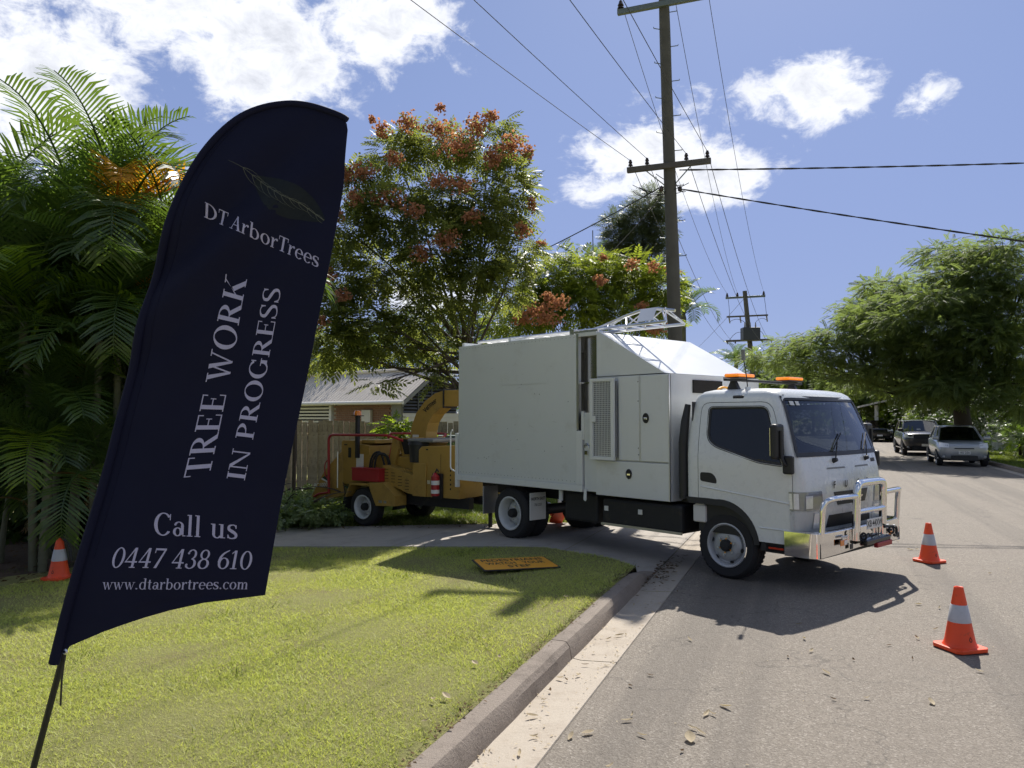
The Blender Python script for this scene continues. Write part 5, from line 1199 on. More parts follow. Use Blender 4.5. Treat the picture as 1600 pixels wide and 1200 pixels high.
for i in range(9):
    a = PD*(7.45+random.uniform(-.2, .2)) + AD*random.uniform(-.95, .2); b = PD*(7.2+random.uniform(-.1, .2)) + AD*random.uniform(-.3, .5)
    c = (a+b)/2 + Vector((random.uniform(-.2, .2), -.2, -.45+random.random()*.2)); jl.tube(bez(a, c, b, 8), .009, 4)
stuff(jl.build('jumper_wires', 'wire', pp)); 
for s_ in (-1, 1): MB().lathe([(.03, -.06), (.05, -.04), (.05, .04), (.03, .06)], Matrix.Translation(PD*7.2 + Vector((s_*.22, -.05, 0))), 10, cap=True).build('shackle_insulator', 'insul_brown', pp, smooth=50)
QB = Vector((16.1, 50, 0)); QD = Vector((-.085, 0, 1)).normalized()
qp = thing('power_pole', 'distant timber power pole carrying a grey transformer box', 'power pole', QB)
MB().tube([QD*h for h in np.linspace(0, 10.1, 8)], list(np.linspace(.2, .14, 8)), 12).build('pole_shaft', 'timber_pole', qp, smooth=50)
qa = arm(9.7, 1.25, mat='arm_steel', par=qp, PDv=QD); qb = arm(8.45, 1.3, mat='arm_timber', par=qp, PDv=QD, d=.1); qc = arm(6.85, 1.5, mat='arm_timber', par=qp, PDv=QD)
qh = []
for o_ in (-1.15, -.5, 1.15): p = QD*9.7 + AD*o_ + Vector((0, 0, .08)); insulator(p, qa, .1, .24); qh.append(QB + p + Vector((0, 0, .22)))
for o_ in (-1.15, -.45, 1.2): MB().cyl(QD*8.4 + AD*o_, QD*8.4 + AD*o_ + Vector((.05, 0, -.38)), .05, .04, 8).build('fuse', 'porcelain', qb)
ql = []
for o_ in (-1.4, -.9, .8, 1.35): p = QD*6.85 + AD*o_ + Vector((0, 0, -.16)); insulator(p, qc, .06, .12); ql.append(QB + p)
tb = MB().box(-.55, .55, -.45, .25, 6.75, 7.6, Matrix.Translation(QD*7*0 + Vector((-.65, -.3, 0)))).build('transformer', 'transformer', qp, bevel=.03)
for x in (-1.0, -.65, -.3): MB().cyl((x, -.4, 7.6), (x, -.4, 7.95), .06, .03, 8).build('bushing', 'porcelain', tb)
jl = MB()
for a, b in (((-1.0, -.4, 7.95), QD*8.1 + AD*-1.15), ((-.3, -.4, 7.95), QD*8.1 + AD*1.2), ((-1.2, -.3, 7.3), QD*6.85 + AD*-1.3), ((-.1, -.3, 7.4), QD*6.85 + AD*1.0), (QD*9.7 + AD*-1.1, QD*8.4 + AD*-1.1), (QD*9.7+AD*1.15, QD*8.4 + AD*1.2)):
    a, b = Vector(a), Vector(b); jl.tube(bez(a, (a+b)/2 + Vector((0, 0, .4)), b, 8), .015, 4)
stuff(jl.build('jumper_wires', 'wire', qp))
def wire(a, b, sag, r, label, group=None, mat='wire_alu', n=26):
    a, b = Vector(a), Vector(b); w = MB().tube([a.lerp(b, i/n) - Vector((0, 0, sag*4*(i/n)*(1-i/n))) for i in range(n+1)], r, 5).build('overhead_wire', mat, None, smooth=60, fixn=False)
    tag(w, label, 'wire', group); return w
G1, G2 = 'low wires between the two poles', 'low wires running overhead to the left'
ORD = ('leftmost', 'second from the left', 'third from the left', 'rightmost')
for a, b, w_ in zip(lvp, ql, ORD): wire(a, b, .8, .008, w_ + ' of the four low wires between the two power poles', G1)
for a, ang, w_ in zip(lvp, (29, 26.5, 24.5, 23), ORD): wire(a, a - Vector((sin(radians(ang)), cos(radians(ang)), 0))*44, .5, .0065, w_ + ' of the four low wires rising left from the near pole', G2)
for a, b, w_ in zip(hvp, qh, ('leftmost', 'middle', 'rightmost')): wire(a, b, .9, .008, w_ + ' of the three high wires from the near pole top to the distant pole', 'high wires between the two poles')
for a in hvp[:1]: wire(a, a - Vector((sin(radians(24)), cos(radians(24)), 0))*44, .5, .008, 'high wire leaving the left end of the near pole top arm', 'high wires leaving the near pole')
wire(QB + QD*9.7, (26, 150, 9), 1.5, .012, 'faint wire running on beyond the distant pole')
def twisted(a, b, sag, r, label):
    o = thing('service_cable', label, 'cable', a); a, b = Vector(a), Vector(b)
    ln = (b-a).length; nn = int(ln*7)
    for ph in (0, pi):
        pts = []
        for i in range(nn+1):
            t = i/nn; p = a.lerp(b, t) - Vector((0, 0, sag*4*t*(1-t))); th = 2*pi*t*ln/1.1 + ph; pts.append(p + Vector((0, cos(th), sin(th)))*r*.75 - a)
        MB().tube(pts, r, 5).build('strand', 'wire', o, smooth=60, fixn=False)
twisted(PB + PD*7.62 + Vector((.2, -.15, 0)), (26, 16.2, 8.0), .18, .013, 'thick twisted cable running level to the right from the pole')
twisted(PB + PD*7.2 + Vector((.22, -.05, 0)), (17, 12.5, 3.6), .12, .012, 'thick cable sloping down to the right from the pole')
wire(PB + PD*7.25 + Vector((-.22, -.05, 0)), (-3.4, 29, 6.3), .25, .015, 'dark cable sloping left from the pole into the orange tree', mat='wire')
wire(PB + PD*7.05 + Vector((-.2, .05, 0)), (2.4, 33, 7.3), .2, .012, 'dark cable sloping left from the pole towards the pine', mat='wire')
# short steel post left of the chipper and a rusty stub by the flag
ps = thing('steel_post', 'brown steel post standing left of the chipper', 'post', (-4.21, 14.84, ground_z(-4.21, 14.84)))
MB().cyl((0, 0, -.05), (.03, 0, 1.98), .036, n=12).build('post_shaft', 'rust_post', ps, smooth=50); MB().lathe([(.001, -.05), (.045, -.04), (.06, 0), (.045, .04), (.001, .05)], Matrix.Translation((.06, -.03, 2.03)), 12).build('post_cap', 'alu', ps, smooth=60)
GOLD_C = [(-3.54, 17.5, 7.14, 0.61, 0.58, 1.0), (-2.74, 18.0, 8.06, 0.75, 0.63, 1.0), (-1.67, 18.0, 8.29, 0.75, 0.57, 1.0), (-0.61, 18.0, 8.14, 0.67, 0.6, 1.0), (0.0, 17.5, 6.99, 0.58, 0.73, 1.0), (-3.72, 17.0, 5.97, 0.64, 0.64, 1.0), (-2.72, 17.0, 6.41, 0.71, 0.64, 1.0), (-1.62, 17.5, 6.84, 0.8, 0.66, 1.0), (-0.57, 17.0, 6.41, 0.64, 0.64, 1.0), (0.15, 18.0, 5.76, 0.57, 0.6, 0.9), (-3.85, 17.0, 4.82, 0.59, 0.64, 1.0), (-2.94, 17.5, 5.21, 0.73, 0.61, 0.9), (-1.71, 17.0, 5.54, 0.78, 0.59, 0.9), (-0.71, 17.0, 5.25, 0.64, 0.59, 1.0), (-4.05, 17.0, 3.68, 0.45, 0.64, 1.0), (-3.27, 17.0, 3.82, 0.64, 0.59, 1.0), (-2.34, 17.5, 4.17, 0.73, 0.58, 0.8), (-1.42, 17.0, 4.39, 0.57, 0.45, 0.6), (-0.15, 18.0, 4.85, 0.6, 0.54, 0.8), (-3.8, 17.5, 3.29, 0.58, 0.32, 0.8), (-2.63, 17.5, 3.44, 0.67, 0.35, 0.6), (-1.65, 18.0, 3.41, 0.54, 0.42, 0.6), (-3.01, 17.0, 2.54, 0.28, 0.23, 0.5), (-1.65, 18.0, 2.73, 0.33, 0.33, 0.5), (-4.64, 18.5, 3.3, 0.37, 0.37, 0.8)]
GOLD_P = [(-2.96, 17.5, 8.26, 0.29, 0.26), (-2.37, 17.5, 8.41, 0.38, 0.32), (-1.6, 17.2, 8.15, 0.57, 0.32), (-1.22, 17.0, 7.71, 0.57, 0.35), (-1.64, 17.6, 8.8, 0.15, 0.12), (-0.8, 17.3, 8.26, 0.37, 0.37), (-0.45, 17.6, 8.6, 0.21, 0.21), (0.0, 17.0, 7.71, 0.4, 0.37), (0.37, 17.5, 7.74, 0.2, 0.26), (-3.3, 17.0, 7.13, 0.37, 0.28), (-3.66, 17.0, 7.06, 0.26, 0.26), (-2.67, 16.7, 6.47, 0.5, 0.28), (-2.58, 17.0, 7.42, 0.31, 0.23), (-1.54, 16.6, 6.79, 0.36, 0.22), (-1.12, 16.6, 6.72, 0.42, 0.25), (-0.43, 17.0, 7.42, 0.28, 0.37), (0.44, 17.5, 6.54, 0.13, 0.23), (0.22, 17.2, 5.88, 0.26, 0.26), (-3.77, 16.6, 6.02, 0.22, 0.3), (-1.4, 16.6, 5.52, 0.44, 0.33), (-1.96, 16.7, 5.26, 0.31, 0.28), (-3.9, 16.6, 4.75, 0.19, 0.28), (-4.03, 16.6, 3.77, 0.17, 0.17), (-3.4, 16.8, 6.5, 0.28, 0.28), (-3.62, 16.6, 4.33, 0.28, 0.19), (-3.2, 17.6, 8.53, 0.12, 0.12), (0.68, 18.0, 5.76, 0.18, 0.1), (-2.1, 16.6, 6.16, 0.36, 0.22), (-0.84, 16.6, 6.02, 0.28, 0.22)]
BACK_C = [(-9.06, 35.0, 4.63, 0.99, 0.82, 1.0), (-7.97, 36.0, 4.56, 1.08, 0.78, 1.0), (-6.29, 35.0, 4.72, 1.11, 0.76, 1.0), (-4.96, 36.0, 5.02, 1.2, 0.84, 1.0), (-3.36, 35.0, 5.07, 1.11, 0.93, 1.0), (-2.26, 36.0, 5.77, 1.02, 1.02, 1.0), (-7.43, 37.0, 5.73, 1.23, 0.8, 0.8), (-4.65, 37.0, 6.35, 1.23, 0.8, 0.7), (-0.9, 36.0, 6.23, 1.08, 1.02, 0.8)]
YEL_C = [(1.06, 21.0, 5.53, 0.7, 0.61, 1.0), (1.8, 21.5, 5.89, 0.68, 0.5, 1.0), (2.68, 22.0, 5.9, 0.73, 0.62, 1.0), (3.51, 22.0, 5.71, 0.66, 0.62, 1.0), (4.24, 22.0, 5.52, 0.55, 0.66, 1.0), (0.7, 21.0, 4.82, 0.63, 0.6, 1.0), (1.76, 21.0, 4.82, 0.79, 0.6, 1.0), (2.88, 21.5, 4.71, 0.81, 0.54, 1.0), (4.05, 22.0, 4.69, 0.66, 0.55, 0.9), (0.0, 20.5, 4.41, 0.68, 0.55, 0.8), (1.29, 22.0, 6.45, 0.33, 0.29, 0.5)]
YEL_P = [(0.57, 19.6, 4.46, 0.56, 0.29), (1.15, 19.6, 4.62, 0.39, 0.26), (0.82, 19.5, 4.2, 0.65, 0.26), (0.25, 19.6, 4.21, 0.36, 0.23), (2.33, 20.6, 5.37, 0.24, 0.21), (3.26, 21.0, 5.89, 0.25, 0.21), (3.84, 21.0, 5.8, 0.21, 0.18), (4.37, 21.0, 5.71, 0.25, 0.23), (2.52, 21.4, 6.15, 0.18, 0.16), (3.48, 20.8, 4.71, 0.24, 0.16), (3.77, 20.5, 4.06, 0.44, 0.2), (0.91, 19.8, 4.82, 0.23, 0.17), (4.31, 21.0, 4.47, 0.25, 0.14)]
PINE_C = [(6.52, 36.0, 11.86, 0.54, 0.66, 1.0), (6.06, 36.0, 11.1, 0.72, 0.66, 1.0), (6.97, 36.0, 10.94, 0.48, 0.78, 1.0), (5.0, 36.0, 10.94, 0.42, 0.54, 1.0), (5.0, 36.0, 10.18, 0.54, 0.6, 1.0), (6.05, 36.0, 10.03, 0.84, 0.72, 1.0), (6.65, 36.0, 9.11, 0.72, 0.78, 1.0), (5.14, 36.0, 9.26, 0.66, 0.6, 1.0), (5.74, 36.0, 8.5, 0.78, 0.6, 1.0), (4.6, 36.5, 9.68, 0.24, 0.3, 0.5)]
RAIN_C = [(18.62, 31.0, 8.36, 0.98, 0.46, 1.0), (19.42, 30.0, 8.4, 1.12, 0.6, 1.0), (17.69, 31.0, 7.57, 1.03, 0.46, 1.0), (18.63, 30.0, 7.38, 1.25, 0.6, 1.0), (19.22, 29.0, 6.95, 0.97, 0.68, 1.0), (16.63, 32.0, 6.95, 0.8, 0.37, 1.0), (16.11, 32.0, 7.35, 0.37, 0.21, 0.6), (16.59, 30.0, 6.37, 1.2, 0.55, 1.0), (18.35, 30.0, 6.37, 1.2, 0.65, 1.0), (19.18, 29.0, 5.49, 0.97, 0.72, 1.0), (15.76, 33.0, 6.55, 0.88, 0.39, 1.0), (14.92, 33.0, 6.0, 0.82, 0.39, 1.0), (15.83, 31.0, 5.74, 1.19, 0.52, 1.0), (17.07, 30.0, 5.36, 1.25, 0.6, 1.0), (18.19, 29.0, 4.76, 1.16, 0.58, 1.0), (14.08, 33.0, 5.44, 0.82, 0.39, 1.0), (15.25, 32.0, 5.06, 1.17, 0.53, 1.0), (16.58, 31.0, 4.7, 1.19, 0.57, 1.0), (17.8, 30.0, 4.35, 1.15, 0.55, 1.0), (19.14, 29.0, 4.03, 0.87, 0.63, 1.0), (13.36, 34.0, 5.12, 0.79, 0.34, 1.0), (12.87, 35.0, 4.84, 0.76, 0.29, 1.0), (12.48, 36.0, 4.56, 0.48, 0.24, 0.8), (14.34, 33.0, 4.61, 1.04, 0.44, 1.0), (13.63, 34.0, 4.27, 1.02, 0.4, 1.0), (15.77, 32.0, 3.99, 1.12, 0.48, 1.0), (17.08, 31.0, 3.66, 1.03, 0.41, 0.9), (18.28, 30.0, 3.48, 1.1, 0.5, 0.9), (19.11, 29.0, 3.06, 0.72, 0.58, 0.9), (14.6, 33.0, 3.64, 0.99, 0.33, 0.8), (13.14, 35.0, 3.76, 0.58, 0.29, 0.6), (16.52, 33.0, 3.37, 1.1, 0.33, 0.6), (16.28, 30.5, 2.92, 0.76, 0.3, 0.7), (16.97, 29.5, 2.78, 0.74, 0.39, 0.8), (17.89, 29.0, 2.62, 0.82, 0.43, 0.8), (18.43, 28.0, 2.27, 0.61, 0.51, 0.8), (16.1, 33.0, 2.9, 0.71, 0.28, 0.6), (16.36, 29.5, 3.08, 0.89, 0.34, 0.7)]
RBUSH = [(28.16, 62.0, 3.45, 1.76, 1.34, 1.0), (29.19, 70.0, 4.83, 2.33, 1.75, 1.0), (35.03, 75.0, 5.05, 3.12, 2.5, 1.0), (28.74, 58.0, 2.38, 1.45, 0.97, 1.0), (36.17, 70.0, 3.67, 2.33, 2.1, 1.0), (23.82, 44.0, 2.24, 0.95, 0.73, 1.0), (23.94, 46.0, 1.95, 0.61, 0.54, 1.0), (22.31, 40.0, 1.7, 0.73, 0.6, 1.0), (21.89, 36.0, 2.16, 1.08, 0.78, 1.0), (21.71, 33.0, 2.13, 0.82, 0.94, 1.0), (24.5, 42.0, 2.74, 1.4, 1.05, 1.0), (25.34, 40.0, 2.87, 1.33, 1.13, 1.0), (31.35, 80.0, 4.6, 2.67, 2.4, 1.0), (29.79, 85.0, 6.19, 2.83, 1.84, 1.0), (28.53, 90.0, 6.08, 2.25, 1.95, 1.0), (24.95, 44.0, 3.34, 1.83, 1.32, 1.0), (25.05, 38.0, 3.76, 1.27, 1.58, 1.0), (28.39, 46.0, 3.79, 1.92, 1.53, 1.0), (28.9, 55.0, 4.18, 2.11, 1.56, 1.0), (29.52, 60.0, 3.9, 2.0, 1.5, 1.0)]
FARPALM = [(8.53, 38.0, 6.89, 0.0, 0.0)]
SMALLPALM = [(3.57, 34.0, 8.93, 0.0, 0.0)]
STREETPALM = [(17.54, 60.0, 6.41, 0.0, 0.0)]
POLE = [(3.7, 18.0, 12.43, 0.0, 0.0), (3.7, 18.0, 11.72, 0.0, 0.0), (3.8, 18.0, 7.6, 0.0, 0.0), (3.88, 18.0, 3.79, 0.0, 0.0), (15.3, 50.0, 9.97, 0.0, 0.0), (15.51, 50.0, 6.9, 0.0, 0.0), (15.77, 50.0, 4.38, 0.0, 0.0)]
SERV = [(11.49, 17.0, 7.54, 0.0, 0.0), (10.09, 15.0, 5.29, 0.0, 0.0), (0.4, 24.0, 7.39, 0.0, 0.0), (3.28, 30.0, 8.4, 0.0, 0.0)]
BUSHL = [(-2.62, 17.0, 1.62, 0.34, 0.23, 1.0), (-2.4, 17.5, 1.39, 0.38, 0.26, 1.0), (-2.1, 18.0, 1.23, 0.3, 0.21, 1.0), (-1.65, 18.0, 1.23, 0.21, 0.15, 1.0)]
PILE = [(-4.0, 14.2, 0.12, 0.28, 0.17, 1.0), (-3.43, 13.8, 0.14, 0.3, 0.15, 1.0), (-3.11, 13.8, 0.08, 0.18, 0.09, 1.0), (-4.05, 13.6, 0.08, 0.23, 0.1, 1.0), (-3.98, 15.0, 0.27, 0.35, 0.12, 1.0)]
# ------------------------------------------------------------------ trees
def spray_template(npair, ln, ll, lw, droop=.25, fold=.3):
    """compound leaf along +x: pairs of diamond leaflets and an end leaflet"""
    v, f = [], []
    for i in range(npair*2+1):
        if i == npair*2: x, a = ln*.95, 0.
        else: x, a = ln*(.18 + .8*(i//2)/npair), (1 if i % 2 else -1)*radians(58 - 18*(i//2)/npair)
        d = np.array([cos(a), sin(a), 0]); s = np.array([-sin(a), cos(a), 0]); z0 = -droop*(x/ln)**2*ln; b = np.array([x, 0, z0]); L = ll*(1 - .25*abs((i//2)/npair-.5)); k = len(v)
        v += [b, b + d*L*.5 + s*lw*.5 + [0, 0, -fold*lw], b + d*L + [0, 0, -.35*L], b + d*L*.5 - s*lw*.5 + [0, 0, -fold*lw]]; f.append((k, k+1, k+2, k+3))
    return np.array(v), np.array(f)
SP_GOLD = spray_template(5, .42, .14, .05); SP_FEATHER = spray_template(12, .48, .10, .026, .3, .1); SP_BUSH = spray_template(3, .2, .12, .055, .2); SP_BIG = spray_template(3, .5, .34, .16, .2)
NEEDLE = spray_template(6, .45, .22, .028, .15, .0)
POD_T = (np.array([(0, 0, .5), (.35, 0, 0), (0, 0, -.5), (-.35, 0, 0), (0, .35, 0), (0, -.35, 0)]), np.array([(0, 1, 2, 3), (0, 4, 2, 5)]))
def clump_points(c, r, nn, shell=.45):
    d = rng.normal(size=(nn, 3)); d /= np.linalg.norm(d, axis=1)[:, None]; q = rng.random(nn)**shell
    q *= 1 + .25*np.sin(d[:, 0]*5+c[0]*3)*np.sin(d[:, 2]*6+c[2])
    return np.array(c) + d*q[:, None]*np.array(r), d
def foliage(name, mat, clumps, tmpl, per, parent, flat=1., up=.35, sc=(.75, 1.25), depth=1., shell=.45):
    P, D = [], []
    for c in clumps:
        x, y, z, rx, rz = c[:5]; w = c[5] if len(c) > 5 else 1.
        nn = max(4, int(per*w*(rx*rz)*depth)); p, d = clump_points((x, y, z), (rx*1.08, max(rx, rz)*depth, rz*1.08*flat), nn, shell); P.append(p); D.append(d)
    P = np.concatenate(P); D = np.concatenate(D); dirs = D*1. + rng.normal(size=D.shape)*.55; dirs[:, 2] = dirs[:, 2]*.5 - .15 + up*.3
    R = frames(dirs, rng.normal(0, .5, len(P)))
    me = scatter_mesh(name, tmpl[0], tmpl[1], P - np.array(parent.location), R, rng.uniform(sc[0], sc[1], len(P)))
    o = mobj(name, me, mat, parent); stuff(o); return o
def limbs(name, mat, parent, root, fork, targets, r0, wob=.15, twigs=6, tw_r=.5, base=None):
    m = MB(); b = Vector(parent.location); root, fork = Vector(root), Vector(fork)
    k = (root+fork)/2 + Vector((random.uniform(-.2, .2), random.uniform(-.2, .2), 0)); tr = bez(root, k, fork, 8)
    m.tube([p - b for p in tr], [r0*(1.2 if i == 0 else 1-.035*i) for i in range(9)], 12)
    for t in targets:
        c = Vector(t[:3]); s = tr[random.choice((5, 6, 7, 8))] ; mid = s.lerp(c, .5) + Vector((random.uniform(-1, 1)*wob, random.uniform(-1, 1)*wob, abs(c.z-s.z)*.12 + random.uniform(-1, 1)*wob*.5))*1.5
        L = bez(s, mid, c, 8); rr = r0*random.uniform(.14, .27); m.tube([p - b for p in L], [rr*(1-.1*i) for i in range(9)], 7)
        for _ in range(twigs):
            e = c + Vector((random.gauss(0, 1)*t[3]*tw_r, random.gauss(0, 1)*t[3]*tw_r, random.gauss(0, 1)*t[4]*tw_r + t[4]*.15)); q = L[random.choice((4, 5, 6, 7))]
            m.tube([p - b for p in bez(q, q.lerp(e, .5) + Vector((0, 0, .1)), e, 4)], [rr*.3, rr*.25, rr*.2, rr*.14, rr*.06], 4)
    return m.build(name, mat, parent, smooth=60, fixn=False)
gt = thing('golden_rain_tree', 'large tree with clusters of orange seed pods behind the flag', 'tree', (-.95, 18.2, ground_z(-.95, 18.2)))
limbs('trunk', 'bark', gt, (-.95, 18.2, -.3), (-1.1, 18, 3.3), GOLD_C, .2, .35, 5)
GOLD_C = [(x, y, z, rx*random.uniform(.62, 1.0), rz*random.uniform(.62, 1.0), w) for x, y, z, rx, rz, w in GOLD_C]
GOLD_C += [(x+random.uniform(-1, 1)*rx, y+random.uniform(-.6, .6), z+random.uniform(-.4, 1.2)*rz, rx*.42, rz*.42, 1.) for x, y, z, rx, rz, w in GOLD_C]
foliage('crown', 'leaf_gold', GOLD_C, SP_GOLD, 640, gt, depth=1.15)
def pods(cl, parent, per=760, sz=(.055, .10)):
    P = []
    for x, y, z, rx, rz in cl:
        nn = int(per*(rx*rz)**.75)+14; p, _ = clump_points((x, y-.35, z+.06), (rx*.85, max(.12, rx*.7), rz*.85), nn, .6); P.append(p)
    P = np.concatenate(P); me = scatter_mesh('seed_pods', *POD_T, P - np.array(parent.location), rand_rot(len(P)), rng.uniform(*sz, len(P))); o = mobj('seed_pods', me, 'pod', parent); stuff(o)
pods(GOLD_P, gt)
bt_ = thing('backyard_tree', 'dark leafy tree rising behind the corrugated house roof', 'tree', (-4.5, 35.5, -.27))
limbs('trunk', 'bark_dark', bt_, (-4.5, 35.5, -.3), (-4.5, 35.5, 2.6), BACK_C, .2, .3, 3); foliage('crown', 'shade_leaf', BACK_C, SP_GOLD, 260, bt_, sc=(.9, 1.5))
yt = thing('golden_rain_tree', 'yellow green leafy tree with orange pods behind the truck body', 'tree', (2.2, 22, -.2))
limbs('trunk', 'bark', yt, (2.2, 22, -.3), (2.3, 22, 3.0), YEL_C, .18, .3, 4); foliage('crown', 'leaf_gold2', YEL_C, SP_GOLD, 650, yt); pods(YEL_P, yt)
pt = thing('pine_tree', 'tall dark green conifer rising behind the power pole', 'tree', (6.3, 36, -.2))
limbs('trunk', 'bark_dark', pt, (6.3, 36, -.3), (6.2, 36, 9.5), PINE_C, .22, .3, 5); foliage('crown', 'pine_leaf', PINE_C, NEEDLE, 620, pt, up=1.4, sc=(.8, 1.4))
rt = thing('shade_tree', 'broad spreading feathery shade tree over the parked cars', 'tree', (19.6, 33, .12))
RC = [tuple(c) for c in RAIN_C]
BACK = [(c[0]+random.uniform(-.5, 2.5), c[1]+random.uniform(2.5, 7.5), c[2]+random.uniform(.1, .9), c[3]*1.25, c[4]*1.2, .8) for c in RC[::2]]
limbs('trunk', 'bark_dark', rt, (19.6, 33, .0), (19.2, 33, 3.4), RC + BACK[::3], .40, .6, 4); foliage('crown', 'rain_leaf', RC + BACK, SP_FEATHER, 560, rt, flat=.85, up=.1, depth=1.15, sc=(.75, 1.3))
# background shrubs and trees along the street
for i, c in enumerate(RBUSH):
    x, y, z, rx, rz = c[:5]; tall = y > 55
    nm = 'street_tree' if tall else 'shrub'
    lab = ['pale green tree far down the street left of the carport', 'rounded grey green tree above the far car', 'tallest hazy tree behind the far car', 'low light green bush beside the black car', 'grey green tree behind the dark wagon', 'dark shrub behind the dark wagon', 'lime green shrub left of the dark wagon roof', 'dark low shrub behind the silver hatchback', 'dark leafy shrub under the spreading tree', 'dark shrub at the right edge under the spreading tree', 'dense tree behind the spreading tree trunk', 'dense tree behind the white fence', 'far tree above the truck cab roof', 'far tree behind the distant power pole base', 'farthest tree left of the distant pole', 'dark tree filling the gap behind the hatchback roof', 'tall dark tree at the right picture edge', 'dark tree right of the spreading tree trunk', 'dark tree above the dark wagon roof', 'dark tree above the black wagon'][i]
    b = thing(nm, lab, 'tree' if tall else 'shrub', (x, y, -.1), group='greenery along the far side of the street')
    cc = [(x+random.uniform(-.5, .5)*rx, y+random.uniform(-.4, .4)*rx, max(rz*.4, z+random.uniform(-.5, .5)*rz), rx*random.uniform(.5, .8), rz*random.uniform(.5, .8)) for _ in range(6)] + [(x, y, z*.5, rx*.8, z*.5)]
    limbs('trunk', 'bark_dark', b, (x, y, -.2), (x, y, z*.55), cc[:5], .05+.03*rx, .2, 2)
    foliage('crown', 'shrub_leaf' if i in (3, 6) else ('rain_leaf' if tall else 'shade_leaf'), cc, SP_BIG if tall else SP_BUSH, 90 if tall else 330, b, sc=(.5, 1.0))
# ---- palms
def frond_mesh(L, arch, npairs, leaf, mat, vee=.5, dens=1., seed=0, w=.028, jitter=.08):
    rs = random.Random(seed); m = MB(); pts = []; n = 16
    for i in range(n+1):
        s = i/n; a = radians(75) - arch*s*s; pts.append(Vector((0, 0, 0)) if i == 0 else pts[-1] + Vector((cos(a), 0, sin(a)))*L/n)
    m.tube(pts, [.022*(1-.85*i/n)+.003 for i in range(n+1)], 5)
    for k in range(npairs):
        s = .16 + .83*k/npairs; j = min(n-1, int(s*n)); p = pts[j].lerp(pts[j+1], s*n-j); t = (pts[j+1]-pts[j]).normalized(); nn = Vector((-t.z, 0, t.x)); ln = leaf*(sin(pi*(.12+.82*s))**.7)*rs.uniform(.85, 1.1)
        for sd in (-1, 1):
            d = (t*.62 + Vector((0, sd, 0))*.80 + nn*vee*rs.uniform(.7, 1.2)).normalized(); dr = Vector((rs.uniform(-jitter, jitter), rs.uniform(-jitter, jitter), -.22-rs.random()*.25)); wv = t.cross(d).cross(d).normalized()*w*.5
            a1, a2 = p + d*ln*.5 + dr*ln*.12, p + d*ln*.86 + dr*ln*.6
            m.raw([p - wv*.5, p + wv*.5, a1 + wv, a1 - wv, a2 + wv*.25, a2 - wv*.25], [(0, 1, 2, 3), (3, 2, 4, 5)])
    me = m.mesh('frond'); me.materials.append(MAT[mat]); return me
FR = [frond_mesh(2.5, radians(a), 38, .82, 'palm_leaf', v, seed=i, w=.036) for i, (a, v) in enumerate(((70, .45), (95, .4), (120, .35), (50, .5), (140, .3)))]
FRL = [frond_mesh(2.3, radians(a), 36, .8, 'palm_lime', .4, seed=20+a, w=.036) for a in (85, 115)]; FRO = [frond_mesh(1.9, radians(110), 34, .62, 'palm_orange', .55, seed=40, w=.036), frond_mesh(1.7, radians(130), 36, .5, 'palm_orange', .35, seed=41)]
FRD = [frond_mesh(1.8, radians(160), 30, .5, 'palm_dead', .1, seed=50)]
def palm(name, label, x, y, h, lean, n, group=None, sc=1., orange=0, lime=0, rad=.045, skirts=1, z0=None, kind='palm_leaf', az0=None):
    z0 = ground_z(x, y) - .03 if z0 is None else z0; p = thing(name, label, 'palm', (x, y, z0), group=group)
    top = Vector((lean[0], lean[1], h)); S_l = bez((0, 0, 0), (lean[0]*.25, lean[1]*.25, h*.55), top, 12)
    m = MB(); rr = []
    for i in range(13): rr.append(rad*(1.25-.35*i/12))
    m.tube(S_l, rr, 10); st = m.build('stem', 'palm_stem', p, smooth=60)
    rg = MB()
    for i in range(1, 12):
        for f in (0, .5): q = S_l[i].lerp(S_l[min(12, i+1)], f); rg.lathe([(rr[i], -.012), (rr[i]+.006, 0), (rr[i], .012)], Matrix.Translation(q), 10)
    stuff(rg.build('stem_rings', 'palm_dead' if False else 'palm_stem', st, smooth=60))
    MB().tube([top - Vector((0, 0, .55)), top - Vector((0, 0, .2)), top + Vector((0, 0, .15))], [rad*.95, rad*1.25, rad*.5], 9).build('crown_shaft', 'palm_stem', p, smooth=60)
    for i in range(n):
        az = i*2.4 + random.uniform(-.3, .3) + (az0 or 0); k = i/n; tilt = radians(-8 + 62*k + random.uniform(-6, 6))
        me = FR[min(4, int(k*5))] if kind == 'palm_leaf' else FR[1]
        if i < orange: me = FRO[i % 2]; tilt = radians(35)
        elif i >= n - lime: me = random.choice(FRL)
        o = mobj('frond', me, None, p); s = sc*random.uniform(.85, 1.1); o.location = top; o.scale = (s, s, s)
        o.rotation_euler = (Matrix.Rotation(az, 3, 'Z') @ Matrix.Rotation(tilt, 3, 'Y')).to_euler()
    for i in range(skirts):
        o = mobj('dead_frond', FRD[0], None, p); o.location = top - Vector((0, 0, .2)); o.rotation_euler = (Matrix.Rotation(i*2.9+1, 3, 'Z') @ Matrix.Rotation(radians(70), 3, 'Y')).to_euler(); o.scale = (.7*sc,)*3
    return p
GP = 'cane palms in the clump left of the flag'
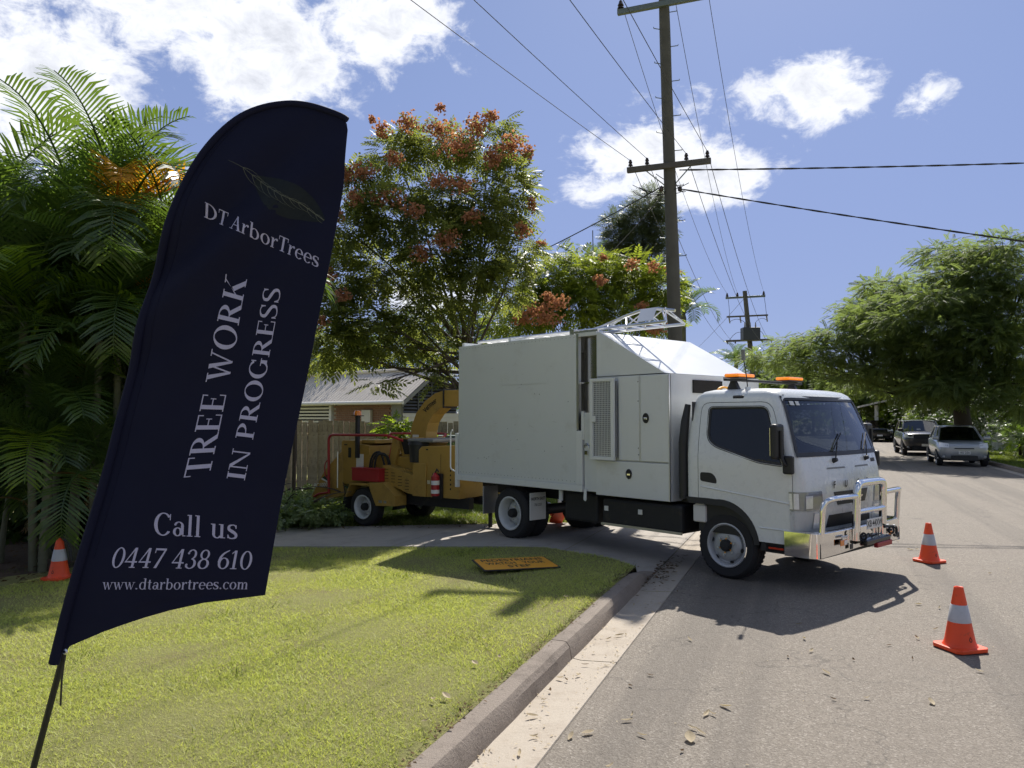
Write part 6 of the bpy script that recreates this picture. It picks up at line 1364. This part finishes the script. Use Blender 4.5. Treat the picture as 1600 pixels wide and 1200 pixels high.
PAL = [  # label, x, y, stem height, lean, fronds, orange, lime, scale
 ('tallest cane palm with upright fronds at the left', -6.0, 11.2, 4.3, (-.3, 0), 15, 0, 0, 1.1), ('cane palm with a bright orange dying frond beside the flag', -5.38, 10.5, 4.45, (-.05, 0), 12, 0, 1, .9),
 ('cane palm leaning right behind the flag edge', -5.0, 10.9, 3.5, (.25, -.1), 14, 0, 2, 1.), ('cane palm cut by the left edge of the picture', -7.2, 10.8, 4.0, (-.2, 0), 15, 0, 1, 1.1),
 ('short cane palm with lime green fronds in front of the clump', -6.3, 10.2, 3.3, (-.05, -.25), 14, 0, 4, 1.), ('cane palm with drooping fronds in the middle of the clump', -5.7, 10.5, 3.1, (.15, -.2), 14, 0, 2, 1.),
 ('slim cane palm standing deep in the shaded clump', -6.4, 12.3, 4.0, (.1, .3), 12, 0, 0, 1.), ('low cane palm with a yellow orange lower frond by the flag', -5.1, 10.45, 3.3, (-.1, 0), 11, 0, 0, .9),
 ('stout cane palm with mottled stem near the bottom left', -6.9, 11.6, 3.5, (-.3, -.1), 13, 0, 1, 1.), ('cane palm with glossy dark fronds behind the orange cone', -5.55, 12.2, 3.6, (-.1, .1), 13, 0, 0, 1.)]
PAL += [('knee high young cane palm right behind the orange cone', -5.5, 10.35, 1.1, (.05, -.05), 11, 0, 0, .75), ('young cane palm at the bottom of the left picture edge', -6.75, 10.1, 1.2, (-.1, 0), 11, 0, 1, .75), ('young cane palm low in the middle of the clump', -6.15, 10.15, 1.5, (.05, 0), 11, 0, 1, .8), ('low bushy cane palm at the left edge with drooping fronds', -7.0, 10.2, 2.2, (-.1, -.2), 13, 0, 1, .95), ('low bushy cane palm left of the orange cone', -6.2, 10.9, 1.9, (.1, -.1), 13, 0, 0, .9), ('low bushy cane palm close behind the flag', -5.2, 10.7, 2.4, (.2, -.1), 13, 0, 1, .9),
 ('cane palm with dark fronds half way up the clump', -6.6, 11.0, 2.8, (.0, -.1), 14, 0, 0, .95), ('cane palm with fronds brushing the flag edge', -5.35, 11.2, 3.3, (.2, -.1), 14, 0, 1, .95), ('leaning cane palm at the back of the clump', -7.3, 12.3, 3.4, (.2, 0), 12, 0, 0, 1.)]
for lab, x, y, h, ln, n, o_, lm, sc in PAL: palm('cane_palm', lab, x, y, h, ln, n, GP, sc, o_, lm)
for par, loc, az, tl, sc_ in (('cane_palm.001', (-.05, -.05, 4.6), -25, 30, 1.0), ('cane_palm.001', (-.05, -.1, 4.6), -60, 26, .9), ('cane_palm.001', (-.05, -.05, 4.6), 8, 24, 1.0), ('cane_palm.007', (-.1, -.05, 3.4), -30, 35, .7)):
    o = mobj('orange_frond', FRO[0], None, bpy.data.objects[par]); o.location = loc; o.scale = (sc_,)*3; o['label'] = 'bright orange dying frond'
    o.rotation_euler = (Matrix.Rotation(radians(az), 3, 'Z') @ Matrix.Rotation(radians(tl), 3, 'Y')).to_euler()
# understorey: thin stems and shaded leaves behind the palms
us = thing('understorey_hedge', 'dark shaded hedge filling the space behind the cane palms', 'hedge', (-7, 13.6, -.27))
HC = [(-10.2+.62*i+random.uniform(-.2, .2), 13.2+random.uniform(-.4, .6), .6+1.2*(i % 3)+random.uniform(-.2, .2), .75, .75, 1.) for i in range(8) for _ in range(3)]
HC = [(x-.6, y, .5+1.5*(k % 3)+random.uniform(-.2, .2), .85, .9, 1.) for k, (x, y, z, a_, b_, c_) in enumerate(HC)]
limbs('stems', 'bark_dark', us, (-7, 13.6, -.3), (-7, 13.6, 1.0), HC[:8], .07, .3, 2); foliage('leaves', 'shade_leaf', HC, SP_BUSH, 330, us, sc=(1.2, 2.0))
for lab, x, y, h in (('slim bare cane stem left of the orange cone', -6.15, 10.9, 2.3), ('slim bare cane stem behind the orange cone', -5.75, 11.0, 2.2), ('bare cane stem nearest the flag pole', -5.15, 11.3, 2.0), ('bare cane stem by the left picture edge', -7.0, 10.6, 2.4), ('thin bare cane stem between the palms', -6.5, 11.3, 2.5)):
    st = thing('bare_cane', lab, 'palm', (x, y, ground_z(x, y)-.03), group=GP); MB().tube(bez((0, 0, 0), (.05, 0, h*.5), (random.uniform(-.2, .35), .1, h), 10), list(np.linspace(.04, .025, 11)), 9).build('stem', 'palm_stem', st, smooth=60)
x, y, z = FARPALM[0][:3]; palm('feather_palm', 'feathery palm crown just right of the near power pole', x, y, z, (0, 0), 16, None, .85, 0, 0, .12, 0, 0)
x, y, z = SMALLPALM[0][:3]; palm('feather_palm', 'small hazy palm crown behind the yellow green tree', x, y, z-.6, (0, 0), 14, None, .6, 0, 0, .1, 0, 0)
x, y, z = STREETPALM[0][:3]; palm('feather_palm', 'far palm left of the distant power pole', x, y, z-.4, (0, 0), 14, None, .9, 0, 0, .14, 0, 0)
x, y = 24.2, 33.0; palm('cycad', 'low arching cycad fronds beside the spreading tree trunk', x-3.1, y-1.5, .5, (0, 0), 14, None, .75, 0, 3, .16, 0, .1)
# thin mast beside the small palm
mst = tag(MB().tube([(3.55, 33, 6.2), (3.5, 33, 9.9)], .02, 6).build('aerial_mast', 'wire_alu'), 'thin bare aerial mast above the yellow green tree', 'mast')
# shrub by the bins and the heap of cut branches
sh = thing('shrub', 'dark leafy shrub with bright top leaves behind the chipper', 'shrub', (-2.3, 17.4, -.27)); limbs('stems', 'bark_dark', sh, (-2.3, 17.4, -.3), (-2.3, 17.4, .6), BUSHL, .04, .1, 2)
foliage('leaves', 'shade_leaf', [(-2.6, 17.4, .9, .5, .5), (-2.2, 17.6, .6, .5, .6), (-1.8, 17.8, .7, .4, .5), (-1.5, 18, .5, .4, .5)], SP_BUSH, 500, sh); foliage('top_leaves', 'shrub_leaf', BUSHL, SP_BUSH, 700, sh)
bp_ = thing('branch_pile', 'heap of cut leafy branches left of the chipper', 'branches', (-3.8, 14, -.2)); foliage('leaves', 'cut_leaf', PILE, SP_BUSH, 3000, bp_, sc=(.5, .9), depth=1.7)
m = MB()
for _ in range(26):
    a = Vector((random.uniform(-4.4, -3.0), random.uniform(13.5, 14.9), random.uniform(-.15, .45))); b = a + Vector((random.uniform(-.8, .8), random.uniform(-.4, .4), random.uniform(-.25, .3))); m.tube([p - Vector(bp_.location) for p in bez(a, (a+b)/2 + Vector((0, 0, .1)), b, 5)], [.016, .014, .012, .01, .008, .005], 5)
stuff(m.build('sticks', 'bark', bp_))

# far tree line closing the view, one mass
tl = bpy.data.objects.new('distant_trees', None)
P_, D_ = [], []
for a in np.arange(-75, 76, 2.2):
    d = random.uniform(130, 190); x, y = d*sin(radians(a)), d*cos(radians(a))
    if -3 < TU(x, y)[1]*-1 < 10: continue
    p, q = clump_points((x, y, 3.2+random.random()*1.6), (4.2, 3, 3.6+random.random()*1.8), 90, .45); P_.append(p); D_.append(q)
P_ = np.concatenate(P_); D_ = np.concatenate(D_); me = scatter_mesh('distant_trees', SP_BIG[0]*3.2, SP_BIG[1], P_, frames(D_ + rng.normal(size=D_.shape)*.5, rng.normal(0, .5, len(P_))), rng.uniform(.7, 1.2, len(P_)))
bpy.data.objects.remove(tl); o = mobj('distant_trees', me, 'shade_leaf'); stuff(o); o['label'] = 'far off belt of trees along the horizon'
# ------------------------------------------------------------------ paling fence and house
fz = -.24
pf = thing('paling_fence', 'weathered grey timber paling fence behind the chipper', 'fence', (-5.0, 20.0, fz))
pal = [MB().box(-.064, .064, -.01, .01, 0, h).mesh('paling') for h in (1.93, 1.95, 1.91)]
for m in pal: m.materials.append(MAT['paling'])
x = -9.0; i = 0
while x < -.6:
    o = mobj('paling', random.choice(pal), None, pf); o.location = (x+5.0, random.uniform(-.006, .006) - (.018 if i % 2 else 0), random.uniform(-.02, .02)); o.rotation_euler = (0, random.uniform(-.008, .008), random.uniform(-.03, .03)); x += .133+random.uniform(-.004, .006); i += 1
for z in (.35, 1.55): MB().box(-4.1, 4.4, .02, .06, z, z+.08).build('rail', 'paling', pf)
for xx in np.arange(-4, 4.5, 2.1): MB().box(xx, xx+.1, .06, .16, 0, 1.8).build('fence_post', 'paling', pf)

# house wing: axes along the ridge (E, to the left and away) and across it (Gv, towards the camera on the left)
HP = Vector((-3.2, 30, 0)); E_ = Vector((-.8, .6, 0)); Gv = Vector((-.6, -.8, 0)); hx = math.atan2(E_.y, E_.x)
hs_ = thing('house', 'low house with rusty corrugated roof and brick wall behind the fence', 'house', (HP.x, HP.y, -.3), 0)
def H(e, g, z): return E_*e + Gv*g + Vector((0, 0, z + .3))
EV, RG, HW = 2.55, 3.62, 1.55
# corrugated sheets, one per 0.76 m of roof
for side in (1, -1):
    for k in range(11):
        e0 = -.35 + .76*k; rows = []
        for i in range(25):
            e = e0 + .762*i/24; dz = .03*sin(2*pi*e/.19); rows.append([H(e, side*g, RG+.03 + (EV-RG)*abs(g)/HW + dz) for g in (0, .6, 1.2, HW+.28)])
        MB().strip(rows).build('roof_sheet', 'roof_steel', hs_, smooth=70)
MB().tube([H(-.4, 0, RG+.06), H(8, 0, RG+.06)], .09, 8).build('ridge_cap', 'roof_steel', hs_, smooth=60)
rf = MB(); 
for e in (-.36,):
    for s_ in (1, -1): rf.prism([H(e, 0, RG+.0), H(e, 0, RG-.17), H(e, s_*(HW+.28), EV-.33), H(e, s_*(HW+.28), EV-.16)], E_*.04)
stuff(rf.build('barge_board', 'grey_trim', hs_))
gu = MB().tube([H(-.4, HW+.34, EV-.2), H(8, HW+.34, EV-.2)], .07, 8).build('gutter', 'trim_white', hs_, smooth=60)
MB().raw([H(-.3, HW, EV-.08), H(8, HW, EV-.08), H(8, HW+.3, EV-.22), H(-.3, HW+.3, EV-.22)], [(0, 1, 2, 3)]).build('soffit', 'grey_trim', hs_)
# gable end: louvres above, boards below
MB().raw([H(0, HW, -.3), H(0, -HW, -.3), H(0, -HW, EV), H(0, 0, RG), H(0, HW, EV)], [(0, 1, 2, 3, 4)]).build('gable_backing', 'dark_room', hs_)
for i in range(12):
    z = 2.05 + i*.125; w = HW if z < EV else max(.05, HW*(RG-z)/(RG-EV)); M_ = None
    MB().raw([H(-.03, w-.03, z), H(-.03, -w+.03, z), H(-.09, -w+.03, z-.07), H(-.09, w-.03, z-.07), H(-.02, w-.03, z-.012), H(-.02, -w+.03, z-.012)], [(0, 1, 2, 3), (3, 2, 5, 4)]).build('louvre', 'louvre_dark', hs_)
for g in (-.75, .0, .75): MB().prism([H(-.10, g-.025, 1.95), H(-.10, g+.025, 1.95), H(-.10, g+.025, min(RG, RG-(RG-EV)*abs(g)/HW)-.2), H(-.10, g-.025, min(RG, RG-(RG-EV)*abs(g)/HW)-.2)], E_*.03).build('mullion', 'louvre_dark', hs_)
for i in range(13):
    z = 1.96 - i*.16; MB().raw([H(-.05, HW, z), H(-.05, -HW-2, z), H(-.08, -HW-2, z-.165), H(-.08, HW, z-.165), H(-.02, HW, z-.165), H(-.02, -HW-2, z-.165)], [(0, 1, 2, 3), (3, 2, 5, 4)]).build('weatherboard', 'weatherboard', hs_)
# long wall: grey panel, brick, louvred bay
MB().raw([H(0, HW-.1, -.3), H(8, HW-.1, -.3), H(8, HW-.1, EV), H(0, HW-.1, EV)], [(0, 1, 2, 3)]).build('wall_core', 'mortar', hs_)
MB().prism([H(-.02, HW-.09, -.3), H(.55, HW-.09, -.3), H(.55, HW-.09, EV-.05), H(-.02, HW-.09, EV-.05)], Gv*.08).build('wall_panel', 'grey_trim', hs_)
bk = MB().box(0, .222, 0, .06, 0, .073).mesh('brick'); bk.materials.append(MAT['brick_red'])
for r_ in range(11):
    for c_ in range(15):
        e = .58 + c_*.236 + (.118 if r_ % 2 else 0)
        if e > 3.75: continue
        o = mobj('brick', bk, None, hs_); o.location = H(e, HW-.1+random.uniform(0, .006), 1.50 + r_*.085); o.rotation_euler = (0, 0, hx)
MB().prism([H(.56, HW-.09, -.3), H(3.98, HW-.09, -.3), H(3.98, HW-.09, 1.49), H(.56, HW-.09, 1.49)], Gv*.05).build('lower_wall', 'brick_red', hs_)
MB().prism([H(1.6, HW-.02, 1.6), H(2.1, HW-.02, 1.6), H(2.1, HW-.02, 2.08), H(1.6, HW-.02, 2.08)], Gv*.12).build('meter_box', 'weatherboard', hs_)
MB().prism([H(3.98, HW-.12, -.3), H(4.12, HW-.12, -.3), H(4.12, HW-.12, EV-.06), H(3.98, HW-.12, EV-.06)], Gv*.14).build('wall_post', 'trim_white', hs_)
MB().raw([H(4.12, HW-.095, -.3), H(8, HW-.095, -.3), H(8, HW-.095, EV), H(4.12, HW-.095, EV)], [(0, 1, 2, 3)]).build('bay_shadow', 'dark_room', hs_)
for i in range(8):
    z = 1.45 + i*.135; MB().prism([H(4.12, HW-.04, z), H(8, HW-.04, z), H(8, HW-.01, z+.075), H(4.12, HW-.01, z+.075)], Gv*.015).build('slat', 'trim_white', hs_)
# green bin by the house
gb_ = thing('garbage_bin', 'dark green bin standing behind the chipper chute', 'bin', (-1.75, 19.0, -.27))
MB().prism([(-.45, 0, 0), (.45, 0, 0), (.62, 0, 1.55), (-.62, 0, 1.55)], (0, .6, 0)).build('bin_body', 'bin_green', gb_, bevel=.03); MB().box(-.66, .66, -.05, .66, 1.56, 1.62).build('bin_lid', 'bin_green', gb_, bevel=.03)

# ------------------------------------------------------------------ parked cars
def car(name, label, loc, rz, L, Wd, Ht, paint, spec):
    """x forward; a lofted body with separate glass, lamps, wheels"""
    c = thing(name, label, 'car', loc, rz, 'cars parked along the far kerb'); hw = Wd/2
    # side profile stations: x, sill z, belt z, half width at belt, half width at sill
    st = spec['st']; rows = []
    for x, zs, zb, wb, wsill, zt in st:
        x *= L; r = []
        prof = [(0, zs), (wsill*.85, zs), (wsill, zs+.06), (wb, zs+(zb-zs)*.45), (wb*.995, zs+(zb-zs)*.72), (wb*.95, zb-.02), (wb*.86, zb+(zt-zb)*.55), (wb*.45, zt), (0, zt+.006)]
        rows.append([Vector((x, -y*hw, z*Ht)) for y, z in prof] + [Vector((x, y*hw, z*Ht)) for y, z in prof[::-1][1:]])
    m = MB().strip(rows); n = len(rows[0]); m.f += [tuple(range(n)), tuple(range(len(m.v)-n, len(m.v)))]
    b = m.build('body', paint, c, smooth=42); b.modifiers.new('sub', 'SUBSURF').levels = 1; b.modifiers['sub'].render_levels = 2
    # greenhouse
    gh = spec['gh']; rows = []
    for x, z, w in gh: rows.append((x*L, z*Ht, w*hw))
    # gh: windscreen base, roof front, roof rear, rear glass base
    (x0, z0, w0), (x1, z1, w1), (x2, z2, w2), (x3, z3, w3) = rows
    rf = MB(); R_ = []
    for t in np.linspace(-.04, 1.04, 9):
        x = x1 + (x2-x1)*t; zz = z1 + (z2-z1)*t + .035*sin(pi*min(1, max(0, t))); w = w1 + (w2-w1)*t; R_.append([Vector((x, y*w, zz + .03*(1-y*y))) for y in np.linspace(-1, 1, 9)])
    rf.strip(R_); rfo = rf.build('roof', paint, c, smooth=60); s = rfo.modifiers.new('s', 'SOLIDIFY'); s.thickness = .04; s.offset = -1
    wsn = MB(); RR = []
    for t in np.linspace(0, 1, 6): x, z, w = x0+(x1-x0)*t, z0+(z1-z0)*t, w0+(w1-w0)*t; RR.append([Vector((x + .16*(1-y*y)*(1-.5*t), y*w*.955, z + .02*(1-y*y)*t)) for y in np.linspace(-1, 1, 9)])
    wsn.strip(RR); wsn.build('windscreen', 'glass_car', c, smooth=60)
    rgs = MB(); RR = []
    for t in np.linspace(0, 1, 4): x, z, w = x3+(x2-x3)*t, z3+(z2-z3)*t, w3+(w2-w3)*t; RR.append([Vector((x - .1*(1-y*y), y*w*.95, z)) for y in np.linspace(-1, 1, 7)])
    rgs.strip(RR); rgs.build('rear_window', 'glass_car', c, smooth=60)
    for sd in (-1, 1):
        MB().raw([(x0, sd*w0*.97, z0), (x1, sd*w1*.985, z1), (x2, sd*w2*.985, z2), (x3, sd*w3*.97, z3)], [(0, 1, 2, 3)]).build('side_window', 'glass_car', c)
        for a_, b_ in (((x0, w0, z0), (x1, w1, z1)), ((x2, w2, z2), (x3, w3, z3)), (((x0+x3)/2-.1, (w0+w3)/2, (z0+z3)/2), ((x1+x2)/2-.1, (w1+w2)/2, (z1+z2)/2+.02)), ((x1, w1, z1), (x2, w2, z2))):
            MB().tube([(a_[0], sd*a_[1]*.985, a_[2]), ((a_[0]+b_[0])/2+.02, sd*(a_[1]+b_[1])/2*.995, (a_[2]+b_[2])/2+.015), (b_[0], sd*b_[1], b_[2])], .034, 6).build('pillar', paint, c, smooth=60)
        mm_ = MB().box(x0+.18-.1, x0+.18+.1, sd*w0+sd*.10-.11, sd*w0+sd*.10+.11, z0+.02, z0+.17).build('mirror', spec.get('mir', paint), c, bevel=.05, seg=3)
        for xx in (spec['wb'][0]*L, spec['wb'][1]*L):
            wheel('w', xx, sd*(hw-.015), spec['wr'], 1 if sd > 0 else -1, R=spec['wr'], W=.2, parent=c, dish=.02, steel=spec.get('rim', 'wheel_steel'), holes=True, rr=spec['wr']*.68)
            k = 16; rr = spec['wr']*1.16; ar = MB(); ar.v = [(xx+rr*cos(a), sd*(hw+.004), spec['wr']+rr*sin(a)) for a in np.linspace(-.25, pi+.25, k)] + [(xx+rr*cos(a), sd*(hw-.22), spec['wr']+rr*sin(a)) for a in np.linspace(-.25, pi+.25, k)]; ar.f = [tuple(range(k))] + [(i, i+1, k+i+1, k+i) for i in range(k-1)]
            ar.build('wheel_arch', 'ink', c)
        # lamps
        y0, y1, za, zb_ = spec['lamp']; P_ = []
        for t in np.linspace(0, 1, 5):
            y = y0 + (y1-y0)*t; xx = spec['nose'](y)*L; P_.append([Vector((xx+.012, sd*y*hw, (za + (zb_-za)*.1*t)*Ht)), Vector((xx-.03-.10*t, sd*y*hw, (zb_+.025*t)*Ht))])
        MB().strip(P_).build('headlight', 'lens', c, smooth=60)
        y = spec['fog']; MB().lathe([(.05, 0), (.045, .012), (.001, .015)], Matrix.Translation((spec['nose'](y)*L+.0, sd*y*hw, .24*Ht)) @ Matrix.Rotation(radians(90), 4, 'Y'), 12).build('fog_lamp', 'lens_dark', c, smooth=50)
        MB().box((st[2][0])*L, (st[-3][0])*L, sd*hw*.985-.008, sd*hw*.985+.008, .19*Ht, .215*Ht).build('side_sill', paint, c)
    for (y, za, zb_, mat, off) in spec['grilles']:
        P_ = []
        for t in np.linspace(-1, 1, 9): xx = spec['nose'](abs(t*y))*L; P_.append([Vector((xx+off, t*y*hw, za*Ht)), Vector((xx+off-.01, t*y*hw*.97, zb_*Ht))])
        MB().strip(P_).build('grille', mat, c, smooth=60)
    xx = spec['nose'](0)*L + .03; pl = MB().box(xx, xx+.012, -.186, .186, spec['plate']*Ht-.055, spec['plate']*Ht+.055).build('number_plate', 'plate_white', c)
    if spec['txt']: lettering(spec['txt'], .11, 'ink', pl, (xx+.0135, 0, spec['plate']*Ht), (0, 1, 0), (0, 0, 1), bold=.001, sx=.8)
    for y in (-.32, .32): MB().box(x0-.9, x0-.75, y-.22, y+.22, .5, 1.0*Ht*.82).build('seat', 'interior', c, bevel=.05)
    MB().box(x0-.35, x0+.1, -hw*.8, hw*.8, .5, z0-.02).build('dashboard', 'interior', c, bevel=.04)
    MB().box(st[-1][0]*L+.2, x0, -hw*.85, hw*.85, .18, .2).build('floor_pan', 'interior', c)
    return c
nose_h = lambda y: float(np.interp(y, [0, .3, .5, .8, .95], [.4985, .497, .494, .483, .452])) + .004
hatch = dict(st=[(.5, .30, .50, .50, .50, .52), (.485, .20, .53, .80, .74, .56), (.45, .15, .56, .95, .86, .605), (.36, .14, .585, .995, .90, .61), (.25, .14, .61, 1.0, .90, .64), (.1, .14, .635, 1.0, .9, .66), (-.1, .14, .65, 1.0, .9, .67), (-.3, .15, .665, .99, .9, .68), (-.44, .2, .67, .93, .84, .69), (-.49, .28, .66, .8, .7, .68)],
    gh=[(.265, .625, .88), (.065, .95, .68), (-.28, .965, .69), (-.43, .68, .82)], wb=(.315, -.34), wr=.29, lamp=(.58, .93, .46, .56), nose=nose_h, fog=.78, plate=.34, txt='183 DE4', rim='lens',
    grilles=[(.38, .43, .455, 'ink', .012), (.52, .16, .27, 'ink', .012)])
hd = math.atan2(-RD.y, -RD.x)
p = RP(27.75, -6.98); car('silver_hatchback', 'small silver hatchback parked at the far kerb, nearest of three', (p.x, p.y, .004), hd+radians(-1), 3.75, 1.67, 1.5, 'silver_paint', hatch)
nose_s = lambda y: float(np.interp(y, [0, .3, .6, .86, .97], [.4985, .497, .495, .485, .456])) + .004
suv = dict(st=[(.5, .30, .52, .60, .55, .56), (.488, .22, .56, .86, .78, .60), (.455, .17, .60, .97, .88, .635), (.36, .16, .625, 1.0, .92, .66), (.25, .16, .64, 1.0, .92, .67), (.1, .16, .65, 1.0, .92, .67), (-.1, .16, .66, 1.0, .92, .68), (-.3, .17, .67, .995, .92, .69), (-.45, .2, .68, .95, .88, .70), (-.495, .3, .67, .86, .74, .69)],
    gh=[(.215, .655, .90), (.07, .955, .74), (-.33, .965, .73), (-.45, .70, .82)], wb=(.305, -.30), wr=.36, lamp=(.56, .95, .50, .575), nose=nose_s, fog=.8, plate=.30, txt=None, mir='black_plastic',
    grilles=[(.55, .48, .565, 'black_gloss', .012), (.62, .17, .27, 'black_gloss', .014)])
p = RP(36.5, -6.75); car('dark_wagon', 'dark blue grey wagon parked behind the silver hatchback', (p.x, p.y, .004), hd+radians(1), 4.5, 1.84, 1.68, 'navy_paint', suv)
p = RP(57.8, -6.55); car('black_wagon', 'black wagon parked farthest down the street', (p.x, p.y, .004), hd, 4.5, 1.85, 1.6, 'black_paint', suv)

# ------------------------------------------------------------------ things past the cars
cp = thing('carport', 'small pale carport with white post far down the street', 'carport', (27.5, 58, .1), ROADROT-pi/2)
MB().box(-.12, .12, -.12, .12, 0, 2.6).build('carport_post', 'trim_white', cp); MB().box(4.8, 5.0, -.12, .12, 0, 2.6).build('carport_post', 'trim_white', cp)
MB().prism([(-1.2, -.6, 2.55), (2.6, -.6, 3.5), (6.4, -.6, 2.55), (6.4, -.6, 2.42), (2.6, -.6, 3.36), (-1.2, -.6, 2.42)], (0, 6, 0)).build('carport_roof', 'house_far', cp); MB().box(-.4, 5.6, 5, 5.2, 0, 2.5).build('carport_wall', 'house_far', cp)
fh = thing('far_house', 'pale house wall showing between the trunks on the right', 'house', (27, 44, .1), ROADROT-pi/2)
MB().box(0, 10, 0, 6, 0, 3.0).build('wall', 'house_far', fh); MB().prism([(-.5, -.5, 3.0), (10.5, -.5, 3.0), (5, -.5, 4.6)], (0, 7, 0)).build('roof', 'roof_steel', fh)
for xx in (1.5, 5.5): w_ = MB().box(xx, xx+1.6, -.03, -.005, 1.0, 2.2).build('window', 'trim_white', fh); MB().box(xx+.08, xx+1.52, -.04, -.031, 1.08, 2.12).build('pane', 'glass_car', w_)
wf = thing('white_fence', 'short white panel fence on the grass right of the silver car', 'fence', (24.0, 38.5, .12), radians(-12))
for i in range(9): MB().box(i*.16, i*.16+.145, 0, .02, 0, .95).build('paling', 'fence_white', wf)
MB().box(0, 1.44, .022, .06, .7, .78).build('rail', 'fence_white', wf)
